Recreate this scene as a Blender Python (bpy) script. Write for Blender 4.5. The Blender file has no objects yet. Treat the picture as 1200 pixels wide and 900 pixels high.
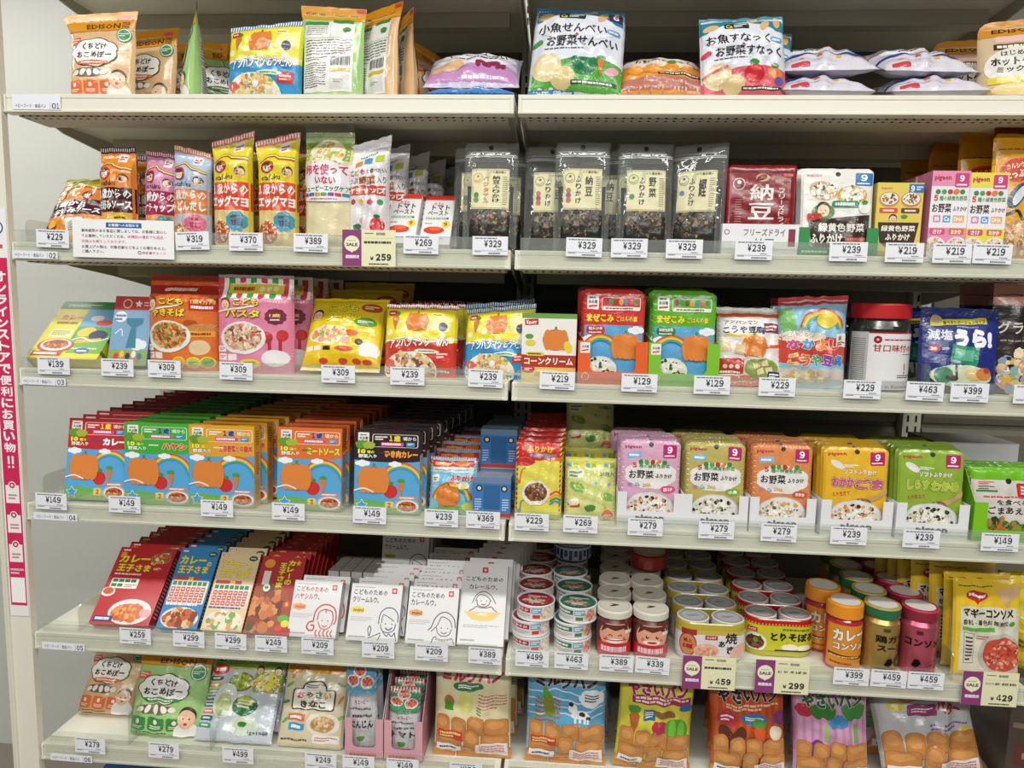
import bpy, math, random
import numpy as np
from mathutils import Matrix, Vector
random.seed(7); rng = np.random.RandomState(7)
SC = bpy.context.scene; COL = SC.collection

# ---------------------------------------------------------------- camera, world, lamps, exposure
cam_data = bpy.data.cameras.new('camera'); cam = bpy.data.objects.new('camera', cam_data); COL.objects.link(cam)
cam_data.sensor_fit = 'HORIZONTAL'; cam_data.sensor_width = 36; cam_data.lens = 23.883
cam_data.clip_start = 0.01
Rr = Vector((0.99736624, 0.06899110, 0.02237925)); Ru = Vector((-0.02983098, 0.10894744, 0.9935998)); Rf = Vector((-0.06611128, 0.99165049, -0.11071857))
cm = Matrix((Rr, Ru, -Rf)).transposed().to_4x4(); cm.translation = Vector((0.0811627, -1.1682215, 1.5))
cam.matrix_world = cm
SC.camera = cam

world = bpy.data.worlds.new('store_light'); SC.world = world; world.use_nodes = True
world.node_tree.nodes['Background'].inputs[0].default_value = (0.95, 1.0, 0.97, 1)
world.node_tree.nodes['Background'].inputs[1].default_value = 0.09

def area(name, loc, size, energy, col=(1, .985, .94), rot=(0, 0, 0)):
    l = bpy.data.lights.new(name, 'AREA'); l.shape = 'RECTANGLE'; l.size, l.size_y = size; l.energy = energy; l.color = col
    o = bpy.data.objects.new(name, l); o.location = loc; o.rotation_euler = rot; COL.objects.link(o); return o
# rows of ceiling tubes over the aisle, and one over the passage at the left end
area('ceiling_tube_light', (-1.9, .25, 2.6), (1.2, .14), 10)
area('ceiling_tube_light', (0.1, -0.95, 2.75), (4.2, .14), 40)
area('ceiling_tube_light', (0.1, -2.7, 2.75), (4.2, .14), 84)

SC.view_settings.view_transform = 'Standard'; SC.view_settings.look = 'None'
SC.view_settings.gamma = 1; SC.view_settings.use_curve_mapping = False
SC.view_settings.exposure = 0.27

# ---------------------------------------------------------------- helpers
def lin(h):
    if not isinstance(h, str): return tuple(h)[:3]
    h = h.lstrip('#')
    if len(h) == 3: h = ''.join(c * 2 for c in h)
    out = []
    for i in (0, 2, 4):
        c = int(h[i:i + 2], 16) / 255
        out.append(c / 12.92 if c < .04045 else ((c + .055) / 1.055) ** 2.4)
    return tuple(out)

def nodes(m): m.use_nodes = True; return m.node_tree.nodes, m.node_tree.links, m.node_tree.nodes['Principled BSDF']
def add_bump(m, scale, strength, dist=.002, detail=3, stretch=None):
    n, l, b = nodes(m)
    tc = n.new('ShaderNodeTexCoord'); mp = n.new('ShaderNodeMapping'); t = n.new('ShaderNodeTexNoise'); bu = n.new('ShaderNodeBump')
    if stretch: mp.inputs['Scale'].default_value = stretch
    t.inputs['Scale'].default_value = scale; t.inputs['Detail'].default_value = detail
    bu.inputs['Strength'].default_value = strength; bu.inputs['Distance'].default_value = dist
    l.new(tc.outputs['Object'], mp.inputs['Vector']); l.new(mp.outputs[0], t.inputs['Vector'])
    l.new(t.outputs['Fac'], bu.inputs['Height']); l.new(bu.outputs[0], b.inputs['Normal'])
def mat_vc(name, rough, coat=0, spec=.5, bump=None, metal=0):
    """printed stock: colour comes from the print's own colour attribute"""
    m = bpy.data.materials.new(name); n, l, b = nodes(m)
    a = n.new('ShaderNodeAttribute'); a.attribute_name = 'Col'
    nz = n.new('ShaderNodeTexNoise'); nz.inputs['Scale'].default_value = 160; nz.inputs['Detail'].default_value = 2
    mr = n.new('ShaderNodeMapRange'); mr.inputs['To Min'].default_value = .93; mr.inputs['To Max'].default_value = 1.04
    mx = n.new('ShaderNodeVectorMath'); mx.operation = 'SCALE'
    l.new(nz.outputs['Fac'], mr.inputs['Value']); l.new(a.outputs['Color'], mx.inputs[0]); l.new(mr.outputs[0], mx.inputs['Scale'])
    l.new(mx.outputs[0], b.inputs['Base Color'])
    b.inputs['Roughness'].default_value = rough; b.inputs['Specular IOR Level'].default_value = spec
    b.inputs['Coat Weight'].default_value = coat; b.inputs['Coat Roughness'].default_value = .12; b.inputs['Metallic'].default_value = metal
    if bump: add_bump(m, *bump)
    return m
def mat_plain(name, col, rough, metal=0, coat=0, bump=None, var=.06, spec=.5):
    m = bpy.data.materials.new(name); n, l, b = nodes(m)
    nz = n.new('ShaderNodeTexNoise'); nz.inputs['Scale'].default_value = 9; nz.inputs['Detail'].default_value = 5
    mix = n.new('ShaderNodeMix'); mix.data_type = 'RGBA'; c = lin(col)
    mix.inputs['A'].default_value = (*[x * (1 - var) for x in c], 1); mix.inputs['B'].default_value = (*[min(1, x * (1 + var)) for x in c], 1)
    l.new(nz.outputs['Fac'], mix.inputs['Factor']); l.new(mix.outputs['Result'], b.inputs['Base Color'])
    b.inputs['Roughness'].default_value = rough; b.inputs['Metallic'].default_value = metal; b.inputs['Coat Weight'].default_value = coat
    b.inputs['Specular IOR Level'].default_value = spec
    if bump: add_bump(m, *bump)
    return m
def mat_clear(name, tint, diff, rough=.06, bump=None):
    """clear plastic film or sheet: mostly see-through, some haze, glossy surface"""
    m = bpy.data.materials.new(name); m.use_nodes = True; n = m.node_tree.nodes; l = m.node_tree.links; n.clear()
    out = n.new('ShaderNodeOutputMaterial'); tr = n.new('ShaderNodeBsdfTransparent'); tr.inputs[0].default_value = (*lin(tint), 1)
    di = n.new('ShaderNodeBsdfDiffuse'); di.inputs[0].default_value = (.8, .82, .8, 1)
    gl = n.new('ShaderNodeBsdfGlossy'); gl.inputs['Roughness'].default_value = rough
    m1 = n.new('ShaderNodeMixShader'); m1.inputs[0].default_value = diff; m2 = n.new('ShaderNodeMixShader')
    lw = n.new('ShaderNodeLayerWeight'); lw.inputs[0].default_value = .5; pw = n.new('ShaderNodeMath'); pw.operation = 'POWER'; pw.inputs[1].default_value = 4
    fr = n.new('ShaderNodeMath'); fr.operation = 'MULTIPLY_ADD'; fr.inputs[1].default_value = .7; fr.inputs[2].default_value = .045
    l.new(lw.outputs['Facing'], pw.inputs[0]); l.new(pw.outputs[0], fr.inputs[0])
    l.new(tr.outputs[0], m1.inputs[1]); l.new(di.outputs[0], m1.inputs[2]); l.new(m1.outputs[0], m2.inputs[1]); l.new(gl.outputs[0], m2.inputs[2])
    l.new(fr.outputs[0], m2.inputs[0]); l.new(m2.outputs[0], out.inputs[0])
    if bump:
        t = n.new('ShaderNodeTexNoise'); t.inputs['Scale'].default_value = bump[0]; bu = n.new('ShaderNodeBump'); tc = n.new('ShaderNodeTexCoord')
        bu.inputs['Strength'].default_value = bump[1]; bu.inputs['Distance'].default_value = .003
        l.new(tc.outputs['Object'], t.inputs['Vector']); l.new(t.outputs['Fac'], bu.inputs['Height'])
        for x in (gl, di, lw): l.new(bu.outputs[0], x.inputs['Normal'])
    return m

M = dict(
    paper=mat_vc('printed_card', .42, coat=.15),
    matte=mat_vc('matte_paper', .7, spec=.3),
    film=mat_vc('printed_film', .24, coat=.35, bump=(38, .55, .004, 3)),
    soft=mat_vc('soft_film', .36, coat=.1, bump=(22, .4, .004, 2)),
    cover=mat_vc('glossy_print', .18, coat=.5),
    metal=mat_vc('metal_print', .3, metal=.7),
    wrap=mat_clear('clear_wrap', '#f4f6f4', .10, .05, (45, .6)),
    fence=mat_clear('clear_rail_plastic', '#fbfcfa', .06, .16),
    acryl=mat_clear('clear_acrylic', '#f2f5f2', .03, .03),
    shelf=mat_plain('cream_shelf_paint', '#e6e4d4', .38, bump=(300, .05, .001), var=.03),
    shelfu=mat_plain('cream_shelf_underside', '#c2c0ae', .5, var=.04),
    back=mat_plain('shaded_cream_back_paint', '#73715f', .5, var=.04),  # cream darkened so its colour carries the shade at the back of the shelves
    side=mat_plain('pale_side_panel', '#dcded6', .6, bump=(220, .12, .001), var=.03),
    black=mat_plain('black_hole', '#15140f', .6),
    floor=mat_plain('shop_floor', '#8d8478', .35, var=.1),
)

def link(o, parent=None):
    COL.objects.link(o)
    if parent: o.parent = parent
    return o
def meta(o, label=None, cat=None, group=None, kind=None):
    if label: o['label'] = label
    if cat: o['category'] = cat
    if group: o['group'] = group
    if kind: o['kind'] = kind
    return o
def empty(name, label, cat, group=None):
    o = bpy.data.objects.new(name, None); o.empty_display_size = .02; COL.objects.link(o); return meta(o, label, cat, group)
def new_mesh(name, V, F, mat, cols=None, smooth=False):
    me = bpy.data.meshes.new(name)
    V = np.asarray(V, dtype=np.float32).reshape(-1, 3)
    me.from_pydata(V.tolist() if len(V) < 5 else V, [], F if isinstance(F, list) else F.tolist())
    if cols is not None:
        ca = me.color_attributes.new('Col', 'FLOAT_COLOR', 'POINT')
        c = np.ones((len(V), 4), np.float32); c[:, :3] = cols; ca.data.foreach_set('color', c.ravel())
    me.materials.append(mat)
    if smooth: me.polygons.foreach_set('use_smooth', [True] * len(me.polygons))
    me.update(); return me
def obj(name, me, parent=None): return link(bpy.data.objects.new(name, me), parent)

class MB:
    """collects boxes / prisms / lathes into one mesh with a colour per piece"""
    def __init__(s): s.V = []; s.F = []; s.C = []
    def add(s, V, F, col):
        b = len(s.V); s.V += [tuple(v) for v in V]; s.F += [tuple(b + i for i in f) for f in F]; s.C += [lin(col)] * len(V); return s
    def box(s, x0, x1, y0, y1, z0, z1, col='#fff', cols=None):
        P = [(x0,y0,z0),(x1,y0,z0),(x1,y1,z0),(x0,y1,z0),(x0,y0,z1),(x1,y0,z1),(x1,y1,z1),(x0,y1,z1)]
        Q = dict(bottom=(0,3,2,1), top=(4,5,6,7), front=(0,1,5,4), right=(1,2,6,5), back=(2,3,7,6), left=(3,0,4,7))
        for k, q in Q.items(): s.add([P[i] for i in q], [(0,1,2,3)], (cols or {}).get(k, col))
        return s
    def prism(s, poly, x0, x1, col='#fff', axis='x'):
        n = len(poly)
        f = (lambda a, p: (a, p[0], p[1])) if axis == 'x' else (lambda a, p: (p[0], a, p[1])) if axis == 'y' else (lambda a, p: (p[0], p[1], a))
        V = [f(x0, p) for p in poly] + [f(x1, p) for p in poly]
        F = [tuple(range(n))[::-1], tuple(range(n, 2 * n))] + [(i, (i + 1) % n, n + (i + 1) % n, n + i) for i in range(n)]
        return s.add(V, F, col)
    def lathe(s, prof, cx, cy, n=32, z0=0, sx=1, sy=1):
        """prof: list of (r, z, colour)"""
        for (r0, a0, c0), (r1, a1, c1) in zip(prof, prof[1:]):
            V = []
            for r, a in ((r0, a0), (r1, a1)):
                V += [(cx + sx * r * math.cos(2 * math.pi * i / n), cy + sy * r * math.sin(2 * math.pi * i / n), z0 + a) for i in range(n)]
            s.add(V, [(i, (i + 1) % n, n + (i + 1) % n, n + i) for i in range(n)], c1)
        return s
    def mesh(s, name, mat, smooth=False): return new_mesh(name, s.V, s.F, mat, np.array(s.C), smooth)
    def build(s, name, mat, parent=None, smooth=False):
        if smooth:
            o = obj(name, s.mesh(name, mat), parent)
            o.data.polygons.foreach_set('use_smooth', [True] * len(o.data.polygons))
            return o
        return obj(name, s.mesh(name, mat), parent)

# ---------------------------------------------------------------- lettering
GL = {}; GM = {}   # glyph meshes; how many overlapping copies each holds
def glyphs(s, w=0.0):
    k = (s, w)
    kan = any(0x4e00 <= ord(c) <= 0x9fff for c in s)
    if w and k not in GL and (kan or w >= .045):   # heavy or dense lettering: thicken by overlapping copies
        b0 = 0.0 if kan else .02
        V, T = glyphs(s, b0); m = 3 if w < .05 else 7; w2 = (w - b0) * (.8 if w < .05 else .95)
        GL[k] = (np.vstack([V + (w2 * math.cos(2 * math.pi * i / m + .4), w2 * math.sin(2 * math.pi * i / m + .4)) for i in range(m)]), np.vstack([T + i * len(V) for i in range(m)])); GM[k] = m
    if k not in GL:
        c = bpy.data.curves.new('t', 'FONT'); c.body = s; c.resolution_u = 1 if len(s) > 3 else 2; c.offset = w
        o = bpy.data.objects.new('t', c); m = bpy.data.meshes.new_from_object(o); m.calc_loop_triangles()
        V = np.array([v.co[:2] for v in m.vertices], float).reshape(-1, 2); T = np.array([t.vertices[:] for t in m.loop_triangles], int).reshape(-1, 3)
        bpy.data.objects.remove(o); bpy.data.curves.remove(c); bpy.data.meshes.remove(m)
        GL[k] = (V, T)
    return GL[k]

def refine(V, T, C, L, sc):
    """split long edges so that flat print can follow a bulging bag"""
    for _ in range(7):
        P = V * sc
        e = np.stack([np.linalg.norm(P[T[:, i]] - P[T[:, (i + 1) % 3]], axis=1) for i in range(3)], 1)
        if not (e > L).any(): break
        mid = {}; nv = []; base = len(V); nt = []
        def gm(a, b):
            k = (a, b) if a < b else (b, a)
            if k not in mid: mid[k] = base + len(nv); nv.append((V[a] + V[b]) / 2)
            return mid[k]
        for t, f in zip(T.tolist(), (e > L).tolist()):
            a, b, c = t
            n = sum(f)
            if n == 0: nt.append(t)
            elif n == 3:
                ab, bc, ca = gm(a, b), gm(b, c), gm(c, a); nt += [[a, ab, ca], [ab, b, bc], [ca, bc, c], [ab, bc, ca]]
            elif n == 1:
                while not f[0]: a, b, c = b, c, a; f = f[1:] + f[:1]
                ab = gm(a, b); nt += [[a, ab, c], [ab, b, c]]
            else:
                while f[2]: a, b, c = b, c, a; f = f[1:] + f[:1]
                ab, bc = gm(a, b), gm(b, c); nt += [[a, ab, c], [ab, bc, c], [ab, b, bc]]
        V = np.vstack([V, np.array(nv)]); T = np.array(nt)
    return V, T

class Print:
    """flat print laid out in 0..1 x 0..1 of the face it goes on"""
    def __init__(s, W, H): s.W, s.H = W, H; s.P = []; s.bb = []
    def add(s, V, T, col, jit=0):
        V = np.asarray(V, float); T = np.asarray(T, int)
        if len(V) == 0 or len(T) == 0: return s
        b = (*V.min(0), *V.max(0)); lay = 0
        for (c, l) in s.bb:
            if b[0] < c[2] and b[2] > c[0] and b[1] < c[3] and b[3] > c[1]: lay = max(lay, l)
        lay += 1; s.bb.append((b, lay)); s.P.append((V, T, np.array(lin(col)) if not isinstance(col, np.ndarray) else col, lay, jit)); return s
    def poly(s, pts, col):
        from mathutils.geometry import tessellate_polygon
        T = tessellate_polygon([[Vector((p[0] * s.W, p[1] * s.H, 0)) for p in pts]])
        return s.add(pts, T, col)
    def rect(s, x0, y0, x1, y1, col, r=0, rot=0):
        if not r and not rot: return s.add([(x0, y0), (x1, y0), (x1, y1), (x0, y1)], [(0, 1, 2), (0, 2, 3)], col)
        a = s.W / s.H; pts = []
        if r:
            for cx, cy, a0 in ((x1 - r, y1 - r * a, 0), (x0 + r, y1 - r * a, 90), (x0 + r, y0 + r * a, 180), (x1 - r, y0 + r * a, 270)):
                pts += [(cx + r * math.cos(math.radians(a0 + t)), cy + r * a * math.sin(math.radians(a0 + t))) for t in (0, 30, 60, 90)]
        else: pts = [(x0, y0), (x1, y0), (x1, y1), (x0, y1)]
        return s.poly(s.spin(pts, rot), col)
    def spin(s, pts, rot):
        if not rot: return pts
        P = np.array(pts, float); c = (P.min(0) + P.max(0)) / 2; Q = (P - c) * (s.W, s.H); t = math.radians(rot)
        Q = Q @ np.array([[math.cos(t), math.sin(t)], [-math.sin(t), math.cos(t)]]); return (Q / (s.W, s.H) + c).tolist()
    def ell(s, cx, cy, rx, col, ry=None, n=22, a0=0, a1=360, rot=0):
        ry = rx * s.W / s.H if ry is None else ry
        m = n if a1 - a0 >= 360 else n + 1
        pts = [(cx + rx * math.cos(math.radians(a0 + (a1 - a0) * i / n)), cy + ry * math.sin(math.radians(a0 + (a1 - a0) * i / n))) for i in range(m)]
        return s.poly(s.spin(pts, rot) if rot else pts, col)
    def ring(s, cx, cy, rx, th, col, ry=None, a0=0, a1=360, n=24):
        ry = rx * s.W / s.H if ry is None else ry; k = ry / rx; V = []; T = []
        for i in range(n + 1):
            t = math.radians(a0 + (a1 - a0) * i / n)
            V += [(cx + rx * math.cos(t), cy + ry * math.sin(t)), (cx + (rx - th) * math.cos(t), cy + (ry - th * k) * math.sin(t))]
        for i in range(n): T += [(2*i, 2*i+1, 2*i+2), (2*i+1, 2*i+3, 2*i+2)]
        return s.add(V, T, col)
    def blob(s, cx, cy, rx, ry, col, k=9, amp=.12, seed=1):
        n = k * 8
        return s.poly([(cx + rx * (1 + amp * abs(math.sin(k * math.pi * i / n))) * math.cos(2*math.pi*i/n), cy + ry * (1 + amp * abs(math.sin(k * math.pi * i / n))) * math.sin(2*math.pi*i/n)) for i in range(n)], col)
    def star(s, cx, cy, r, col, k=5, inner=.5, rot=90):
        a = s.W / s.H
        return s.poly([(cx + r * (1 if i % 2 == 0 else inner) * math.cos(math.radians(rot + 180 * i / k)), cy + a * r * (1 if i % 2 == 0 else inner) * math.sin(math.radians(rot + 180 * i / k))) for i in range(2 * k)], col)
    def line(s, pts, w, col):
        """a stroke; w is a fraction of the width"""
        P = np.array(pts, float) * (s.W, s.H); V = []; T = []
        for i in range(len(P)):
            d = P[min(i + 1, len(P) - 1)] - P[max(i - 1, 0)]; d = d / (np.linalg.norm(d) + 1e-9); nn = np.array([-d[1], d[0]]) * w * s.W / 2
            V += [(P[i] + nn) / (s.W, s.H), (P[i] - nn) / (s.W, s.H)]
        for i in range(len(P) - 1): T += [(2*i, 2*i+1, 2*i+2), (2*i+1, 2*i+3, 2*i+2)]
        return s.add(V, T, col)
    def curve(s, pts, w, col, n=8):
        P = [np.array(p, float) for p in pts]; P = [2 * P[0] - P[1]] + P + [2 * P[-1] - P[-2]]; out = []
        for i in range(1, len(P) - 2):
            for j in range(n):
                t = j / n; a, b, c, d = P[i-1:i+3]
                out.append(.5 * ((2*b) + (-a + c) * t + (2*a - 5*b + 4*c - d) * t*t + (-a + 3*b - 3*c + d) * t**3))
        out.append(P[-2]); return s.line(out, w, col)
    def text(s, t, x0, y0, x1, y1, col, w=.02, out=None, ow=.06, rot=0, out2=None):
        w0 = w; V, T = glyphs(t, w)
        if len(V) == 0: return s
        mn, mx = V.min(0), V.max(0)
        def put(V, T, c, m=0):
            if rot:
                cen = np.array([(x0 + x1) / 2, (y0 + y1) / 2]); r = math.radians(rot)
                Q = ((V - mn) / (mx - mn) - .5) * ((x1 - x0) * s.W, (y1 - y0) * s.H)
                Q = Q @ np.array([[math.cos(r), math.sin(r)], [-math.sin(r), math.cos(r)]]); Q = Q / (s.W, s.H) + cen
            else: Q = (V - mn) / (mx - mn) * (x1 - x0, y1 - y0) + (x0, y0)
            s.add(Q, T, c, m)
        if out: w = min(w, .05); ow = ow * .85
        if out2: A, B = glyphs(t, w + ow * 1.7); put(A, B, out2, GM.get((t, w + ow * 1.7), 0))
        if out: A, B = glyphs(t, w + ow); put(A, B, out, GM.get((t, w + ow), 0))
        put(V, T, col, GM.get((t, w0), 0)); return s
    def digits(s, t, x0, y0, x1, y1, col, w=.03, out=None, ow=.06):
        """figures and capitals in the plain gothic face, closely set"""
        wd = [.55 if c in '1' else (.8 if c in 'MW' else .5 if c in 'I' else 1) for c in t]; u = (x1 - x0) / (sum(wd) + .14 * (len(t) - 1)); x = x0
        for c, k in zip(t, wd):
            g = '￥' if c == '¥' else chr(ord(c) + 0xFEE0) if 33 <= ord(c) <= 126 else c
            if c == '4':
                a = u * k; h = y1 - y0; q = out if out else None
                for cc in ([q] if q else []) + [col]:
                    g2 = .0 if cc is col else u * .09
                    s.rect(x + a * .60 - g2, y0 - g2, x + a * .80 + g2, y1 + g2, cc); s.rect(x - g2, y0 + h * .22 - g2, x + a + g2, y0 + h * .36 + g2, cc)
                    s.poly([(x - g2, y0 + h * .36), (x + a * .18, y0 + h * .36), (x + a * .62, y0 + h * .86), (x + a * .62, y1 + g2), (x + a * .52, y1 + g2), (x - g2, y0 + h * .4)], cc)
            elif c != ' ': s.text(g, x, y0, x + u * k, y1, col, w, out, ow)
            x += u * (k + .14)
        return s
    def vtext(s, t, x0, x1, ytop, ybot, col, w=.03, out=None):
        h = (ytop - ybot) / len(t)
        for i, ch in enumerate(t):
            y1 = ytop - i * h; small = ch in '、。ー'
            if ch == 'ー': s.rect((x0 + x1) / 2 - (x1 - x0) * .08, y1 - h * .9, (x0 + x1) / 2 + (x1 - x0) * .08, y1 - h * .1, col); continue
            s.text(ch, x0, y1 - h * .92, x1, y1 - h * .06, col, w, out)
        return s
    def bars(s, x0, y0, x1, y1, n, col, th=.5, seed=3):
        """lines of print too small to read"""
        r = random.Random(seed); h = (y1 - y0) / n; V = []; T = []
        for i in range(n):
            x = x0; yb = y1 - (i + 1) * h + h * (1 - th) / 2; e = x1 - (0 if i < n - 1 else (x1 - x0) * r.uniform(0, .35))
            while x < e:
                w = min((x1 - x0) * r.uniform(.04, .16), e - x); b = len(V); V += [(x, yb), (x + w, yb), (x + w, yb + h * th), (x, yb + h * th)]
                T += [(b, b + 1, b + 2), (b, b + 2, b + 3)]; x += w + (x1 - x0) * .018
        return s.add(V, T, col)
    def barcode(s, x0, y0, x1, y1, col='#222'):
        r = random.Random(5); x = x0; V = []; T = []; W = x1 - x0
        while x < x1 - W * .03:
            w = W * r.choice([.012, .02, .034]); b = len(V); V += [(x, y0), (x + w, y0), (x + w, y1), (x, y1)]; T += [(b, b+1, b+2), (b, b+2, b+3)]; x += w + W * r.choice([.012, .02, .03])
        return s.add(V, T, col)
    def food(s, cx, cy, rx, ry, cols, n=60, sz=.1, seed=1, long=1.6):
        """a dish: many little morsels of different colours"""
        r = random.Random(seed); V = []; T = []; C = []; cs = [lin(c) for c in cols]
        for i in range(n):
            a = r.uniform(0, 2*math.pi); q = math.sqrt(r.random()); x = cx + rx * q * math.cos(a); y = cy + ry * q * math.sin(a)
            w = rx * sz * r.uniform(.6, 1.4); h = w * s.W / s.H / r.uniform(1, long) ; t = r.uniform(0, math.pi); b = len(V); k = s.W / s.H; c = r.choice(cs)
            for j in range(6):
                u, v = w * math.cos(j * math.pi / 3), h / k * math.sin(j * math.pi / 3)
                V.append((x + u * math.cos(t) - v * math.sin(t), y + k * (u * math.sin(t) + v * math.cos(t)))); C.append(c)
            T += [(b, b + j, b + j + 1) for j in range(1, 5)]
        return s.add(V, T, np.array(C), jit=n)
    def mesh(s, S, mat, L=.007, step=.00022, off=.0003, name='print'):
        VV = []; TT = []; CC = []; base = 0; sc = np.array([s.W, s.H])
        for V, T, col, lay, jit in s.P:
            zj = np.repeat(np.arange(jit) / jit * step * .9, len(V) // jit)[:len(V)] if jit else np.zeros(len(V))
            V = np.column_stack([V, zj])
            if L and jit < 20: V, T = refine(V, T, None, L, np.array([s.W, s.H, 0]))
            o = off + step * lay + V[:, 2]; V = np.clip(V[:, :2], 0, 1)
            VV.append(np.column_stack([V, o])); TT.append(T + base); CC.append(np.broadcast_to(col, (len(V), 3)) if col.ndim == 1 else col); base += len(V)
        VV = np.vstack(VV); TT = np.vstack(TT); CC = np.vstack(CC)
        return new_mesh(name, S(VV[:, 0], VV[:, 1], VV[:, 2]), TT, mat, CC)

def flat(W, H, y=0.0, z0=0.0, x0=0.0):
    """a flat front face, bottom centre at the origin, facing -Y"""
    return lambda u, v, o: np.column_stack([x0 + (u - .5) * W, y - o, z0 + v * H])
def flat_top(W, D, z, x0=0.0): return lambda u, v, o: np.column_stack([x0 + (u - .5) * W, v * D, z + o])
def flat_side(D, H, x, sgn=1): return lambda u, v, o: np.column_stack([np.full_like(u, x) + sgn * o, (u if sgn > 0 else 1 - u) * D, v * H])
def cyl(R, z0, H, a0, a1, cy=None):
    def S(u, v, o):
        t = np.radians(a0 + (a1 - a0) * u); r = R + o
        return np.column_stack([r * np.sin(t), (R if cy is None else cy) - r * np.cos(t), z0 + v * H])
    return S
def disc_top(R, z, cy=None): return lambda u, v, o: np.column_stack([(u - .5) * 2 * R, (R if cy is None else cy) + (v - .5) * 2 * R, z + o])

# ---------------------------------------------------------------- package bodies
def smooth01(x): x = np.clip(x, 0, 1); return x * x * (3 - 2 * x)
class Bag:
    """film pouch; kinds: stand (gusset foot), pillow (crimped both ends), flat (card-flat sachet)"""
    def __init__(s, W, H, T, kind='stand', round_=0, pinch=.05, twist=0, wrinkle=.0012, flare=0, seed=0, bow=0, zig=0, tube=False, lopx=0, slope=0):
        s.W, s.H, s.T, s.kind, s.round, s.pinch, s.wr, s.seed, s.bow, s.zig, s.tw, s.flare, s.tube, s.lopx, s.slope = W, H, T, kind, round_, pinch, wrinkle, seed, bow, zig, twist, flare, tube, lopx, slope
    def g(s, v):
        if s.kind == 'stand': return np.clip((.9 - v) / .9, 0, 1) ** .6 * (.72 + .28 * smooth01(v / .2))
        if s.kind == 'flat': return (np.clip(4 * v * (1 - v), 0, 1)) ** .35
        if s.kind == 'squeeze': return np.where(v < .72, 1, 1 - smooth01((v - .72) / .2)) * (.8 + .2 * smooth01(v / .08))
        e = .055; q = np.clip((v - e) / (1 - 2 * e), 0, 1); return np.clip(4 * q * (1 - q), 0, 1) ** .42
    def S(s, u, v, o, side=-1):
        W, H, T = s.W, s.H, s.T; g = s.g(v); k = 2 * u - 1
        hw = W / 2 * (1 - s.pinch * g + s.flare * smooth01((v - .75) / .25))
        if s.round:
            d = np.clip((v - (1 - s.round / H)) * H, 0, s.round); hw = hw - (s.round - np.sqrt(np.clip(s.round ** 2 - d ** 2, 0, None)))
            if s.kind == 'flat':
                d = np.clip((s.round / H - v) * H, 0, s.round); hw = hw - (s.round - np.sqrt(np.clip(s.round ** 2 - d ** 2, 0, None)))
        cross = np.clip(1 - np.abs(k) ** (2 if s.kind in ('pillow', 'squeeze') else 3.2), 0, 1) ** (.55 if s.kind != 'flat' else .4)
        t = T / 2 * cross * g
        ph = s.seed * 1.7
        wr = s.wr * (np.sin(k * 7 + v * 13 + ph) * np.sin(v * 17 - k * 3 + ph * 2) + .6 * np.sin(k * 15 - v * 9 + ph)) * (1 - k ** 4)
        x = k * hw + s.lopx * smooth01((v - .6) / .4) * W
        y = T / 2 + side * (t + o) + wr * .8 * g + s.bow * (v ** 2) * H + s.tw * k * smooth01((v - .6) / .4) * W / 2
        z = v * H + wr * .5 + s.slope * (k * .5) * W * smooth01((v - .45) / .55)
        return np.column_stack([x, y, z])
    def front(s): return lambda u, v, o: s.S(u, v, o, -1)
    def back(s): return lambda u, v, o: s.S(1 - u, v, o, 1)
    def mesh(s, col, mat, nu=22, nv=26, name='film_bag'):
        u = np.linspace(0, 1, nu + 1); v = np.linspace(0, 1, nv + 1); U, Vv = np.meshgrid(u, v)
        A = s.S(U.ravel(), Vv.ravel(), 0, -1); B = s.S(U.ravel(), Vv.ravel(), 0, 1)
        if s.zig:
            top = np.arange(nv * (nu + 1), (nv + 1) * (nu + 1)); dz = s.zig * (np.arange(nu + 1) % 2); A[top, 2] += dz; B[top, 2] += dz
        n = len(A); F = []
        for j in range(nv):
            for i in range(nu):
                a = j * (nu + 1) + i; F.append((a, a + 1, a + nu + 2, a + nu + 1)); F.append((n + a, n + a + nu + 1, n + a + nu + 2, n + a + 1))
        for j in range(nv):
            a = j * (nu + 1); b = a + nu + 1; F.append((a, b, n + b, n + a)); a += nu; b += nu; F.append((a, n + a, n + b, b))
        for i in range(nu): F.append((i, n + i, n + i + 1, i + 1))
        a = nv * (nu + 1)
        for i in range(nu): F.append((a + i, a + i + 1, n + a + i + 1, n + a + i))
        V = np.vstack([A, B]); c = np.broadcast_to(np.array(lin(col)), (len(V), 3)) if not callable(col) else np.vstack([col(U.ravel(), Vv.ravel())] * 2)
        return new_mesh(name, V, F, mat, c, True)

def place(o, X, Y, Z, lean=0, yaw=0, roll=0, D=0):
    o.matrix_world = Matrix.Translation((X, Y, Z + D * math.sin(math.radians(max(lean, 0))))) @ Matrix.Rotation(math.radians(yaw), 4, 'Z') @ Matrix.Rotation(math.radians(-lean), 4, 'X') @ Matrix.Rotation(math.radians(roll), 4, 'Y')
    return o
def dup(root, label=None, group=None):
    r = root.copy(); COL.objects.link(r)
    if label: r['label'] = label
    if group: r['group'] = group
    for ch in list(root.children):
        c = ch.copy(); COL.objects.link(c); c.parent = r
        for g in list(ch.children):
            d = g.copy(); COL.objects.link(d); d.parent = c
    return r
ZS = [1.85005, 1.59676, 1.37224, 1.12163, 0.87017, 0.64508]     # deck heights, top to bottom
Z0 = 2.098; Z6 = 0.40
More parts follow.
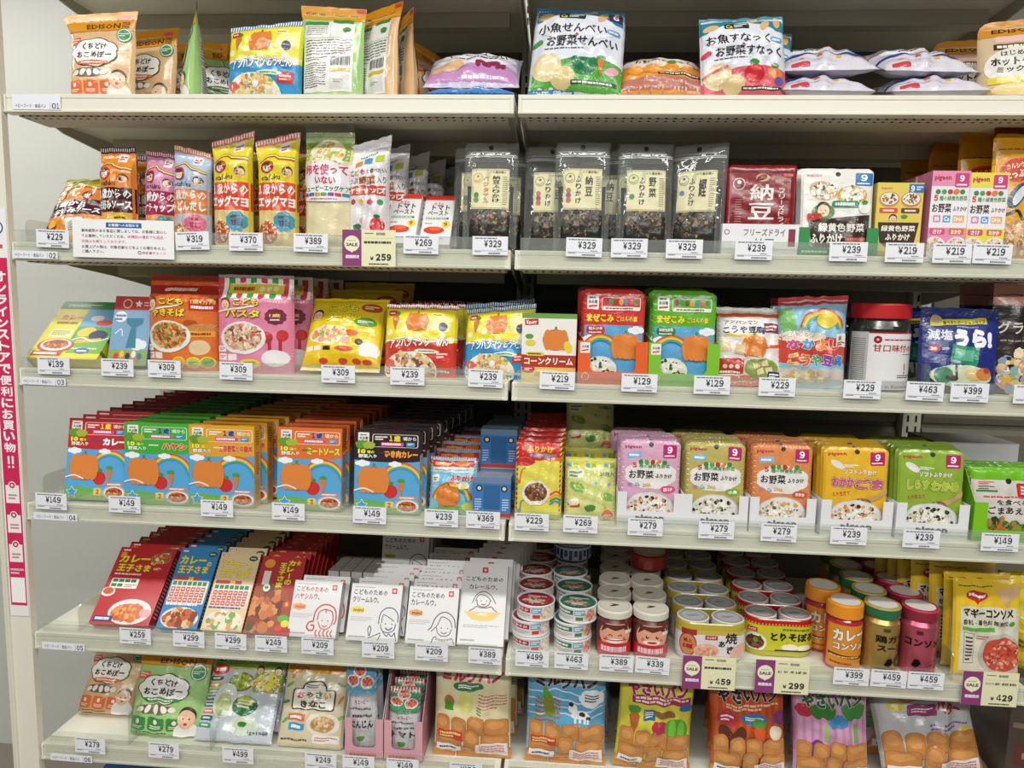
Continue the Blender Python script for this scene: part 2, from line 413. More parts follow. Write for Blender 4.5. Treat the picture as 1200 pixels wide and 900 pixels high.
# ---------------------------------------------------------------- the setting
def struct(name, mb, mat):
    o = mb.build(name, mat); o['kind'] = 'structure'; return o
struct('floor', MB().box(-6, 6, -6, 3, -.05, 0), M['floor'])
struct('wall_left', MB().box(-5, -.3, .86, .96, 0, 2.9), M['side'])
mb = MB()
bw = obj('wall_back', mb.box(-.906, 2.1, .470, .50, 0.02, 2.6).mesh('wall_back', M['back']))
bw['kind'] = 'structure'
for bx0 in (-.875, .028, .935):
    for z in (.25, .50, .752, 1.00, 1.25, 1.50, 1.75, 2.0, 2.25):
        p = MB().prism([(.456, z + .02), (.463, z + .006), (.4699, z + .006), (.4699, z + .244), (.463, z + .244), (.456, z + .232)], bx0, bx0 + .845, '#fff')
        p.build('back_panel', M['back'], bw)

def upright(x, label):
    r = empty('slotted_upright', label, 'shelf post', 'slotted uprights at the back of the shelving'); r.location = (x, .44, .02)
    MB().box(-.02, .02, 0, .03, 0, 2.5).build('post', M['shelf'], r)
    h = MB()
    for k in range(98):
        for s in (-.009, .009): h.box(s - .0022, s + .0022, -.0006, .0005, .04 + k * .025, .055 + k * .025)
    o = h.build('slot_row', M['black'], r); o['kind'] = 'stuff'
upright(.9, 'slotted metal upright at the back near the right edge, behind the green pouches')
upright(0, 'slotted metal upright at the back in the gap between the two bays')
upright(-.88, 'slotted metal upright in the far left back corner of the shelving')
for o in [c for c in COL.objects if c.name.startswith('slotted_upright')]: del o['group']

# left end post with its banner
r = empty('end_post', 'cream painted upright post at the left edge carrying a pink banner', 'post'); r.location = (-.912, 0, 0)
MB().box(-.0215, .0195, -.012, .0015, .02, 2.45).build('post_face', M['shelf'], r)
MB().box(-.047, -.0225, .004, .03, .02, 2.45).build('post_flank', M['shelf'], r)
MB().box(-.0225, -.0205, -.016, .01, .02, 2.45).build('edge_strip', M['shelf'], r)

def sheet(name, label, cat, W, H, col, X, Y, Z, T=.0006, r=0, roll=0, yaw=0, group=None, mat='paper'):
    """a flat printed sheet; origin at bottom centre"""
    e = empty(name, label, cat, group)
    MB().box(-W/2, W/2, 0, T, 0, H, col).build('sheet', M[mat], e)
    p = Print(W, H); e.location = (X, Y, Z); e.rotation_euler = (0, math.radians(roll), math.radians(yaw))
    return e, p
def finish(e, p, mat='paper', y=-.0001, L=0): return obj('printed_face', p.mesh(flat(p.W, p.H, y), M[mat], L=L, step=.00005, off=.0001), e)

e, p = sheet('vertical_banner', 'pink vertical banner with white Japanese lettering on the left end post', 'sign', .036,   .75, '#f3f2f2', -.9125, -.0132, .905)
p.rect(.06, .028, .94, .885, '#d6285a')
p.ring(.5, .955, .33, .07, '#24487e'); p.ell(.5, .955, .26, '#ffffff'); p.curve([(.35, .947), (.5, .953), (.5, .967)], .09, '#24487e'); p.bars(.2, .905, .8, .918, 1, '#c33b50', .7)
p.vtext('オンラインストアで便利にお買い物', .2, .82, .855, .415, '#ffffff', .035)
for x in (.4, .62): p.rect(x - .05, .388, x + .05, .408, '#fff'); p.ell(x, .381, .06, '#fff')
for k in range(3):
    y = .29 - k * .075; p.rect(.14, y, .86, y + .045, '#fbf3f4'); p.ell(.5, y + .045, .2, '#fbf3f4'); p.ring(.5, y + .045, .15, .08, '#b8234e'); p.bars(.28, y + .008, .74, y + .024, 2, '#a87880', .5, k)
p.bars(.14, .107, .86, .125, 2, '#f6c9d4', .55); p.rect(.12, .035, .88, .1, '#ffffff')
finish(e, p)

# ---------------------------------------------------------------- shelves
HOLES = None
def shelf(x0, x1, Z, row, bay, rail=True):
    names = ['lowest'] ; lab = f'cream metal shelf of the {bay} bay, {row}'
    r = empty('shelf', lab, 'shelf'); r.location = ((x0 + x1) / 2, 0, Z); w = (x1 - x0) / 2
    MB().box(-w, w, .004, .452, -.018, 0).build('deck', M['shelf'], r)
    prof = [(.004, 0), (-.002, .0012), (-.006, -.0005), (-.006, -.0065), (-.0045, -.0075), (-.006, -.0085), (-.0065, -.0255), (-.0078, -.0272), (-.0078, -.0302), (-.004, -.0315), (.012, -.0315), (.012, -.018), (.004, -.018)]
    MB().prism(prof, -w, w).build('front_lip', M['shelf'], r)
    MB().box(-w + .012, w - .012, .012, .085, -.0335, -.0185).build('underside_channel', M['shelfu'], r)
    h = MB(); n = 62
    for i in range(n):
        x = -w + .02 + (2 * w - .04) * i / (n - 1); h.box(x - .0022, x + .0022, .0105, .0118, -.0335, -.0318); h.box(x - .0022, x + .0022, .022, .026, -.0341, -.0334)
    o = h.build('hole_row', M['black'], r); o['kind'] = 'stuff'
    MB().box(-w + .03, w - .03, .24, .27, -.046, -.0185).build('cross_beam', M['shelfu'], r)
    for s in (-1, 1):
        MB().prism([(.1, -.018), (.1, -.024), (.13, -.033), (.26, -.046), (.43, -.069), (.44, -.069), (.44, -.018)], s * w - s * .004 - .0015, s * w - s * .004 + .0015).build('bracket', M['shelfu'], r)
        MB().prism([(-.0055, -.001), (-.0085, -.001), (-.0085, -.0305), (-.0055, -.0305)], s * w - s * .0035 - .0018, s * w - s * .0035 + .0018).build('end_trim', M['shelf'], r)
    if rail:
        b = MB(); a = w - .009; y = -.0100
        b.box(-a, a, y - .0008, y + .0004, -.0275, .021); b.box(-a, a, y - .0016, y - .0008, .0195, .021); b.box(-a, a, y - .0018, y - .0008, -.0045, -.003); b.box(-a, a, y - .0018, y - .0008, -.0285, -.0270)
        o = b.build('clear_rail', M['fence'], r); o['label'] = 'clear plastic price rail'
        c = MB().box(-a, a, .0025, .0032, .0002, .022); c.build('rail_upstand', M['fence'], o)
    return r
RN = ['top shelf in view', 'second shelf from the top', 'third shelf from the top', 'fourth shelf from the top', 'fifth shelf from the top', 'sixth shelf from the top']
for i, z in enumerate(ZS):
    shelf(-.8915, -.0035, z, RN[i], 'left', rail=i > 0)
    shelf(.0035, .903, z, RN[i], 'right', rail=i > 0)
shelf(-.8915, -.0035, Z0, 'uppermost shelf above the frame', 'left', False); shelf(.0035, .903, Z0, 'uppermost shelf above the frame', 'right', False)
shelf(-.8915, -.0035, Z6, 'bottom shelf under the frame', 'left', False); shelf(.0035, .903, Z6, 'bottom shelf under the frame', 'right', False)

# ---------------------------------------------------------------- price tags
TAGS = {
1: [('229', -.811, 'yellow and orange sauce bag', 1.4), ('319', -.556, 'pale blue sauce bag', -2), ('370', -.461, 'first yellow and red bottle bag', 0), ('389', -.347, 'large cream bottle bag with leaves', 1),
    ('269', -.156, 'small white tomato paste cartons', .5), ('329', -.038, 'clear pouch left of the bay gap', 0), ('329', .119, 'clear pouch right of the bay gap', 1), ('329', .194, 'vegetable rice topping pouch', 0),
    ('329', .284, 'clear pouch with a pale blue ring mark', 0), ('239', .396, 'dark red pouches', .5), ('239', .547, 'green tray of white pouches', 0), ('219', .635, 'small yellow carton', 0), ('219', .709, 'pink carton', 0), ('219', .771, 'yellow carton beside the pink one', 1)],
2: [('139', -.821, 'slanted yellow curry carton', 0), ('239', -.702, 'blue carton', .5), ('309', -.615, 'orange noodle bag', .5), ('309', -.484, 'pink pasta bag', 1), ('309', -.300, 'yellow noodle bag', 0), ('239', -.178, 'red and yellow noodle bag', 0), ('239', -.042, 'blue and yellow noodle bag', 1),
    ('219', .081, 'white soup carton', 1), ('129', .220, 'red display tray', .5), ('129', .341, 'green display tray', 0), ('229', .448, 'white and orange bag', 0), ('229', .586, 'red lidded jar', 0), ('463', .686, 'left corner of the dark blue pouch', 1), ('399', .757, 'middle of the dark blue pouch', 0), ('399', .856, 'brown pouch at the right edge', 0)],
3: [('149', -.840, 'row of red curry cartons', 1), ('149', -.699, 'row of green cartons', .5), ('149', -.525, 'row of yellow cartons', 0), ('149', -.393, 'orange cartons', .5), ('149', -.245, 'dark brown cartons', 1), ('239', -.116, 'small blue and red bags', .5), ('369', -.042, 'small blue cartons', .5),
    ('229', .044, 'yellow bags with red tops', 0), ('269', .129, 'pale yellow green bags', .5), ('279', .241, 'pink pouches', 0), ('279', .362, 'olive yellow pouches', 0), ('279', .467, 'orange pouches', .5), ('239', .583, 'golden pouches', 0), ('239', .702, 'lime pouches in a white tray', 0), ('149', .829, 'green display tray', 0)],
4: [('259', -.689, 'slanted red curry cartons', 0), ('299', -.586, 'slanted blue curry cartons', .5), ('299', -.506, 'slanted cream stew cartons', 1), ('249', -.429, 'slanted brown and red cartons', 0), ('209', -.342, 'white carton with a red haired girl', 1), ('209', -.229, 'white carton with a blue outlined child', 0), ('209', -.131, 'white carton with a plum outlined girl', .5), ('389', -.034, 'tall white carton', 1),
    ('499', .051, 'red lidded tins', .5), ('463', .121, 'green lidded tins', 1), ('389', .201, 'jars with a laughing face', .5), ('339', .264, 'jars with a wide eyed face', 2), ('399', .606, 'orange lidded jar', .5), ('459', .669, 'gold jar with a green lid', 1), ('459', .731, 'pink jar', .5)],
5: [('279', -.788, 'orange snack pouch', 1), ('279', -.642, 'green snack pouch', .5), ('499', -.497, 'vegetable powder pouch', 0), ('249', -.338, 'cream soy flour pouch', 1), ('149', -.266, 'left pink tray', 0), ('149', -.183, 'right pink tray', .5), ('199', -.065, 'cream milk bread bag', 0)],
}
SIDE = {1: 'second shelf', 2: 'third shelf', 3: 'fourth shelf', 4: 'fifth shelf', 5: 'sixth shelf'}
tagmesh = {}
def price_tag(price, X, Z, label, tilt, seed):
    e, p = sheet('price_tag', label, 'price tag', .060, .031, '#eef0f6', X, -.0125, Z - .0085, roll=tilt)
    e.location.y = -.0125
    p.bars(.07, .86, .93, .93, 1, '#6d7078', .8, seed); p.digits('¥' + price, .33, .42, .82, .80, '#3d3f45', .035)
    p.bars(.68, .28, .90, .34, 1, '#8b8e96', .8, seed); p.rect(.05, .215, .97, .235, '#8a8d96'); p.bars(.07, .15, .3, .20, 1, '#777a82', .8, seed); p.bars(.45, .05, .88, .14, 1, '#80838b', .9, seed + 4)
    finish(e, p); return e
for row, L in TAGS.items():
    for i, (price, X, what, tilt) in enumerate(L):
        price_tag(price, X, ZS[row], f'{price} yen tag under the {what}, {SIDE[row]}', tilt, i + row)
def sale_tag(price, X, Z, label, seed, line):
    e, p = sheet('sale_tag', label, 'price tag', .092, .061, '#eceac2', X, -.0135, Z - .031)
    p.rect(0, 0, .36, 1, '#8c3a78'); p.ell(.18, .62, .145, '#f2f0cf'); p.poly([(.13, .44), (.18, .37), (.23, .44)], '#f2f0cf')
    p.text('SALE', .07, .545, .29, .64, '#3c3430', .04); p.bars(.1, .69, .26, .71, 1, '#76706a', .8); p.text('期間限定', .06, .21, .32, .31, '#f4e8f0', .05)
    p.bars(.42, .89, .6, .92, 1, '#555', .8); p.barcode(.64, .86, .81, .93, '#555'); p.rect(.38, .775, .99, .78, '#b7b58f'); p.text(line, .41, .62, .96, .70, '#3a3a34', .03) if line else p.bars(.41, .62, .96, .70, 1, '#3a3a34', .8)
    p.digits('¥', .52, .17, .59, .27, '#2c2c2c', .05); p.digits(price, .63, .16, .92, .35, '#2c2c2c', .06); p.bars(.5, .04, .9, .09, 1, '#555', .8)
    finish(e, p)
sale_tag('259', -.245, ZS[1], 'yellow and purple SALE tag reading 259 yen under the white ketchup bag', 1, None)
sale_tag('459', .363, ZS[4], 'yellow and purple SALE tag reading 459 yen under the gold twin pack', 2, None)
sale_tag('299', .489, ZS[4], 'yellow and purple SALE tag reading 299 yen under the red and yellow twin pack', 3, 'とりそぼろ')
sale_tag('429', .837, ZS[4], 'yellow and purple SALE tag reading 429 yen under the yellow consomme sachet', 4, 'コンソメ 香料・着色料 無添加')

e, p = sheet('shop_notice', 'white paper notice with a blue heading clipped over the second shelf edge', 'sign', .184, .066, '#f6f4f4', -.681, -.0135, ZS[1] - .025, roll=.6)
p.rect(.335, .79, .685, .92, '#1f5fa8'); p.text('お客様へのお知らせ', .36, .815, .66, .895, '#ffffff', .04)
for t, x0, x1, y in (('賞味期限のある食品に関しましては、お客様に安心し', .09, .93, .66), ('てお買物していただくため、', .09, .52, .52), ('お買上げの際は、対象月齢などをよくお確かめの上、', .09, .92, .24), ('ご購入下さい。', .09, .31, .115)):
    p.text(t, x0, y, x1, y + .085, '#4a4a50', .01)
for t, x0, x1, y in (('未開封の場合でも返品・', .545, .92, .52), ('交換はお断りしております。', .09, .53, .38)): p.text(t, x0, y, x1, y + .085, '#cf7a96', .01)
p.ring(.66, .155, .017, .006, '#24487e'); p.text('西松屋チェーン', .685, .12, .92, .19, '#d4607e', .02); finish(e, p)
for i, dx in enumerate((.0, .0, .003, .012, .014, .018)):
    hgt = .0135 if i else .025
    e, p = sheet('location_label', f'white shelf label numbered 0{i+1} at the left end of the {RN[i]}', 'shelf label', .084 if i != 0 else .088, hgt, '#eef0f8', -.8455 + dx + (.015 if i == 0 else 0), -.0122 if i else -.0087, ZS[i] - (.0285 if i else .027), roll=.6)
    h = .9 if i else .48; p.bars(.06, .3 * h, .68, .8 * h, 1, '#70737b', .9, 5) if False else p.text('ベビーフード・食品パン', .06, .25 * h, .7, .78 * h, '#6f7279', .01)
    p.rect(.785, .0, .79, h, '#555'); p.digits(f'0{i+1}', .82, .12 * h, .97, .92 * h, '#333', .02); finish(e, p)

def divider(X, row, label, h=.035, d=.30, y0=.006):
    e = empty('shelf_divider', label, 'divider'); e.location = (X, y0, ZS[row] + .0005)
    rr = .012; pts = [(0, 0)] + [(rr - rr * math.cos(t), h - rr + rr * math.sin(t)) for t in np.linspace(0, math.pi / 2, 6)] + [(d, h), (d, 0)]
    MB().prism(pts, -.0009, .0009).build('divider_plate', M['acryl'], e)
divider(-.874, 1, 'clear acrylic divider at the left end of the second shelf', .042)
divider(-.884, 2, 'clear acrylic divider at the left end of the third shelf', .034, .1)
divider(-.868, 3, 'clear acrylic divider at the left end of the fourth shelf', .05)
divider(-.812, 4, 'clear acrylic divider left of the red curry cartons', .05)
divider(-.722, 5, 'clear acrylic divider between the orange and the green snack pouches', .065)
divider(-.560, 5, 'clear acrylic divider right of the green snack pouch', .065)
divider(.785, 4, 'clear acrylic divider left of the yellow consomme sachets', .05)
divider(.702, 2, 'clear acrylic divider in front of the dark blue pouch', .05)
# ---------------------------------------------------------------- package builders
ORD = ['front', 'second', 'third', 'fourth', 'fifth', 'sixth', 'seventh', 'eighth', 'ninth', 'tenth', 'eleventh', 'twelfth']
def bag(name, label, cat, W, H, T, kind, col, design=None, mat='film', group=None, backd=None, L=.007, nu=22, nv=26, **kw):
    e = empty(name, label, cat, group); b = Bag(W, H, T, kind, **kw)
    body = obj('film_bag' if kind != 'stand' else 'pouch_body', b.mesh(col, M[mat], nu, nv), e)
    if design: p = Print(W, H); design(p); obj('printed_front', p.mesh(b.front(), M[mat], L=L), e)
    if backd: p = Print(W, H); backd(p); obj('printed_back', p.mesh(b.back(), M[mat], L=L), e)
    e['_T'] = 0; del e['_T']
    return e
def carton(name, label, cat, W, H, D, cols, design=None, top=None, side=None, mat='paper', group=None):
    e = empty(name, label, cat, group)
    MB().box(-W/2, W/2, 0, D, 0, H, cols.get('front', '#fff'), cols).build('carton_body', M[mat], e)
    if design: p = Print(W, H); design(p); obj('printed_front', p.mesh(flat(W, H), M[mat], L=0, step=.00008, off=.0001), e)
    if top: p = Print(W, D); top(p); obj('printed_top', p.mesh(flat_top(W, D, H), M[mat], L=0, step=.00008, off=.0001), e)
    if side: p = Print(D, H); side(p); obj('printed_side', p.mesh(flat_side(D, H, W/2), M[mat], L=0, step=.00008, off=.0001), e)
    return e
def row_of(root, n, X, Y, Z, dX=0, dY=.02, dZ=0, what='', group=None, jit=.002, lean=0, yaw=0, roll=0, D=0, leanstep=0, front_label=None, suffix='from the front'):
    if group: root['group'] = group
    if not front_label: root['label'] = f'front {what}'
    else: root['label'] = front_label
    r = random.Random(int(X * 1000) + n)
    place(root, X, Y, Z, lean, yaw, roll, D); out = [root]
    for k in range(1, n):
        c = dup(root, f'{ORD[k]} {what}'); out.append(c)
        place(c, X + dX * k + r.uniform(-jit, jit), Y + dY * k, Z + dZ * k, lean + leanstep * k, yaw + r.uniform(-1, 1) * (jit * 400), roll, D)
    return out
def tray(name, label, W, H, D, col, winW, winH, rim=.02, inner='#e8e8ea', design=None, backH=None, wall=.0012, sidecol=None, round_=.006, group=None, sidedesign=None):
    """open display tray: low front with a cut-out, side walls, back wall"""
    e = empty(name, label, 'display tray', group); bH = backH or H
    x = winW / 2; w = W / 2; r = round_
    arc = lambda cx, cz, a0, a1: [(cx + r * math.cos(math.radians(a0 + (a1 - a0) * i / 5)), cz + r * math.sin(math.radians(a0 + (a1 - a0) * i / 5))) for i in range(6)]
    poly = [(-w, 0), (w, 0), (w, H)] + [(x, H)] + arc(x - r, winH + r, 0, -90) + arc(-x + r, winH + r, -90, -180) + [(-x, H), (-w, H)]
    if winW > 0: MB().prism(poly, 0, wall, col, 'y').build('tray_front', M['paper'], e)
    else: MB().box(-w, w, 0, wall, 0, winH, col).build('tray_front', M['paper'], e)
    for s in (-1, 1):
        MB().prism([(wall, 0), (D, 0), (D, bH), (D * .35, bH if bH > H else H), (wall, H)], s * w - s * wall / 2 - wall / 2, s * w - s * wall / 2 + wall / 2, sidecol or col).build('tray_side', M['paper'], e)
    MB().box(-w, w, D - wall, D, 0, bH, inner).build('tray_back', M['paper'], e); MB().box(-w, w, wall, D - wall, 0, wall, inner).build('tray_floor', M['paper'], e)
    if design: p = Print(W, H); p.rect(0, 0, .995, min(winH / H, 1) * .99, col); design(p); obj('printed_front', p.mesh(flat(W, H), M['paper'], L=0, step=.00006, off=.0001), e)
    return e

# ---------------------------------------------------------------- shared pieces of print
def baby(p, x, y, r, bib='#f3f0ea'):
    a = p.W / p.H
    p.ell(x, y - r * a * 1.5, r * 1.25, bib, ry=r * a * 1.1); p.ell(x, y + .22 * r * a, r * .86, '#4a3a32', ry=r * a * .9); p.ell(x - r * .05, y - .1 * r * a, r * .84, '#eec3a2', ry=r * a * .90)
    for s in (-.32, .28): p.ell(x + s * r, y - .05 * r * a, r * .09, '#3a2e28', ry=r * a * .07)
    p.ell(x - .03 * r, y - .48 * r * a, r * .18, '#b9423a', ry=r * a * .12)
def bread(p, x, y, rx, ry, rot=0, seed=0):
    p.rect(x - rx, y - ry, x + rx, y + ry, '#b06c32', r=min(rx, ry * .8) * .62, rot=rot); p.rect(x - rx * .95, y - ry * .9, x + rx * .95, y + ry * .94, '#c98746', r=min(rx, ry * .8) * .58, rot=rot); p.ell(x - rx * .05, y + ry * .30, rx * .70, '#d89a58', ry=ry * .42, rot=rot)
def cloudy(p, x, y, r, col='#f4f8fb'):
    for dx, dr in ((-1, .6), (0, 1), (1, .7)): p.ell(x + dx * r, y, r * dr, col, ry=r * dr * .6)
def rainbow(p, x, y, r, w=.02):
    for i, c in enumerate(('#d8463c', '#ee9a3a', '#f2d94a', '#6fb653', '#4a8fc9')): p.ring(x, y, r - i * w, w * 1.1, c, a0=10, a1=170)
def leafy(p, x, y, r, col='#4f8f3c', n=5):
    a = p.W / p.H
    for i in range(n): t = math.radians(50 + 80 * i / (n - 1)); p.ell(x + r * .8 * math.cos(t), y + r * .8 * a * math.sin(t), r * .55, col, ry=r * .3 * a, rot=math.degrees(t))
def carrot(p, x, y, h, col='#e07a30', w=None):
    a = p.W / p.H; w = w or h * .25; leafy(p, x, y + h * .42, w * 1.3, '#4f9a3e'); p.poly([(x - w, y + h * .4), (x - w * .6, y + h * .5), (x + w * .6, y + h * .5), (x + w, y + h * .4), (x + w * .5, y - h * .1), (x, y - h * .5), (x - w * .5, y - h * .1)], col)
def pumpkin(p, x, y, r, col='#e0863c', dk='#c8642a'):
    a = p.W / p.H; p.rect(x - r * .08, y + r * a * .7, x + r * .1, y + r * a * 1.02, '#5f8a3a')
    p.ell(x, y, r, dk, ry=r * a * .82)
    for dx, w in ((-.62, .33), (.62, .33), (-.32, .36), (.32, .36), (0, .36)): p.ell(x + dx * r, y, r * w, col, ry=r * a * .80)
def veg_icons(p, x, y, w, seed=1):
    for i, c in enumerate(('#3f8a46', '#56a04a', '#c8352e', '#e2823a', '#3f8a46')): (p.ell(x + w * (i + .5) / 5, y, w * .085, c) if i != 3 else p.ell(x + w * (i + .5) / 5, y, w * .11, c, ry=w * .04, rot=35))
def pillow_pat(p, n, seed, cols, r0=.008, r1=.016):
    r = random.Random(seed)
    for i in range(n): p.ell(r.random() * .96 + .02, r.random() * .96 + .02, r.uniform(r0, r1), r.choice(cols), n=6)
def crimp(p, y0, y1, col, n=28):
    for i in range(n): x = i / n; p.rect(x, y0, x + .45 / n, y1, col)
RICE = ['#f4f1e6', '#e9e4d2', '#fbfaf4', '#ddd6c0']
# ================================================================ top shelf (01)
Z = ZS[0]
def d_puff(body, leaf, blk, word2=True):
    def f(p):
        p.rect(0, .79, 1, 1, '#dd9414'); p.rect(0, .775, 1, .79, '#c98412')
        p.text('EDISON', .30, .80, .80, .865, '#5a3410', .03); p.text('ma', .83, .84, .93, .875, '#5a3410', .01); p.text('ma', .83, .80, .93, .835, '#5a3410', .01)
        p.ell(.84, .925, .085, '#d9566f', ry=.03); p.bars(.06, .91, .3, .93, 1, '#f0b95a', .6)
        p.rect(.02, .62, .2, .7, '#e06a4c', rot=12); p.bars(.04, .635, .18, .69, 2, '#fbe3d8', .5)
        p.ell(.86, .72, .11, leaf); p.ring(.86, .72, .095, .012, '#e7f1e2'); p.bars(.79, .70, .93, .745, 2, '#f3f8ef', .5)
        p.blob(.43, .52, .345, .16, '#3c302a', 7, .1); p.blob(.43, .52, .33, .15, '#f8f6f1', 7, .1)
        p.text('くちどけ', .24, .55, .62, .63, '#2c2420', .035); p.text('おこめぼー', .16, .45, .70, .53, '#2c2420', .04)
        p.ell(.43, .40, .26, blk, ry=.028); p.bars(.24, .39, .62, .41, 1, '#fff0e6', .7)
        p.ell(.35, .29, .26, '#6d6257', ry=.055)
        for i in range(5): p.ell(.16 + i * .11, .285 + .01 * (i % 2), .055, '#f1eadb', ry=.03, rot=20 + 40 * i)
        for i in range(3): p.rect(.03 + i * .26, .05, .26 + i * .26, .2, blk, r=.03); p.ell(.145 + i * .26, .15, .03, '#fdf3ea'); p.bars(.07 + i * .26, .07, .22 + i * .26, .11, 2, '#fdf3ea', .5, i)
        baby(p, .82, .21, .13); p.bars(.12, .015, .6, .035, 1, '#6b5b4a', .7)
    return f
def d_backlabel(p):
    p.rect(0, .86, 1, 1, '#dd9414'); p.text('EDISON', .08, .9, .36, .935, '#5a3410', .02); p.bars(.5, .9, .9, .92, 1, '#7a4a12', .6); p.rect(.85, .95, .99, .99, '#c8402f')
    p.rect(.06, .06, .87, .83, '#ecece6'); p.rect(.06, .79, .45, .83, '#3b8a44'); p.rect(.52, .82, .84, .855, '#3b8a44'); p.rect(.48, .66, .485, .82, '#7fae74'); p.rect(.06, .65, .87, .655, '#7fae74')
    p.bars(.08, .68, .45, .78, 5, '#77726a', .4, 1); leafy(p, .75, .71, .07); p.bars(.08, .46, .85, .64, 6, '#6b655f', .42, 2); p.bars(.08, .40, .46, .45, 2, '#6b655f', .4, 3)
    p.barcode(.52, .34, .84, .44); p.bars(.08, .10, .45, .38, 11, '#5f5a55', .45, 4); p.rect(.5, .27, .84, .31, '#d9b23a'); p.rect(.52, .09, .82, .24, '#dcdcd8'); p.bars(.58, .15, .74, .19, 2, '#9a9a98', .5)
ORG = '#deb888'; GRN = '#a3cc80'
puffO = bag('snack_pouch', 'orange topped rice puff pouch at the left end of the top shelf', 'snack pouch', .120, .156, .045, 'stand', ORG, d_puff(ORG, '#2f8a52', '#e8733a'), flare=.14, pinch=.03, slope=.06, lopx=-.07, bow=.05, backd=d_backlabel, seed=1)
place(puffO, -.738, .012, Z, 3, 0, 0)
G0 = 'rice puff pouches on the top shelf'; puffO['group'] = G0
o = dup(puffO, 'orange rice puff pouch right behind the leftmost one, mostly hidden'); place(o, -.705, .085, Z, 4, -8)
o = dup(puffO, 'orange rice puff pouch standing deeper, next to the green one'); place(o, -.640, .15, Z, 4, 6)
puffG = bag('snack_pouch', 'green topped rice puff pouch turned edge-on on the top shelf', 'snack pouch', .112, .158, .05, 'stand', GRN, d_puff(GRN, '#2f8a52', '#3f8f4a'), flare=.06, pinch=.03, slope=.1, bow=.03, backd=d_backlabel, seed=2, group=G0)
place(puffG, -.612, .055, Z, 2, -62)
o = dup(puffG, 'green rice puff pouch in the shade behind the edge-on green one'); place(o, -.575, .17, Z, 2, 36)
o = dup(puffG, 'green topped pouch turned back to front showing its barcode label'); place(o, -.322, .065, Z, -4, 176, 0)
o = dup(puffO, 'orange pouch turned back to front, right of the green barcode pouch'); place(o, -.238, .075, Z, -2, 142)
o = dup(puffO, 'orange pouch turned back to front, second right of the green barcode pouch'); place(o, -.192, .11, Z, 0, 120)
o = dup(puffO, 'orange brown pouch edge deepest behind the back-turned pouches'); place(o, -.150, .20, Z, 6, 70)

def d_noodle(word, base, c2, dish, cap):
    def f(p):
        p.rect(0, 0, 1, .48, base); p.rect(0, .48, 1, .93, '#f0e23c'); p.rect(0, .93, 1, 1, cap); crimp(p, .94, 1, '#e9eef2', 30)
        for i in range(9): t = i * .7; p.ell(.08 + .105 * i, .60 + .1 * math.sin(t * 2), .045, '#fbf7c0', rot=20)
        p.ell(.80, .72, .12, '#fbf3a4'); pumpkin(p, .47, .74, .16); carrot(p, .16, .72, .2, w=.05); p.ell(.82, .68, .06, '#4a4a6a', ry=.06); p.rect(.05, .83, .17, .90, '#c8352e', r=.02); p.bars(.07, .85, .15, .875, 1, '#fff', .7); p.ell(.74, .85, .09, '#f6ee9c', ry=.03); p.bars(.68, .84, .8, .86, 1, '#7a5a20', .5)
        p.curve([(0, .47), (.3, .52), (.6, .47), (1, .53)], .02, '#fff')
        p.text(word, .1, .40, .90, .53, '#ffffff', .04, c2, .07, rot=3)
        p.ell(.38, .10, .37, '#f6f4ee', ry=.24); p.food(.38, .12, .33, .20, dish, 130, .12, 3); p.rect(.72, .22, .92, .36, '#d43b36', r=.01); p.bars(.75, .25, .89, .33, 2, '#ffe9e4', .6)
        p.ell(.62, .34, .17, '#dff1d8', ry=.03); p.bars(.5, .33, .74, .35, 1, '#3f7f50', .7); p.bars(.5, .06, .95, .10, 1, '#f4f4f4', .7); p.ell(.1, .18, .07, '#e06a5c', ry=.06); p.ell(.22, .06, .12, '#e7d25a', ry=.05)
    return f
UD = ['#e8c97f', '#e5a24a', '#f4ead0', '#d9705a', '#8fae55', '#f1d9a8']
udon = bag('noodle_bag', 'blue and yellow noodle bag with a zigzag top edge on the top shelf', 'noodle bag', .134, .136, .045, 'pillow', '#2f8fc6', d_noodle('アンパンマンおうどん', '#3a9ad2', '#1c5d9c', UD, '#2c6f9e'), pinch=.02, zig=.0022, slope=.11, lopx=.02, seed=4, wrinkle=.002)
place(udon, -.447, .02, Z, 4, 0, 1)

def lying(name, label, cat, W, H, T, col, design, X, Y, Z, lean=68, yaw=0, roll=0, group=None, lift=0, **kw):
    e = bag(name, label, cat, W, H, T, 'pillow', col, design, group=group, **kw); place(e, X, Y, Z + lift, lean, yaw, roll, T * .9); return e
def d_purple(p):
    p.rect(0, 0, 1, 1, '#cfc6dc'); p.rect(0, .86, 1, 1, '#4a7fae'); p.ell(.5, .62, .46, '#e6e3ea', ry=.28); p.rect(.03, .04, .97, .34, '#c48fc0'); p.text('やさいせんべい', .2, .62, .86, .76, '#2e2830', .03); p.bars(.2, .52, .8, .57, 1, '#5a4a60', .6)
    for i in range(4): p.ell(.15 + i * .06, .3 + .03 * (i % 2), .1, '#dcb58c', ry=.09, rot=i * 25)
    for i in range(7): p.ell(.56 + .045 * i, .36 + .05 * math.sin(i * 2), .03, '#93264e', ry=.075, rot=30 * i)
    p.bars(.4, .08, .93, .13, 1, '#f0e4f0', .7)
b = lying('snack_bag', 'purple rice cracker bag lying on the top shelf left of the bay gap', 'snack bag', .168, .13, .052, '#b9a8cc', d_purple, -.083, .03, Z, 52, 0, wrinkle=.003, pinch=.03, seed=5, lift=.010)
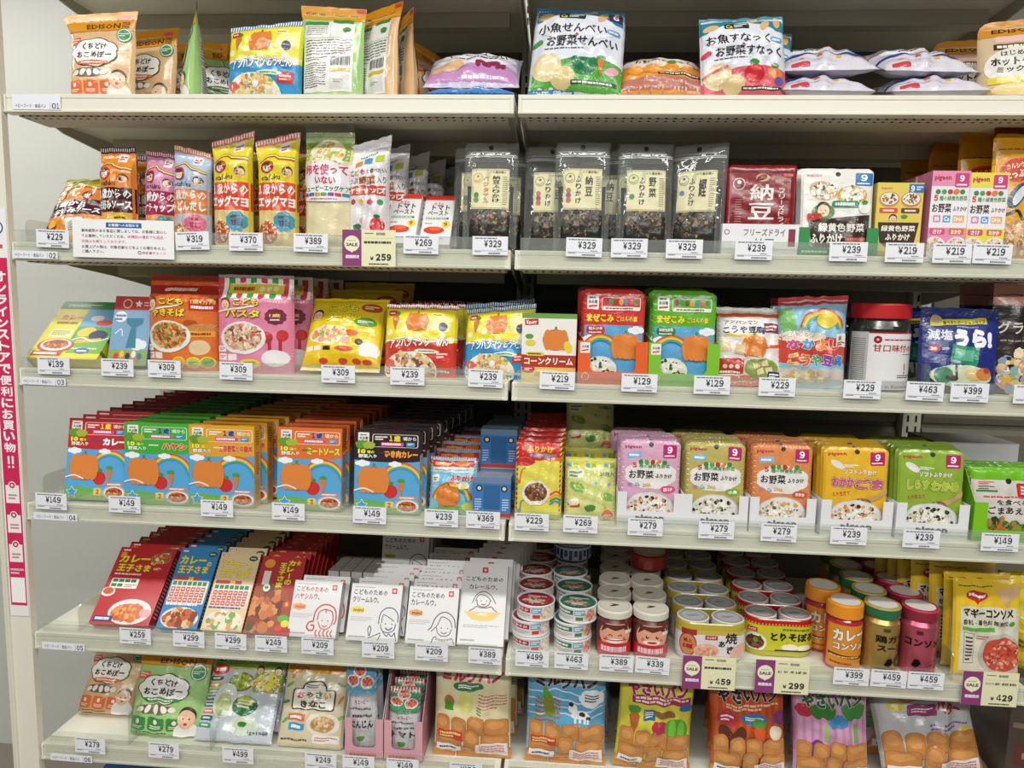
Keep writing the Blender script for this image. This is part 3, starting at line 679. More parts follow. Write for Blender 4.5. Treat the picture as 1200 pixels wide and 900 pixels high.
u = lying('snack_bag', 'blue rice cracker bag lying under the purple bag on the top shelf', 'snack bag', .165, .14, .040, '#2e6fae', lambda p: (p.rect(.02, .02, .98, .4, '#3f86c4'), p.ell(.3, .5, .2, '#cfe0ec', ry=.2), p.bars(.3, .1, .9, .2, 2, '#d8e6f2', .4)), -.083, .02, Z, 84, 0, wrinkle=.003, pinch=.02, seed=6, lift=-.006)

def d_senbei(l1, l2, top, low, fruit, tag6=False):
    def f(p):
        p.rect(0, .0, 1, 1, '#dfe3ee'); p.rect(0, .80, 1, 1, top); p.rect(0, .78, 1, .83, top); p.ell(.48, .71, .44, '#e3e6f0', ry=.17)
        for i, (x, y) in enumerate(((.12, .84), (.62, .93), (.75, .85), (.9, .9))): p.ell(x, y, .09, '#d9b37e', ry=.04, rot=25 * i + 10)
        p.rect(.27, .80, .56, .87, '#20303a', r=.02, rot=-3); p.text('Ca', .29, .81, .36, .86, '#f2d23c', .03); p.bars(.38, .815, .54, .86, 2, '#f2f4f6', .6)
        p.text(l1, .06, .62, .80, .74, '#1f1c1e', .035); p.text(l2, .16, .47, .93, .59, '#1f1c1e', .035); p.text('&', .46, .585, .5, .615, '#c83040', .03); p.bars(.14, .435, .6, .46, 1, '#57545a', .6)
        p.rect(.8, .64, .95, .70, '#5aa2cf', r=.03); p.bars(.82, .655, .93, .685, 1, '#fff', .7); p.rect(.0, .5, .12, .56, '#4e9a4a' if tag6 else '#d9485c', r=.03, rot=20)
        p.rect(0, 0, 1, .22, low); p.ell(.65, .20, .5, low, ry=.16); p.ell(.18, .26, .16, '#e1cf9c', ry=.14, rot=40); p.ell(.36, .16, .13, '#d9c48c', ry=.1, rot=20); p.ell(.18, .27, .12, '#ead9ac', ry=.1, rot=40)
        fruit(p); p.rect(.45, .105, .95, .14, '#23402a'); p.bars(.47, .112, .93, .132, 1, '#e8f0e4', .7); p.rect(0, 0, .5, .06, '#3a86bd' if tag6 else low)
        p.bars(.1, .015, .45, .045, 1, '#e8f2fa', .6)
        if tag6: p.rect(.82, .82, .97, .94, '#4e2a62', r=.01); p.digits('6', .86, .84, .93, .92, '#fff', .04)
    return f
def fr_green(p): p.ell(.58, .27, .12, '#1f7a4a', ry=.085); p.ell(.48, .31, .05, '#1f7a4a', ry=.05); p.ell(.68, .31, .05, '#1f7a4a', ry=.05); carrot(p, .76, .26, .16, w=.04); p.ell(.88, .25, .08, '#e7a7b8', ry=.04, rot=20)
def fr_red(p): p.ell(.60, .27, .12, '#cf2f38', ry=.1); leafy(p, .60, .35, .06, '#2f8a3c'); p.ell(.85, .28, .09, '#e58a3c', ry=.06); leafy(p, .85, .33, .05); p.ell(.9, .2, .06, '#6b5aa8', ry=.05); p.rect(.0, .3, .3, .33, '#dc5b66', rot=18)
bag1 = bag('snack_bag', 'large blue, white and green cracker bag with a purple number 6 square', 'snack bag', .158, .180, .055, 'pillow', '#cdd6e2', d_senbei('小魚せんべい', 'お野菜せんべい', '#2f7fae', '#55a83c', fr_green, True), pinch=.0, flare=-.02, wrinkle=.0035, seed=8, slope=-.02)
place(bag1, .095, .015, Z, 20, 0, 3, .045)
bag3 = bag('snack_bag', 'pink and teal snack bag with a red strawberry, standing on the top shelf', 'snack bag', .140, .152, .05, 'pillow', '#d8c6d2', d_senbei('お魚すなっく', 'お野菜すなっく', '#2d8296', '#dd5f6c', fr_red), pinch=.0, wrinkle=.0035, seed=9, group='pink and teal snack bags')
place(bag3, .380, .02, Z, 12, 0, -2, .03)
o = dup(bag3, 'second pink and teal snack bag, peeking out behind the strawberry bag'); place(o, .402, .075, Z, 10, 0, 2)
def d_orange(p):
    p.rect(0, 0, 1, 1, '#e39a3e'); p.rect(0, .74, 1, 1, '#3d4a6e'); p.ell(.5, .66, .44, '#e5d8cc', ry=.22); p.text('お野菜すなっく', .2, .62, .85, .74, '#241f20', .03)
    for x, y in ((.2, .42), (.38, .40), (.62, .47), (.80, .42)): p.ell(x, y, .09, '#ee9a34', ry=.11)
    leafy(p, .62, .53, .06); p.rect(.45, .27, .97, .33, '#2d2420'); p.bars(.47, .285, .95, .315, 1, '#f2e6d8', .7); p.rect(0, 0, 1, .24, '#b9776a'); crimp(p, .04, .09, '#e9dcd6', 24)
lying('snack_bag', 'orange snack bag lying on the top shelf between two upright bags', 'snack bag', .155, .115, .05, '#d98a3a', d_orange, .245, .03, Z, 46, 0, 0, wrinkle=.0035, pinch=.04, seed=11, lift=.0)
def d_dots(k):
    def f(p):
        p.rect(0, 0, 1, 1, '#d9d6e0'); pillow_pat(p, 70, k, ['#9a7fa8', '#8d9bc0', '#a86a86'], .004, .008); p.rect(0, .30, 1, .36, '#27408e'); p.rect(.1, .42, .75, .56, '#f0f0f4'); p.bars(.28, .46, .5, .50, 1, '#333', .7); p.rect(.62, .44, .74, .54, '#4a72b8')
        p.curve([(.0, .62), (.4, .57), (.75, .66), (1, .6)], .03, '#a83248'); p.rect(.8, .5, .98, .62, '#35468a', r=.02); p.rect(.08, .03, .28, .12, '#c8404c', r=.02)
        for i in range(4): p.star(.2 + .2 * i, .2 + .05 * (i % 2), .04, ('#e0a832', '#cf5a3c')[i % 2])
    return f
db = bag('bread_bag', '', 'bread bag', .156, .15, .046, 'pillow', '#cfcbd6', d_dots(2), mat='film', wrinkle=.004, pinch=.05, seed=12, zig=.001)
G1 = 'polka dot bread bags lying in two stacks on the top shelf'; db['group'] = G1
db['label'] = 'white polka dot bread bag, bottom of the left stack'; place(db, .518, .02, Z - .002, 74, 3, 0, .042)
for X, dz, yw, lb in ((.525, .041, -3, 'white polka dot bread bag, upper of the left stack'), (.694, -.002, -3, 'white polka dot bread bag, bottom of the right stack'), (.690, .039, 3, 'white polka dot bread bag, upper of the right stack')):
    o = dup(db, lb); place(o, X, .02 if dz < .01 else .045, Z + dz, 74 if dz < .01 else 64, yw, 0, .042)
def d_hotcake(p):
    p.rect(0, .8, 1, 1, '#c98a28'); p.text('EDISON', .16, .84, .72, .9, '#3f2610', .03); p.rect(.2, .72, .8, .8, '#e9bdb4', r=.03); p.rect(.18, .63, .82, .70, '#3a2a1e'); p.bars(.22, .645, .78, .685, 1, '#f2e6d8', .8)
    p.ell(.5, .42, .44, '#e2ddd4', ry=.24); p.text('はじめての', .26, .55, .74, .61, '#2c241e', .02); p.text('ホットケーキ', .14, .43, .86, .53, '#2c241e', .04); p.text('ミックス', .2, .35, .66, .42, '#2c241e', .03)
    p.ell(.5, .12, .45, '#caa86c', ry=.12); p.ell(.5, .15, .36, '#e8c98a', ry=.07); p.rect(.1, .22, .5, .30, '#e0c83c', r=.02); p.ell(.62, .26, .06, '#6fae4a')
hc = bag('mix_pouch', 'tan pancake mix pouch with an orange top at the right end of the top shelf', 'mix pouch', .118, .150, .045, 'stand', '#cdb690', d_hotcake, flare=-.02, pinch=.02, round_=.02, bow=.05, seed=13, group='pancake mix pouches')
place(hc, .815, .025, Z, 8, -14)
o = dup(hc, 'second pancake mix pouch, in the shade behind the front one'); place(o, .792, .11, Z, 8, -6)
# ================================================================ second shelf (02)
Z = ZS[1]
def face_mark(p, x, y, r):
    """round red mark with a pale face and dark hair"""
    a = p.W / p.H; p.ell(x, y, r, '#b5322b', ry=r * a); p.ell(x + .02 * r, y - .12 * r * a, r * .66, '#f3e6da', ry=r * a * .7); p.ell(x - .1 * r, y + .38 * r * a, r * .7, '#5a2420', ry=r * a * .3); p.ell(x + .3 * r, y - .2 * r * a, r * .07, '#5a2420', ry=r * a * .07); p.ell(x - .15 * r, y - .2 * r * a, r * .07, '#5a2420', ry=r * a * .07)
def kid(p, x, y, r, hair='#3c2a22', shirt=None):
    a = p.W / p.H; p.ell(x, y + .1 * r * a, r, hair, ry=r * a * 1.02); p.ell(x, y - .12 * r * a, r * .84, '#f2cda6', ry=r * a * .8)
    for s in (-.3, .3): p.ell(x + s * r, y - .1 * r * a, r * .09, '#3c2a22', ry=r * a * .09)
    p.ell(x, y - .5 * r * a, r * .2, '#c2423a', ry=r * a * .1)
def d_sauce(top, band, l2, low, dish, spot='#e6d23a'):
    def f(p):
        p.rect(0, .56, 1, 1, top); p.rect(0, .94, 1, 1, band); crimp(p, .955, .99, '#ffffff', 16)
        p.rect(.55, .84, .8, .93, '#e9e6e4', r=.02); p.bars(.58, .86, .77, .91, 2, '#b03a4a', .6)
        for i, c in enumerate(('#7aa83a', '#f2e6a0', '#c63a30')): p.curve([(.08, .79 - i * .011), (.35, .845 - i * .011), (.6, .80 - i * .011), (.95, .775 - i * .011)], .03, c)
        face_mark(p, .30, .72, .17); p.text('otafuku', .14, .595, .62, .645, '#2f2420', .02); kid(p, .78, .66, .12)
        p.rect(0, .33, 1, .575, band); p.digits('1', .06, .475, .14, .56, '#fff', .04); p.text('歳からの', .19, .465, .95, .565, '#ffffff', .04); p.text(l2, .05, .355, .95, .455, '#ffffff', .05)
        p.rect(0, 0, 1, .33, low); p.ell(.3, .13, .26, dish[0], ry=.10); p.food(.3, .14, .24, .09, dish, 50, .14, 4); p.blob(.70, .23, .23, .085, spot, 8, .1); p.text('甘口', .58, .19, .84, .25, '#a83228', .04); p.bars(.57, .26, .85, .29, 1, '#7c4a20', .7)
    return f
sc = {}
sc['okonomi'] = bag('sauce_bag', '', 'sauce bag', .066, .178, .05, 'squeeze', '#cf7a26', d_sauce('#e58a2c', '#4a1f22', 'お好みソース', '#e6b05a', ['#7c3a26', '#c98a4a', '#e6c070', '#5c2a22']), pinch=.0, seed=21, wrinkle=.0018)
sc['okonomi']['label'] = 'orange and dark brown sauce bag standing left of the pink one'; place(sc['okonomi'], -.722, .02, Z, 2, 0, -1)
sc['okonomi']['group'] = 'sauce bags on the second shelf'; GS = 'sauce bags on the second shelf'
o = dup(sc['okonomi'], 'second orange and brown sauce bag, half hidden by the pink one'); place(o, -.690, .09, Z, 2, 12)
sc['ketchup'] = bag('sauce_bag', 'pink and magenta ketchup sauce bag', 'sauce bag', .064, .172, .05, 'squeeze', '#cc86a8', d_sauce('#d68fb4', '#a8244e', 'ケチャップ', '#e6a064', ['#e6b04a', '#d9702e', '#f0c86a'], '#3d9aa6'), pinch=0, seed=22, slope=-.1, group=GS, wrinkle=.002)
place(sc['ketchup'], -.650, .035, Z, 1, 0, 1)
sc['dashi'] = bag('sauce_bag', 'pale blue and orange stock sauce bag beside the white notice', 'sauce bag', .068, .176, .05, 'squeeze', '#b6c2d8', d_sauce('#b4c4de', '#e0843a', 'うどんだし', '#c9c2cc', ['#d9a05a', '#f0e2c2', '#a86a3a'], '#dd6f96'), pinch=0, seed=23, slope=-.22, group=GS, wrinkle=.002)
place(sc['dashi'], -.585, .02, Z, 2, 0, 0); o = dup(sc['dashi'], 'second pale blue sauce bag, behind the first'); place(o, -.560, .10, Z, 2, 10)
sc['mayo'] = bag('sauce_bag', 'yellow and red bottle bag, leftmost of the yellow ones', 'sauce bag', .070, .196, .05, 'squeeze', '#dcc62a', d_sauce('#e9d42c', '#dd4a24', 'エッグマヨ', '#e6cf8c', ['#b5432e', '#e8c88a', '#e07a3a', '#f4e2b4'], '#3f9fbd'), pinch=0, seed=24, slope=.28, flare=.12, group=GS, wrinkle=.0018)
place(sc['mayo'], -.506, .015, Z, 1, 0, 0)
o = dup(sc['mayo'], 'yellow and red bottle bag behind, between the two front yellow ones'); place(o, -.462, .085, Z, 1, 6)
o = dup(sc['mayo'], 'yellow and red bottle bag standing left of the large cream bottle bag'); place(o, -.420, .015, Z, 1, 8, 0)
o = dup(sc['mayo'], 'yellow and red bottle bag deepest, right behind the front yellow ones'); place(o, -.388, .085, Z, 1, 0, 0)
for i, ch in enumerate([sc['mayo']]): pass
lysa = bag('sauce_bag', 'yellow, orange and brown sauce bag lying slanted at the left end', 'sauce bag', .125, .155, .045, 'pillow', '#d9c62e', lambda p: (p.rect(0, 0, 1, .3, '#e38a34'), p.rect(0, .28, 1, .5, '#4a1f28'), p.rect(0, .5, 1, .75, '#e8903a'), [p.curve([(.05, .70 - i * .02), (.4, .78 - i * .02), (.95, .66 - i * .02)], .03, c) for i, c in enumerate(('#6fae3a', '#e6d23a', '#cf4a32'))], p.rect(0, .8, 1, 1, '#d8cc2c'),
    p.rect(.2, .84, .7, .9, '#6fa03a', rot=4), face_mark(p, .6, .58, .09), kid(p, .15, .62, .1), p.digits('1', .1, .41, .16, .49, '#fff', .05), p.text('歳から', .2, .40, .62, .49, '#fff', .05), p.text('お好みソース', .12, .30, .85, .385, '#fff', .05), p.rect(.38, .05, .62, .24, '#eceae8', r=.02), p.bars(.41, .08, .59, .2, 5, '#55504c', .5), p.ell(.12, .14, .1, '#6b2c1e', ry=.08), p.ell(.14, .18, .07, '#f0b83a', ry=.05)), pinch=.04, seed=25, wrinkle=.003, group=GS)
place(lysa, -.808, .02, Z, 36, 0, -4, .04)

def d_egg(p):
    p.rect(.0, 0, 1, 1, '#e6dcb4'); p.rect(0, .74, 1, 1, '#93b04a'); leafy(p, .2, .86, .2, '#7fa03a'); leafy(p, .8, .84, .2, '#a5bf5c'); p.ell(.5, .80, .36, '#ece3c0', ry=.14); p.food(.5, .80, .33, .12, ['#f2ead0', '#e8d6a0', '#e0964a', '#a8bd5c', '#f8f4e4', '#e6c88a'], 110, .14, 6)
    p.ell(.5, .60, .48, '#f0eef0', ry=.13); p.rect(0, .42, 1, .70, '#f0eef0'); p.ell(.5, .42, .5, '#f0eef0', ry=.03)
    p.text('卵を使って', .08, .61, .93, .70, '#cb3f6c', .045); p.text('いない', .3, .535, .72, .60, '#cb3f6c', .045); p.text('キューピーエッグケア', .03, .475, .97, .525, '#2f7a44', .03)
    for i in range(7): p.rect(.04 + i * .132, .435, .16 + i * .132, .465, ('#cc3b50', '#2f7fb0', '#e0a03a', '#3f8f4a', '#7a4a98', '#cc3b50', '#3a9aa6')[i], r=.02)
    p.bars(.2, .405, .8, .422, 1, '#c86a80', .7)
egg = bag('sauce_bag', 'large cream and white bottle bag with a green leafy top', 'sauce bag', .088, .205, .066, 'squeeze', '#dfd6ac', d_egg, pinch=0, seed=26, wrinkle=.001)
place(egg, -.331, .012, Z, 1, 0, 0)
e = empty('over_wrap', 'clear film collar standing above the large cream bottle bag', 'film'); e.location = (-.331, .045, Z + .195)
b_ = Bag(.092, .032, .004, 'flat', wrinkle=.002, seed=3); obj('film_collar', b_.mesh('#fff', M['wrap'], 14, 6), e)

def d_kag(p):
    p.rect(0, 0, 1, 1, '#e9e6ea'); p.text('kagome', .32, .845, .72, .875, '#2f7a3c', .03, rot=12); p.rect(.22, .755, .4, .81, '#e08a3a', rot=4); p.rect(.44, .765, .64, .83, '#4f97cf', rot=6); p.rect(.7, .775, .9, .835, '#b9c83a', rot=4)
    for i, (ch, c) in enumerate(zip('こども', ('#c63a3a', '#d9a62e', '#c63a3a'))): p.text(ch, .08 + .14 * i, .675, .2 + .14 * i, .73, c, .05)
    p.text('と食べたい', .52, .68, .95, .72, '#3a3030', .02); p.text('つぶ', .06, .595, .3, .65, '#3a3030', .02); p.text('野菜', .33, .585, .72, .66, '#b5632a', .05); p.text('入り', .76, .595, .95, .65, '#3a3030', .02)
    p.rect(0, .49, 1, .575, '#d4492e'); p.text('ケチャップ', .06, .50, .95, .565, '#fff', .04)
    for i, c in enumerate(('#b5432a', '#e6c23a', '#d8406a', '#3f9a5a')): p.ell(.17 + .22 * i, .43, .09, '#f6f4f2'); p.ell(.17 + .22 * i, .43, .07, c)
    p.ell(.3, .05, .6, '#cc1f28', ry=.13); leafy(p, .28, .17, .12, '#2f7f4a'); p.ell(.76, .22, .17, '#d32a34', ry=.07); leafy(p, .76, .28, .08, '#2f7f4a'); p.ell(.42, .26, .08, '#eba0bc', ry=.03); p.ell(.68, .235, .02, '#fff'); p.ell(.45, .06, .1, '#f3dfe0', ry=.015)
kag = bag('sauce_bag', '', 'sauce bag', .072, .190, .05, 'squeeze', '#dad8dc', d_kag, pinch=0, slope=.32, flare=.1, seed=27, wrinkle=.0025)
row_of(kag, 5, -.260, .018, Z, .021, .062, what='white ketchup bag with a tomato, counted from the shelf front', group='white ketchup bags', lean=1, yaw=0)
def d_tom(p):
    p.rect(0, .9, 1, 1, '#d2331f'); p.text('カゴメ', .3, .79, .62, .86, '#c63224', .03); p.text('トマト', .26, .69, .86, .80, '#2b2626', .03); p.text('ペースト', .14, .58, .82, .68, '#2b2626', .03); p.rect(.1, .50, .86, .54, '#3f7f4a'); p.bars(.12, .505, .84, .535, 1, '#eef4ec', .6)
    p.ell(.8, .40, .13, '#ecd63a', ry=.075); p.text('9', .72, .36, .84, .44, '#b5432a', .03); p.ell(.42, .28, .34, '#d5401f', ry=.075); p.ell(.46, .31, .2, '#e8653a', ry=.04); p.bars(.1, .1, .8, .13, 1, '#7a7672', .6); p.bars(.1, .4, .35, .43, 1, '#7a7672', .6)
tm = carton('paste_carton', '', 'food carton', .055, .118, .022, dict(front='#e9e7e8', top='#cf3120', right='#dedcde', left='#dedcde', back='#e0dede', bottom='#ccc'), d_tom)
tm['group'] = 'tomato paste cartons'
for i, (X, Y, lb) in enumerate(((-.200, .03, 'white tomato paste carton, front one right of the ketchup bag'), (-.188, .059, 'white tomato paste carton, middle of the left trio'), (-.178, .088, 'white tomato paste carton, back of the left trio'), (-.140, .045, 'white tomato paste carton, front one of the right pair'), (-.128, .075, 'white tomato paste carton, back one of the right pair'))):
    o = tm if i == 0 else dup(tm, lb); o['label'] = lb; place(o, X - .004, Y, Z, 36, 0, 0, .022)

# clear pouches of rice topping
def d_furi(kind):
    t1, t2 = kind[0], kind[1]
    def f(p):
        p.food(.5, .24, .46, .23, ['#2b2a22', '#3a3a30', '#1f2019', '#8a6a42', '#b58a56', '#4a4636', '#26261e', '#7a5a3a'], 330, .075, kind[3], 2.4)
        p.rect(.10, .40, .92, .79, '#cfc795'); p.rect(.11, .406, .91, .784, '#ded8ac'); p.rect(.115, .41, .905, .413, '#5f5a3a'); p.rect(.115, .777, .905, .78, '#5f5a3a')
        p.ring(.24, .70, .105, .012, kind[2]); p.ell(.24, .715, .03, kind[2], ry=.012); p.curve([(.18, .68), (.24, .67), (.3, .69)], .012, kind[2]); p.text('のり屋自慢の', .5, .745, .85, .77, '#3f3a2c', .01)
        p.vtext(t1, .56, .72, .725, .46 if len(t1) > 3 else .52, '#26221c', .035); p.vtext(t2, .36, .48, .72 if t2[0] == 'ふ' else .715, .45, '#26221c' if t2[0] == 'ふ' else '#c6532c', .03)
        p.bars(.78, .44, .88, .72, 14, '#6f6a50', .35); 
        for i, c in enumerate(kind[4]): p.ell(.21, .58 - i * .045, .055, c, ry=.026)
    return f
def clearp(label, kind, X, Y, yaw=0, lean=6, W=.100, group='clear pouches of rice topping'):
    W *= .95
    e = bag('topping_pouch', label, 'topping pouch', W * .86, .115, .026, 'flat', '#24241c', None, mat='film', wrinkle=.0008, pinch=.02, seed=31, nu=14, nv=14)
    e.children[0].name = 'rice_topping'; e['group'] = group
    p = Print(W * .86, .180); d_furi(kind)(p); b = Bag(W * .86, .180, .030, 'flat', wrinkle=.0005, pinch=.02, seed=31); obj('printed_label', p.mesh(b.front(), M['soft'], off=.001), e)
    b2 = Bag(W, .192, .033, 'flat', wrinkle=.0016, pinch=0, seed=33); obj('clear_film', b2.mesh('#fff', M['wrap'], 16, 18), e)
    q = Print(W, .192); q.ell(.5, .94, .045, '#17181a'); q.rect(.02, .865, .98, .872, '#b9bcbc'); q.rect(.02, .85, .98, .856, '#c9cccc'); q.bars(.05, .885, .95, .905, 1, '#8c8f8e', .5, 7)
    obj('zip_and_hole', q.mesh(b2.front(), M['soft'], off=.0004), e)
    place(e, X, Y, Z, lean, yaw, 0, .01); return e
NAT = ('納豆', 'ふりかけ', '#8c5a34', 3, ('#c2603a', '#8a4a7a', '#c2603a')); VEG = ('野菜', 'ふりかけ', '#4a8a4a', 5, ('#ded8ac', '#4a8a4a')); BON = ('鰹', 'ふりかけ', '#3a4a5a', 7, ('#5a7fa8',)); BET = ('納豆ふりかけ', 'ベジタブル', '#c8803a', 9, ('#ded8ac', '#3f7a3a', '#6b8a4a'))
c1 = clearp('clear topping pouch with orange lettering, just left of the bay gap', BET, -.045, .02)
o = dup(c1, 'clear topping pouch with orange lettering, second one behind'); place(o, -.068, .055, Z, 6, 0, 0, .01)
o = dup(c1, 'clear topping pouch with orange lettering, third and deepest'); place(o, -.030, .092, Z, 6, -3, 0, .01)
c2 = clearp('clear brown topping pouch in front, right bay, lapping over its neighbour', NAT, .114, .012)
o = dup(c2, 'clear brown topping pouch beside the bay gap, partly behind the front one'); place(o, .062, .048, Z, 6, 2, 0, .01)
o = dup(c2, 'clear brown topping pouch deepest, its edge right of the front one'); place(o, .152, .07, Z, 6, -8, 0, .01)
c3 = clearp('clear topping pouch with a green ring mark and vegetable lettering', VEG, .222, .02); 
o = dup(c3, 'clear topping pouch with a green ring mark, second one behind'); place(o, .212, .06, Z, 6, 0, 0, .01)
c4 = clearp('clear topping pouch with a dark ring mark, slightly turned, rightmost of its kind', BON, .302, .022, yaw=-22)
o = dup(c4, 'clear topping pouch with a dark ring mark, leaning in the shade behind'); place(o, .35, .12, Z, 35, -22, 0, .02)

# dark red natto pouches in a white tray
def d_natto(p):
    p.ell(.5, .85, .1, '#c9a56a', ry=.045); p.ell(.49, .85, .08, '#7c1a22', ry=.03, rot=20); p.text('納', .32, .60, .66, .78, '#f0e6e2', .03); p.text('豆', .30, .39, .68, .57, '#f0e6e2', .03); p.ell(.16, .78, .09, '#d8c0bc', ry=.07); p.ell(.16, .78, .075, '#7c1a22', ry=.058); p.ell(.16, .80, .03, '#e9dcd8')
    p.vtext('フリーズドライ', .74, .83, .74, .30, '#ecdcd8', .02); p.rect(.8, .87, .94, .90, '#d8604a'); p.vtext('だけ', .84, .92, .42, .28, '#d8604a', .02); p.bars(.11, .3, .2, .62, 12, '#c79a98', .3); p.ell(.1, .22, .22, '#9c3a30', ry=.1)
    p.rect(0, .915, 1, .925, '#5c1018')
nt = bag('natto_pouch', '', 'food pouch', .118, .150, .014, 'flat', '#84161f', d_natto, seed=35, wrinkle=.001, round_=.004, mat='film')
row_of(nt, 7, .414, .016, Z + .002, -.0008, .0125, .0012, what='dark red pouch in the white tray, right of the clear pouches', group='dark red natto pouches', lean=3)
tray('display_tray', 'white display tray holding the dark red pouches', .126, .052, .12, '#ecebee', 0, .052, design=lambda p: (p.text('フリーズドライ', .28, .62, .82, .86, '#4a3f3c', .015), p.text('納豆', .42, .22, .68, .55, '#4a3f3c', .02), p.ring(.06, .74, .035, .01, '#8c3040'), p.rect(.86, .3, .95, .85, '#8c3040'))).matrix_world = Matrix.Translation((.4125, .012, Z))

def badge9(p, x0, y0, x1, y1, col, txt='#fff'):
    p.rect(x0, y0, x1, y1, col, r=.02); p.digits('9', x0 + (x1 - x0) * .3, y0 + (y1 - y0) * .36, x0 + (x1 - x0) * .68, y0 + (y1 - y0) * .88, txt, .04); p.bars(x0 + (x1 - x0) * .1, y0 + (y1 - y0) * .1, x1 - (x1 - x0) * .1, y0 + (y1 - y0) * .26, 1, txt, .6)
def d_wak(p):
    p.rect(0, 0, 1, 1, '#e6e4de'); p.text('WAKODO', .07, .90, .28, .93, '#c06a72', .02); p.ell(.5, .93, .035, '#26221e'); badge9(p, .74, .80, .985, .95, '#2f79b6')
    p.ell(.30, .74, .20, '#c9a77a', ry=.11, rot=-12); p.food(.30, .74, .17, .09, RICE + ['#4a4a3a'], 90, .12, 2); p.ell(.70, .69, .21, '#dfa63c', ry=.11); p.food(.70, .70, .18, .09, RICE + ['#5a6a3a'], 90, .12, 5)
    p.rect(.42, .55, .80, .63, '#2f8f62', r=.03); p.bars(.46, .57, .76, .61, 1, '#eef6ee', .8); p.ell(.3, .50, .16, '#4f8a3c', ry=.09); kid(p, .30, .52, .10); p.rect(.08, .40, .28, .48, '#c33d34', r=.02); p.ell(.88, .56, .09, '#f2efe6'); leafy(p, .88, .58, .05)
    p.poly([(.1, .40), (.95, .47), (.93, .18), (.8, .04), (.3, .02), (.16, .14)], '#3a2a24'); p.text('緑黄色野菜', .24, .27, .88, .37, '#f4f0e6', .04); p.text('ふりかけ', .13, .13, .58, .25, '#f4f0e6', .04); p.text('シニア', .6, .10, .9, .22, '#dd6a56', .05) if False else p.bars(.62, .1, .9, .22, 2, '#dd6a56', .6)
wk = bag('topping_pouch', '', 'topping pouch', .122, .146, .012, 'flat', '#3f9a5a', d_wak, seed=37, round_=.010, wrinkle=.0009)
row_of(wk, 5, .538, .016, Z + .002, -.003, .018, .003, what='white and green rounded pouch in the green tray', group='rounded topping pouches in the green tray', lean=5)
tray('display_tray', 'green display tray holding white rounded pouches', .129, .048, .12, '#2f8e4c', .092, .016, sidecol='#2a8145', inner='#e6e6e2', design=lambda p: p.bars(.05, .1, .4, .25, 1, '#d7ead8', .5)).matrix_world = Matrix.Translation((.5385, .012, Z))
def d_yel(p):
    p.text('WAKODO', .08, .91, .32, .94, '#c8503a', .02); p.rect(.68, .87, 1, .985, '#2f79b6'); p.digits('9', .72, .885, .8, .965, '#fff', .04); p.bars(.84, .9, .98, .96, 2, '#fff', .5)
    for x, c, s in ((.27, '#d8553a', 1), (.74, '#6b3f28', 2)): p.ell(x, .78, .22, '#c98a5a', ry=.10); p.ell(x, .79, .19, '#f0eadc', ry=.08); p.food(x, .79, .15, .06, ['#8a5a3a', '#b5793e', '#f4efe2', '#5a3a28'], 50, .14, s); p.rect(x - .2, .60, x + .2, .67, c, r=.03); p.bars(x - .12, .62, x + .14, .65, 1, '#fff3e6', .8)
    kid(p, .38, .53, .09); leafy(p, .62, .52, .08); p.poly([(.06, .48), (.95, .48), (.88, .22), (.7, .13), (.3, .13), (.12, .22)], '#3d2a20'); p.text('緑黄色野菜', .14, .36, .88, .44, '#f6f0e0', .04); p.text('ふりかけ', .24, .24, .78, .33, '#f6f0e0', .04); p.bars(.08, .03, .42, .1, 3, '#6a5a2a', .5); p.bars(.55, .03, .92, .1, 2, '#6a5a2a', .5)
yc = carton('topping_carton', '', 'food carton', .074, .124, .022, dict(front='#e4cc5e', top='#dcc658', right='#d8be50', left='#d8be50', back='#d8be50', bottom='#ccc'), d_yel)
row_of(yc, 3, .639, .026, Z, 0, .024, what='yellow topping carton beside the green tray', group='yellow topping cartons')
def d_pig(bg):
    def f(p):
        p.rect(0, .83, 1, 1, bg); p.text('pigeon', .06, .88, .50, .955, '#c2304e', .05); p.rect(.60, .815, .97, .975, '#d0407c', r=.04); p.digits('9', .72, .88, .84, .955, '#fff', .04); p.bars(.64, .83, .94, .86, 1, '#fff', .6)
        veg_icons(p, .1, .765, .8); p.digits('5', .08, .66, .19, .73, '#d0402e', .06); p.text('種の緑黄色野菜', .23, .665, .96, .72, '#4f9a4a', .03); p.rect(.0, .3, 1, .66, '#f2eef2'); p.text('お野菜', .05, .53, .56, .635, '#26221f', .04); p.text('ふりかけ', .60, .545, .97, .60, '#26221f', .03)
        for x, c, t in ((.1, '#d18fb6', '鉄'), (.36, '#5aa6d8', 'Ca'), (.62, '#ecae5c', 'DHA')): p.rect(x, .42, x + .2 + (.1 if t == 'DHA' else 0), .50, c, r=.02); p.text(t, x + .03, .435, x + .17 + (.1 if t == 'DHA' else 0), .485, '#fff', .03)
        p.rect(0, 0, 1, .36, bg); p.rect(.04, .28, .44, .35, '#d8507c', r=.04); p.rect(.54, .28, .94, .35, '#dd6a3a', r=.04); p.text('さけ', .12, .29, .36, .34, '#fff', .03); p.text('おかか', .60, .29, .88, .34, '#fff', .03)
        for x, s in ((.2, 1), (.78, 3)): p.ell(x, .13, .3, '#eeecec', ry=.13); p.ell(x, .15, .24, '#d9d6d2', ry=.095); p.food(x, .15, .22, .085, ['#efe9dc', '#2f2a20', '#d98a4a', '#f4efe2', '#c9a060'], 70, .12, s)
    return f
pk = carton('topping_carton', '', 'food carton', .060, .143, .024, dict(front='#ece8ec', top='#e5a0c0', right='#b9c0c8', left='#c97fa0', back='#dca', bottom='#ccc'), d_pig('#e793b6'))
row_of(pk, 6, .716, .022, Z, 0, .026, what='pink topping carton, second shelf', group='pink topping cartons')
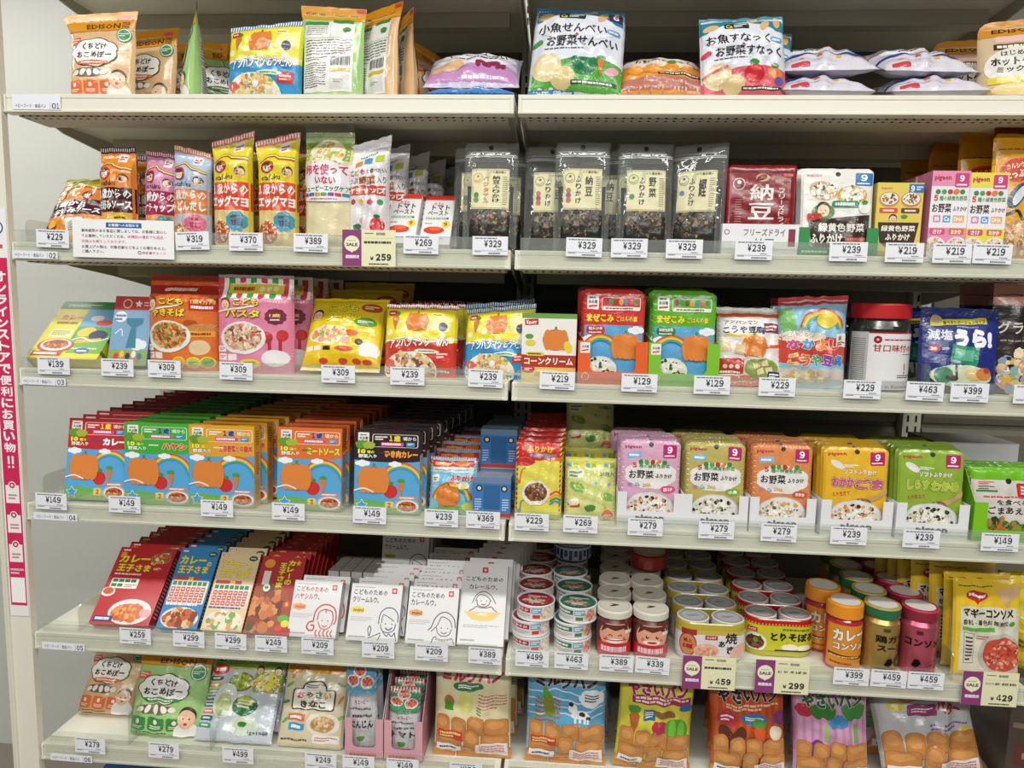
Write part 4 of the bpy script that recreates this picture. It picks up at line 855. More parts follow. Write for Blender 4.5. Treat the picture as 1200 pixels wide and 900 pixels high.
yk = carton('topping_carton', '', 'food carton', .060, .141, .024, dict(front='#ece8ec', top='#e6de8a', right='#b9c0b0', left='#d8ce6a', back='#dca', bottom='#ccc'), d_pig('#e9dd52'))
row_of(yk, 3, .7775, .024, Z, 0, .026, what='yellow and white topping carton beside the pink ones', group='yellow and white topping cartons')
def d_bonito(p):
    p.rect(0, .70, 1, .86, '#d7960f'); p.bars(.06, .80, .9, .815, 1, '#6a4610', .5); p.ell(.32, .66, .25, '#c63220', ry=.085, rot=14); p.text('カルシウム', .15, .67, .46, .71, '#f9e9c8', .03, rot=12); p.text('たっぷり!', .12, .60, .52, .66, '#f9e9c8', .05, rot=12)
    p.ell(.3, .47, .2, '#33506a', ry=.05, rot=60); p.ell(.32, .47, .15, '#d9dde0', ry=.03, rot=60); p.text('削りぶし', .5, .45, .98, .60, '#1f2c4a', .05, '#f2e0b0', .05); p.curve([(.15, .33), (.3, .36), (.4, .28), (.6, .3)], .04, '#2a2420'); p.ell(.35, .16, .3, '#b98a5a', ry=.13); p.food(.35, .16, .26, .11, ['#c99a6a', '#dcb58a', '#a8744a', '#e8cfa8'], 80, .2, 3); p.ell(.86, .25, .18, '#c63b2a', ry=.1)
bn = bag('bonito_pouch', '', 'food pouch', .118, .228, .05, 'stand', '#d99a14', d_bonito, seed=39, pinch=.03, flare=-.01, round_=.008)
row_of(bn, 4, .852, .02, Z, -.018, .066, what='golden bonito flake pouch at the right end of the second shelf', group='golden bonito flake pouches', lean=2, jit=.001)
# ================================================================ third shelf (03)
Z = ZS[2]
def d_curryY(p):
    p.rect(0, 0, 1, 1, '#e6d32c'); p.rect(0, .86, 1, 1, '#2f7a3a'); p.rect(.45, .25, 1, .86, '#4f9a5a'); p.rect(.45, .55, 1, .86, '#6aa9d0'); p.bars(.1, .9, .6, .95, 2, '#dfe8d0', .5); p.rect(.5, .10, 1, .4, '#6fae4a'); p.ell(.62, .46, .13, '#e8c23a', ry=.08, rot=15); p.ell(.82, .40, .14, '#2c3a5a', ry=.09, rot=-10); p.ell(.80, .62, .13, '#c8402f', ry=.05); p.ell(.66, .70, .1, '#e9e4dc', ry=.05); p.rect(.55, .28, .9, .34, '#e0b03a', rot=8); p.bars(.5, .16, .95, .2, 1, '#e8e0c8', .6); p.curve([(.45, .30), (.6, .36), (.8, .30), (1, .36)], .02, '#f0ead8')
    p.ell(.30, .22, .26, '#c9402a', ry=.12); p.ell(.30, .23, .22, '#f2efe6', ry=.10); p.ell(.30, .24, .18, '#b5652a', ry=.075); p.food(.30, .24, .17, .07, ['#c9762f', '#a8521f', '#dd9440', '#8c4420'], 60, .14, 3); p.rect(.03, .05, .45, .12, '#c83a28'); p.bars(.06, .065, .42, .105, 1, '#fff', .8)
    p.text('カレー', .12, .66, .44, .76, '#c9402a', .05, '#fff', .05); p.bars(.1, .58, .44, .64, 1, '#7a4a18', .7); p.rect(.10, .36, .42, .50, '#efe6a0', r=.02); p.bars(.13, .39, .39, .48, 3, '#5a8a50', .5); p.ell(.72, .14, .11, '#3f6fae', ry=.05); p.bars(.65, .12, .8, .155, 1, '#fff', .7)
cy = carton('curry_carton', '', 'food carton', .134, .150, .024, dict(front='#e6d32c', top='#dfc92a', right='#d9c52a', left='#e6d32c', back='#cbb', bottom='#ddc82c'), d_curryY,
            side=lambda p: [p.rect(0, .1 + .2 * i, 1, .15 + .2 * i, '#4f7a3a') for i in range(4)])
row_of(cy, 5, -.824, .010, Z, .003, .0355, .0, what='yellow curry carton leaning back at the left end of the third shelf', group='yellow curry cartons', lean=46, D=.024, jit=.001)
def d_blue(p):
    p.rect(0, .80, 1, 1, '#c43036'); p.ell(.33, .89, .12, '#e9c7a0'); p.ell(.33, .89, .09, '#b53a3c'); p.star(.62, .89, .1, '#f2efe6'); p.bars(.75, .85, .95, .93, 2, '#f2d8d0', .5); p.rect(0, 0, 1, .80, '#7fa6c6'); p.ell(.2, .70, .16, '#e6ecf2', ry=.08); cloudy(p, .7, .30, .15, '#dfe9f0')
    p.poly([(.42, .25), (.68, .25), (.63, .55), (.78, .60), (.80, .68), (.35, .68), (.38, .60), (.5, .55)], '#3f7f98'); p.rect(0, 0, 1, .22, '#86aa5a'); p.ell(.5, .1, .4, '#a88a5a', ry=.09); [p.ell(.2 + .15 * i, .13 + .03 * (i % 2), .06, ('#c8402c', '#e8c23a', '#2c3440', '#e9e4dc', '#3f7a9a')[i], ry=.05) for i in range(5)]; p.curve([(.1, .45), (.25, .52), (.3, .42)], .02, '#f0f4f8'); p.bars(.06, .64, .34, .74, 2, '#3f6f9a', .6)
bl = carton('blue_carton', '', 'food carton', .075, .132, .026, dict(front='#7fa6c6', top='#b5303a', right='#4a6a8a', left='#5f7f9f', back='#456', bottom='#456'), d_blue)
row_of(bl, 3, -.712, .028, Z, .002, .030, what='blue carton with a red top beside the orange noodle bag', group='blue cartons with red tops', lean=16, D=.026)

def d_kodomo(base, title, t2, dark, plate, badge, topd):
    def f(p):
        p.rect(0, 0, 1, 1, base)
        topd(p)
        kid(p, .14, .70, .075, '#7a3a2a'); p.curve([(.03, .62), (.2, .645), (.4, .665), (.55, .685)], .02, '#f4f0ea'); p.text('こども', .26, .685, .60, .76, '#f2d83a', .05, '#3a2218', .05); p.text(t2, .14, .565, .62, .65, '#f2d83a', .05, '#3a2218', .05)
        badge(p); p.ell(.38, .36, .31, '#eceae6', ry=.165); p.ell(.38, .37, .26, '#d9b27a', ry=.135); p.food(.38, .37, .245, .125, plate, 150, .13, 4, 3.5)
        for y in (.13, .21): p.rect(.03, y, .16, y + .065, '#f2eeea', r=.01); p.bars(.05, y + .015, .14, y + .05, 2, base, .6)
        p.rect(.18, .13, .3, .195, '#f2eeea', r=.01); p.text('3食', .04, .055, .16, .10, '#fff', .04); p.rect(.2, .05, .38, .11, dark); p.bars(.22, .065, .36, .095, 1, '#fff', .7)
    return f
def top_or(p): p.rect(0, .85, 1, 1, '#d5521c'); p.rect(0, .80, 1, .895, '#a3241c'); p.ell(.3, .85, .06, '#e9d8c8', ry=.02); p.text('ヤマダイ', .38, .83, .72, .87, '#eadccd', .03) if False else p.bars(.36, .83, .72, .87, 1, '#eadccd', .8); [p.rect(.04 + .12 * i, .74, .09 + .12 * i, .80, '#d8642a') for i in range(8)]
def bg_or(p):
    p.rect(.66, .63, .97, .76, '#c23a26'); p.text('1歳4ヵ月', .69, .70, .95, .745, '#f4e060', .03); p.bars(.69, .645, .95, .685, 1, '#fff', .7); p.ell(.68, .50, .09, '#b0541f', ry=.035); p.ell(.83, .44, .2, '#c98a4a', ry=.06); p.rect(.6, .36, .95, .42, '#f2a03a'); p.bars(.62, .375, .93, .405, 1, '#8a2f14', .7)
    p.ell(.78, .25, .12, '#e2caa0', ry=.08)
    for x, c in ((.53, '#e9a62a'), (.71, '#b8c83a'), (.87, '#7fae3a')): p.ell(x, .095, .085, '#f0d63a', ry=.06); p.ell(x, .095, .07, c, ry=.05); p.bars(x - .04, .08, x + .04, .11, 2, '#5a3a14', .5)
YAKI = ['#b5652f', '#c9803a', '#8c4a24', '#dd9a4a', '#6a8a3a', '#e0b070']
yb = bag('noodle_bag', '', 'noodle bag', .140, .176, .075, 'squeeze', '#dd7a34', d_kodomo('#dd7432', 'a', 'やきそば', '#4a2418', YAKI, bg_or, top_or), pinch=0, seed=41, flare=-.03, wrinkle=.001)
row_of(yb, 3, -.610, .018, Z, .004, .09, what='orange fried noodle bag with a plate of noodles', group='orange fried noodle bags', lean=2)
def top_pk(p):
    p.rect(0, .76, 1, 1, '#f2f0ee')
    for i in range(7): p.rect(i / 7, .78, i / 7 + .08, .97, ('#d43a58', '#3f9a4a')[i % 2]); p.ell(i / 7 + .04, .78, .04, ('#d43a58', '#3f9a4a')[i % 2], ry=.02)
    p.rect(.16, .81, .88, .91, '#d8c83c', r=.01); p.bars(.22, .835, .52, .885, 1, '#a83a2a', .8); [p.ell(.6 + .09 * i, .86, .035, '#efe6b0') for i in range(3)]
def bg_pk(p):
    p.blob(.80, .58, .12, .075, '#7a2c44', 10, .12); p.text('1歳', .73, .575, .86, .61, '#f0d860', .04); p.bars(.74, .54, .86, .56, 1, '#f4e8e0', .7)
    p.ell(.70, .37, .07, '#c63a34', ry=.06, rot=20); p.ell(.88, .39, .07, '#c63a34', ry=.06, rot=-20); p.rect(.71, .22, .75, .36, '#b8322e'); p.rect(.84, .22, .88, .36, '#b8322e'); p.ell(.80, .16, .17, '#e9e6e6', ry=.085); p.ell(.48, .10, .14, '#e9dc34', ry=.05); p.bars(.4, .075, .56, .125, 3, '#4a3a14', .5); p.ell(.15, .40, .07, '#5a8a3a', ry=.03)
PAS = ['#e9d9c0', '#dfc6a4', '#c9705a', '#f2e8d6', '#8a4a3a', '#d99a7a']
pb = bag('pasta_bag', '', 'pasta bag', .142, .178, .045, 'squeeze', '#e089a8', d_kodomo('#e388aa', 'a', 'パスタ', '#5a2c3a', PAS, bg_pk, top_pk), pinch=0, seed=42, flare=-.01, wrinkle=.0012)
row_of(pb, 4, -.470, .018, Z, .014, .052, what='pink children\'s pasta bag with a striped awning top', group='pink pasta bags', lean=2)
def d_ynood(p):
    p.rect(0, 0, 1, 1, '#e8cb22'); kid(p, .13, .70, .08, '#4a2a1c'); p.text('こども', .28, .74, .66, .85, '#efe23a', .05, '#33241a', .05); p.text('ラーメン', .26, .60, .72, .70, '#efe23a', .05, '#33241a', .05); p.ell(.82, .82, .13, '#b5482a', ry=.07); p.bars(.74, .79, .9, .85, 2, '#f6e8a0', .6)
    p.ell(.78, .60, .14, '#5a9a3a', ry=.06); p.bars(.69, .58, .87, .62, 2, '#fff', .6); p.ell(.33, .42, .27, '#f0ead2', ry=.12); p.food(.33, .43, .22, .09, ['#f2dca0', '#e0a850', '#8aae4a', '#e88a6a', '#f6efd8'], 70, .15, 2); p.ell(.62, .44, .09, '#d8653a', ry=.04); p.ell(.56, .34, .07, '#e8b8a0', ry=.04); p.ell(.73, .33, .05, '#5a4a3a', ry=.04)
    for x in (.05, .16): p.rect(x, .22, x + .09, .28, '#f4efdc'); 
    p.rect(.28, .22, .38, .27, '#33241a'); p.ell(.55, .24, .12, '#d2402a', ry=.03); p.ell(.86, .24, .13, '#efece4', ry=.1); p.rect(0, 0, 1, .17, '#dfbd1e')
    for x in (.3, .55, .72, .85): p.ell(x, .1, .06, '#c8462a', ry=.03)
yn = bag('noodle_bag', '', 'noodle bag', .146, .152, .055, 'pillow', '#dcc020', d_ynood, pinch=.02, seed=43, wrinkle=.002)
row_of(yn, 3, -.312, .010, Z, .012, .075, .012, what='yellow children\'s noodle bag leaning back right of the pink pasta', group='yellow noodle bags', lean=30, D=.04, leanstep=-7)
def d_ramen(word, base, dark, dish):
    g = d_noodle(word, base, dark, dish, dark)
    return g
rm = bag('noodle_bag', '', 'noodle bag', .132, .134, .055, 'pillow', '#c8392c', d_noodle('アンパンマンらーめん', '#d2402c', '#a3241c', ['#f0dca0', '#e8b060', '#8a5a4a', '#d88a5a', '#f4ecd6'], '#c8372c'), pinch=.0, zig=.004, seed=44, wrinkle=.002, bow=.02)
row_of(rm, 3, -.168, .018, Z, .012, .062, .004, what='red and yellow noodle bag with a zigzag top, third shelf', group='red and yellow noodle bags', lean=10, D=.02)
o = dup(udon, 'blue and yellow noodle bag left of the bay gap on the third shelf', 'blue and yellow noodle bags on the third shelf'); place(o, -.027, .024, Z, 9, -3, 0, .02); o.scale = (.93, 1, .97)
o = dup(udon, 'second blue and yellow noodle bag, behind the front one, third shelf', 'blue and yellow noodle bags on the third shelf'); place(o, -.032, .085, Z + .004, 6, 3, 0, .02)

def d_corn(p):
    p.rect(0, .38, 1, 1, '#f0efe8'); pumpkin(p, .62, .62, .24); p.ell(.85, .52, .07, '#e8d43a', ry=.09, rot=20); p.rect(0, .93, 1, 1, '#6fa04a'); p.rect(.05, .83, .30, .92, '#c4322c', r=.01, rot=4); p.text('Knorr', .08, .845, .27, .905, '#fff', .03, rot=4); p.ell(.16, .57, .10, '#e8cf4a', ry=.05); leafy(p, .14, .62, .08, '#5a9a3a')
    p.rect(0, .22, 1, .40, '#b8322a'); p.rect(.08, .385, .42, .44, '#e6d34a', r=.03); p.bars(.12, .40, .38, .43, 1, '#6a4a14', .8); p.text('コーンクリーム', .05, .255, .95, .365, '#f4ead0', .05, '#5a1c14', .05)
    p.rect(0, 0, 1, .22, '#e6c25a'); p.ell(.45, .09, .46, '#f0dc9a', ry=.10); p.ell(.32, .11, .08, '#d8b24a', ry=.03); p.ell(.62, .11, .08, '#c9a03a', ry=.03); p.ell(.13, .19, .12, '#c8372c', ry=.06); p.bars(.06, .165, .2, .21, 2, '#fff', .6)
cc = carton('soup_carton', '', 'food carton', .095, .120, .032, dict(front='#eeede6', top='#86a86a', right='#c9c8c0', left='#d8d7d0', back='#ccc', bottom='#ccc'), d_corn)
row_of(cc, 4, .065, .02, Z, 0, .035, what='white corn soup carton, first in the right bay of the third shelf', group='white corn soup cartons')
def d_maze(top, low, t3):
    def f(p):
        p.rect(0, 0, 1, 1, top); p.rect(.07, .80, .25, .95, '#f0eee8', r=.01); p.bars(.10, .91, .22, .935, 1, '#555', .7); p.text('永谷園', .09, .86, .23, .9, '#333', .03); p.rect(.09, .825, .23, .845, '#c8322c', rot=8); p.ell(.5, .94, .03, '#26221e')
        p.rect(.30, .79, .92, .93, '#f6f2ea', r=.03); p.rect(.31, .795, .91, .925, top, r=.028); p.rect(.32, .79, .91, .83, '#f4efe6')
        for i in range(7): p.ell(.37 + .08 * i, .88, .035, ('#b5365a', '#3f9a4a', '#8a4a2a', '#d8a23a', '#3f8ec0', '#d8553a', '#4a7a3a')[i], ry=.035)
        p.bars(.36, .8, .84, .82, 1, '#8a2a24', .7); p.text('まぜこみ', .06, .66, .50, .75, '#f2dc3a', .06, '#8a2a14', .03); p.text('ごはんの素', .54, .67, .88, .73, '#f2dc3a', .04, '#8a2a14', .03)
        p.rect(.03, .0, .97, .63, '#5ea7d6'); p.rect(.06, .53, .36, .62, '#b5402a' if low == '#e8622a' else '#2f7a3a', r=.05); p.text(t3, .10, .575, .32, .61, '#fff', .03); p.bars(.1, .54, .32, .56, 1, '#fff', .6); cloudy(p, .86, .58, .08); cloudy(p, .12, .48, .07)
        rainbow(p, .3, .30, .34, .022); pumpkin(p, .70, .40, .24); p.rect(.03, 0, .97, .10, '#6fae4a'); p.ell(.30, .15, .27, '#e9e7dc', ry=.14); p.food(.30, .15, .24, .12, RICE + ['#3f6a3a', '#4a4a3a'], 90, .12, 2)
    return f
for X, top, low, t3, nm in ((.176, '#cf3330', '#e8622a', '鮭わかめ', 'red'), (.297, '#5fae2c', '#7fc22e', '緑黄色野菜', 'green')):
    mz = bag('topping_pouch', '', 'topping pouch', .112, .160, .012, 'flat', top, d_maze(top, low, t3), seed=45, round_=.010, wrinkle=.0009)
    row_of(mz, 6, X, .018, Z + .002, -.0015, .013, .002, what=f'{nm} rounded rice mix pouch in the {nm} display tray', group=f'{nm} rice mix pouches', lean=3)
    tray('display_tray', f'{"red orange" if nm == "red" else "lime green"} display tray with a wide cut-out on the third shelf', .120, .075, .10, low, .078, .022, inner='#dcdcd8', round_=.009, design=lambda p: (p.rect(.03, .72, .17, .97, '#f0eee8', r=.01), p.text('永谷園', .05, .84, .15, .9, '#333', .03), p.rect(.05, .77, .15, .8, '#c8322c', rot=8), p.ring(.11, .18, .055, .01, '#f4efe4'))).matrix_world = Matrix.Translation((X, .012, Z))
def d_tofu(p):
    p.rect(0, 0, 1, 1, '#e7e3e0'); p.rect(0, .88, 1, .93, '#d8622a'); p.text('アンパンマン', .1, .78, .62, .84, '#7a2a2c', .03); p.text('こうや豆腐', .08, .66, .72, .76, '#3a2a5a', .05, '#fff', .04); p.rect(.7, .68, .95, .80, '#7a2a3c', rot=-4); p.bars(.73, .70, .92, .78, 2, '#f4e6e0', .6)
    p.rect(.1, .62, .62, .655, '#e6c43a'); p.curve([(.4, .38), (.7, .48), (1, .52)], .05, '#de5a28'); pumpkin(p, .56, .50, .20); p.rect(0, 0, 1, .12, '#d9682c'); p.rect(.03, .14, .40, .34, '#c23a30', r=.02); [p.ell(.12 + .09 * i, .24, .035, '#f0e0d0') for i in range(3)]; p.bars(.05, .15, .37, .18, 1, '#fff', .8)
    p.ell(.68, .22, .27, '#8aa04a', ry=.13); 
    for x, y in ((.60, .26), (.72, .28), (.66, .18), (.80, .20)): p.rect(x - .055, y - .035, x + .055, y + .035, '#ead9a8', r=.01, rot=15)
    p.rect(.78, .08, .98, .18, '#2c3a6a'); p.bars(.8, .1, .96, .16, 2, '#fff', .6); p.rect(.04, .42, .20, .58, '#e4cfa8', rot=8); p.rect(.26, .40, .40, .52, '#d8bf92', rot=-12)
tf = bag('tofu_bag', '', 'food bag', .110, .136, .035, 'pillow', '#d8d2cc', d_tofu, seed=47, pinch=0, wrinkle=.0025)
row_of(tf, 3, .414, .022, Z, -.003, .05, .002, what='white and orange freeze dried tofu bag, third shelf', group='white and orange tofu bags', lean=10, D=.03)
def d_tiger(p):
    p.rect(0, .08, 1, .92, '#8fc4e0'); p.rect(0, .91, 1, 1, '#c8342e'); p.rect(0, .62, .2, .88, '#7fbf6a', rot=10); rainbow(p, .6, .62, .34, .025); p.ell(.66, .74, .16, '#e8cf4a', ry=.09); p.rect(0, .28, 1, .56, '#d24a3a'); p.ell(.3, .56, .35, '#f0e0c8', ry=.06)
    p.text('しまじろうの', .03, .56, .48, .63, '#fff', .04, '#4a1c18', .05)
    for i, (ch, c) in enumerate(zip('なかよし', ('#d85a9a', '#4a9ad0', '#e8903a', '#d8452c'))): p.text(ch, .10 + .2 * i, .42 + .012 * (i % 2), .28 + .2 * i, .54, c, .07, '#fff', .07)
    for i, (ch, c) in enumerate(zip('こうや豆腐', ('#e0b02c', '#e0702c', '#3fae7a', '#8a4ab0', '#3f8ed0'))): p.text(ch, .12 + .165 * i, .25, .27 + .165 * i, .37, c, .06, '#fff', .06)
    p.rect(0, .08, 1, .22, '#cfc4bc'); p.food(.4, .13, .38, .06, ['#ead9b0', '#d8c090', '#c8a878', '#f2e8cc'], 60, .1, 8); p.rect(.80, .46, .98, .60, '#f2efe8'); p.text('味', .84, .53, .9, .58, '#333', .03); p.bars(.82, .47, .96, .52, 2, '#c23a30', .6)
tg = bag('snack_bag', '', 'snack bag', .116, .160, .045, 'pillow', '#b9cfdc', d_tiger, seed=48, pinch=.02, wrinkle=.003, slope=.06, flare=.02)
row_of(tg, 2, .520, .02, Z, .008, .06, what='sky blue and red tofu snack bag with rainbow coloured lettering', group='sky blue tofu snack bags', lean=4, D=.02, jit=.004)

# red lidded seaweed jars
def jar(name, label, cat, R, H, lidH, col, lidc, d=None, a=(-72, 72), lab=(.1, .72), rim=None, lidtop='#ddd', group=None, mat='cover', shoulder=.86, lidR=None, neck=.86, dt=None, waist=0):
    e = empty(name, label, cat, group); lidR = lidR or R * .93; h = H - lidH
    MB().lathe([(0, 0, col), (R * .93, 0, col), (R, .004, col), (R - waist * .3, h * .3, col), (R, h * shoulder, col), (R * .98, h * (shoulder + .04), col), (R * neck, h * .97, col), (R * neck, h, col), (0, h, col)], 0, R, 36).build('jar_body', M[mat], e, True)
    MB().lathe([(lidR * .97, h, lidc), (lidR, h + .001, lidc), (lidR, H - .003, lidc), (lidR * .97, H - .0005, rim or lidc), (lidR * .93, H, rim or lidc), (lidR * .90, H - .0008, lidtop), (0, H - .0008, lidtop)], 0, R, 36).build('lid', M['paper'], e, True)
    if d: p = Print(R * math.radians(a[1] - a[0]), h * (lab[1] - lab[0])); d(p); obj('printed_label', p.mesh(cyl(R + .0002, h * lab[0], p.H, a[0], a[1], R), M[mat], L=.006, step=.00012, off=.0003), e)
    if dt: p = Print(2 * lidR, 2 * lidR); dt(p); obj('lid_print', p.mesh(disc_top(lidR, H - .0006, R), M['paper'], L=0, step=.00008, off=.0001), e)
    return e
def d_nori(p):
    p.rect(0, 0, 1, 1, '#e7e6e6'); p.rect(0, .975, 1, 1, '#b5242c'); p.ell(.37, .87, .05, '#a3202c'); p.star(.37, .87, .02, '#f2e8e8'); p.bars(.45, .855, .97, .885, 1, '#a3202c', .8); p.text('甘口味付のり', .32, .66, .96, .79, '#b5242c', .03); p.bars(.7, .61, .92, .63, 1, '#8a8886', .7); p.rect(.745, .34, .765, .46, '#b5242c'); p.ell(.755, .30, .015, '#b5242c')
    p.bars(.64, .20, .94, .27, 2, '#333', .5); p.rect(0, 0, 1, .16, '#c9c9cb'); p.text('Made in Kumamoto', .3, .03, .92, .09, '#8c2a34', .01); p.rect(0, 0, .26, 1, '#b9bab8'); p.bars(.03, .1, .23, .9, 22, '#77787a', .4)
nj = jar('seaweed_jar', '', 'jar', .0495, .150, .026, '#2a2a24', '#b8161e', d_nori, (-80, 70), (.03, .82), lidtop='#a3141c', lidR=.0485, neck=.9)
row_of(nj, 3, .643, .022, Z, -.012, .104, what='clear seaweed jar with a red lid and white label', group='red lidded seaweed jars', jit=.001)

def d_miso(p):
    p.rect(0, 0, 1, 1, '#1f2c78'); p.rect(.12, .80, .84, .87, '#d8cc3c', rot=4); p.text('食べきりポーションタイプ', .28, .81, .82, .855, '#2a2a1c', .02, rot=4); p.ell(.20, .86, .07, '#c8a878', ry=.05); p.text('減塩', .09, .61, .40, .74, '#d9dce6', .03); p.text('うまみ' if False else 'うら!', .42, .53, .90, .75, '#eceef4', .09); p.bars(.45, .765, .75, .785, 1, '#9aa4cc', .7)
    p.ell(.17, .51, .07, '#d85a4a', ry=.04); p.text('30', .12, .49, .2, .53, '#fff', .05); p.bars(.26, .49, .36, .53, 2, '#cfd4e6', .5); p.rect(.38, .34, .72, .55, '#1f8a62', rot=-8); p.rect(.42, .38, .66, .51, '#5fae92', rot=-8)
    p.ell(.5, .16, .42, '#33322e', ry=.17); p.ell(.5, .20, .39, '#c8d2b8', ry=.13); p.ell(.28, .2, .12, '#4f8a6a', ry=.10); p.ell(.38, .17, .08, '#4a4a40', ry=.035); p.rect(.42, .17, .45, .34, '#3a3c34'); p.ell(.66, .22, .12, '#d2b878', ry=.075); p.ell(.78, .23, .1, '#c9803a', ry=.07); p.ell(.82, .27, .04, '#b5402a')
ms = bag('miso_pouch', 'dark blue miso soup pouch with white lettering, third shelf', 'food pouch', .128, .146, .040, 'stand', '#1f2c78', d_miso, seed=49, pinch=.02, flare=-.03, wrinkle=.0015, group='dark blue miso soup pouches')
place(ms, .763, .022, Z, 6, -3, 1, .02)
o = dup(ms, 'second dark blue miso soup pouch, hidden behind the front one'); place(o, .728, .09, Z, 3, 2)
def d_crumb(p):
    p.rect(0, 0, 1, 1, '#2c211e'); p.rect(0, .80, 1, 1, '#c08878'); crimp(p, .79, .81, '#4a2c28', 30); p.text('グラ', .06, .55, .40, .66, '#cfc8be', .02); p.bars(.1, .47, .9, .50, 1, '#8a7f74', .6); p.food(.52, .2, .46, .2, ['#e0cfa0', '#c9a060', '#d9b878', '#7aa8a0', '#e8dcc0', '#d88a7a', '#8a9ab0'], 160, .13, 3, 1.2); p.star(.2, .14, .1, '#d9b04a')
cr = bag('cereal_pouch', 'dark brown cereal pouch with a dusty pink top at the right edge', 'food pouch', .115, .190, .035, 'stand', '#33241f', d_crumb, seed=50, pinch=.02, wrinkle=.0015, group='dark brown cereal pouches')
place(cr, .878, .030, Z, 3, -4); o = dup(cr, 'second dark brown cereal pouch, behind and left of the front one'); place(o, .862, .10, Z, 3, 0)
# ================================================================ fourth shelf (04)
Z = ZS[3]
def d_box(base, name, nc, outl='#fff'):
    def f(p):
        p.rect(0, 0, 1, 1, '#58a9dc'); p.rect(0, .67, 1, 1, base); p.ell(.5, .67, .62, base, ry=.05)
        p.rect(.05, .84, .22, .97, '#f0eee8', r=.01); p.bars(.08, .93, .19, .95, 1, '#666', .7); p.text('永谷園', .07, .885, .20, .92, '#333', .03); p.rect(.07, .855, .2, .872, '#c8322c', rot=8)
        p.rect(.27, .80, .97, .955, '#f6f2ea', r=.03); p.rect(.28, .805, .96, .95, base, r=.028); p.bars(.31, .88, .50, .935, 2, '#f8f4ea', .6); p.digits('1', .53, .875, .58, .94, '#f2dc2c' if outl == '#fff' else '#1f4a9a', .06); p.text('歳', .60, .87, .70, .945, '#f2dc2c' if outl == '#fff' else '#1f4a9a', .05, '#fff' if outl != '#fff' else '#7a1a14', .03); p.text('頃から', .74, .885, .94, .93, '#f8f4ea', .03)
        p.rect(.40, .815, .75, .86, '#d8508a', r=.01); p.bars(.42, .825, .73, .852, 1, '#fff', .8); p.rect(.79, .815, .92, .865, '#3f8ed0', r=.01); p.bars(.81, .83, .9, .855, 2, '#fff', .5)
        leafy(p, .12, .755, .12, '#5f9a32'); leafy(p, .22, .76, .1, '#a8b83a'); p.text('10', .05, .715, .17, .77, '#f4ec4a', .07, '#2f7a2c', .05); p.text('種の', .19, .72, .3, .755, '#f4ec4a', .04, '#2f7a2c', .05); p.text('野菜入り', .06, .665, .34, .71, '#fff', .04, '#2f7a2c', .05)
        p.text(name, .58 if len(name) < 5 else .46, .675, .97, .765, nc[0], .07, nc[1], .07); p.bars(.38, .72, .54, .74, 1, nc[1], .8)
        rainbow(p, .72, .34, .36, .02); cloudy(p, .12, .60, .07); cloudy(p, .62, .60, .06); p.ell(.2, 0, .5, '#6fb04a', ry=.16); p.ell(.75, -.0, .5, '#88bf52', ry=.1)
        p.ell(.56, .27, .11, '#cf2f2c', ry=.085); leafy(p, .56, .34, .05); carrot(p, .72, .30, .16, w=.045); pumpkin(p, .30, .40, .25); p.star(.12, .09, .10, '#e8f2fa', 5, .55); p.star(.12, .09, .085, '#3f9ad8', 5, .55); p.rect(.48, .06, .61, .15, '#e8cf5a', r=.02); p.digits('2', .52, .075, .57, .135, '#b8402a', .06)
        p.ell(.82, .095, .20, '#f2efe8', ry=.09); p.ring(.82, .095, .20, .03, '#b8b8c0', ry=.09); p.ell(.82, .10, .14, '#c8602c', ry=.06); p.food(.82, .10, .13, .055, ['#b5502a', '#d9843a', '#e8a85a', '#8c3c1e'], 50, .16, 3); p.rect(.66, .185, .98, .215, '#e8843a', r=.02); p.bars(.7, .19, .94, .21, 1, '#fff', .7)
        p.curve([(.0, .27), (.15, .30), (.3, .26)], .02, '#eaf2f8')
    return f
def bside(base, c2):
    def f(p): p.rect(0, .72, 1, 1, base); p.rect(0, 0, 1, .72, c2); p.bars(.2, .76, .8, .95, 6, '#7a4a14', .5); p.bars(.25, .4, .75, .68, 9, '#c8502a', .6); p.bars(.2, .05, .8, .35, 12, '#8a867e', .4)
    return f
bx = [('red', '#c22a2e', 'カレー', ('#fff', '#1f4aa0'), '#fff', -.776, .014, 10, .118, 10, .003, '#b01f26'),
      ('green', '#3fae3c', 'ハヤシ', ('#e8502c', '#fff3d0'), '#x', -.654, .014, 3, .124, 10, .004, '#6f9a2a'),
      ('yellow', '#e2a428', '五目野菜と中華丼', ('#d8501c', '#fff0d8'), '#x', -.530, .016, 2, .124, 10, .0095, '#dca92c'),
      ('orange', '#e2702a', 'ミートソース', ('#e8e04a', '#1f7a3a'), '#x', -.366, .016, 4, .120, 8, .004, '#d8602a'),
      ('dark brown', '#2c1c1e', 'ひき肉カレー', ('#f0a03a', '#7a2414'), '#fff', -.222, .016, 4, .120, 9, .008, '#2a1a1c')]
for nm, base, title, nc, outl, X, Y, lean, W, n, dX, topc in bx:
    c = carton('curry_carton', '', 'food carton', W, .152, .0255, dict(front=base, top=topc, right=base if nm != 'yellow' else '#e0b034', left=base if nm != 'red' else '#a8262c', back=base, bottom=base), d_box(base, title, nc, outl),
               top=lambda p, base=base: (p.rect(.3, .3, .7, .7, '#b5261f') if base != '#3fae3c' else p.rect(.3, .2, .9, .8, '#8a6a1c'), p.bars(.05, .3, .25, .7, 2, '#e8dfd0', .4)), side=bside(base if nm != 'yellow' else '#e0b034', '#c9c2b8' if nm != 'yellow' else '#d9b04c'))
    row_of(c, n, X, Y, Z, dX, .034 if lean > 5 else .031, .002, what=f'{nm} curry sauce carton on the fourth shelf', group=f'{nm} curry sauce cartons', lean=lean, D=.0255, jit=.0015)
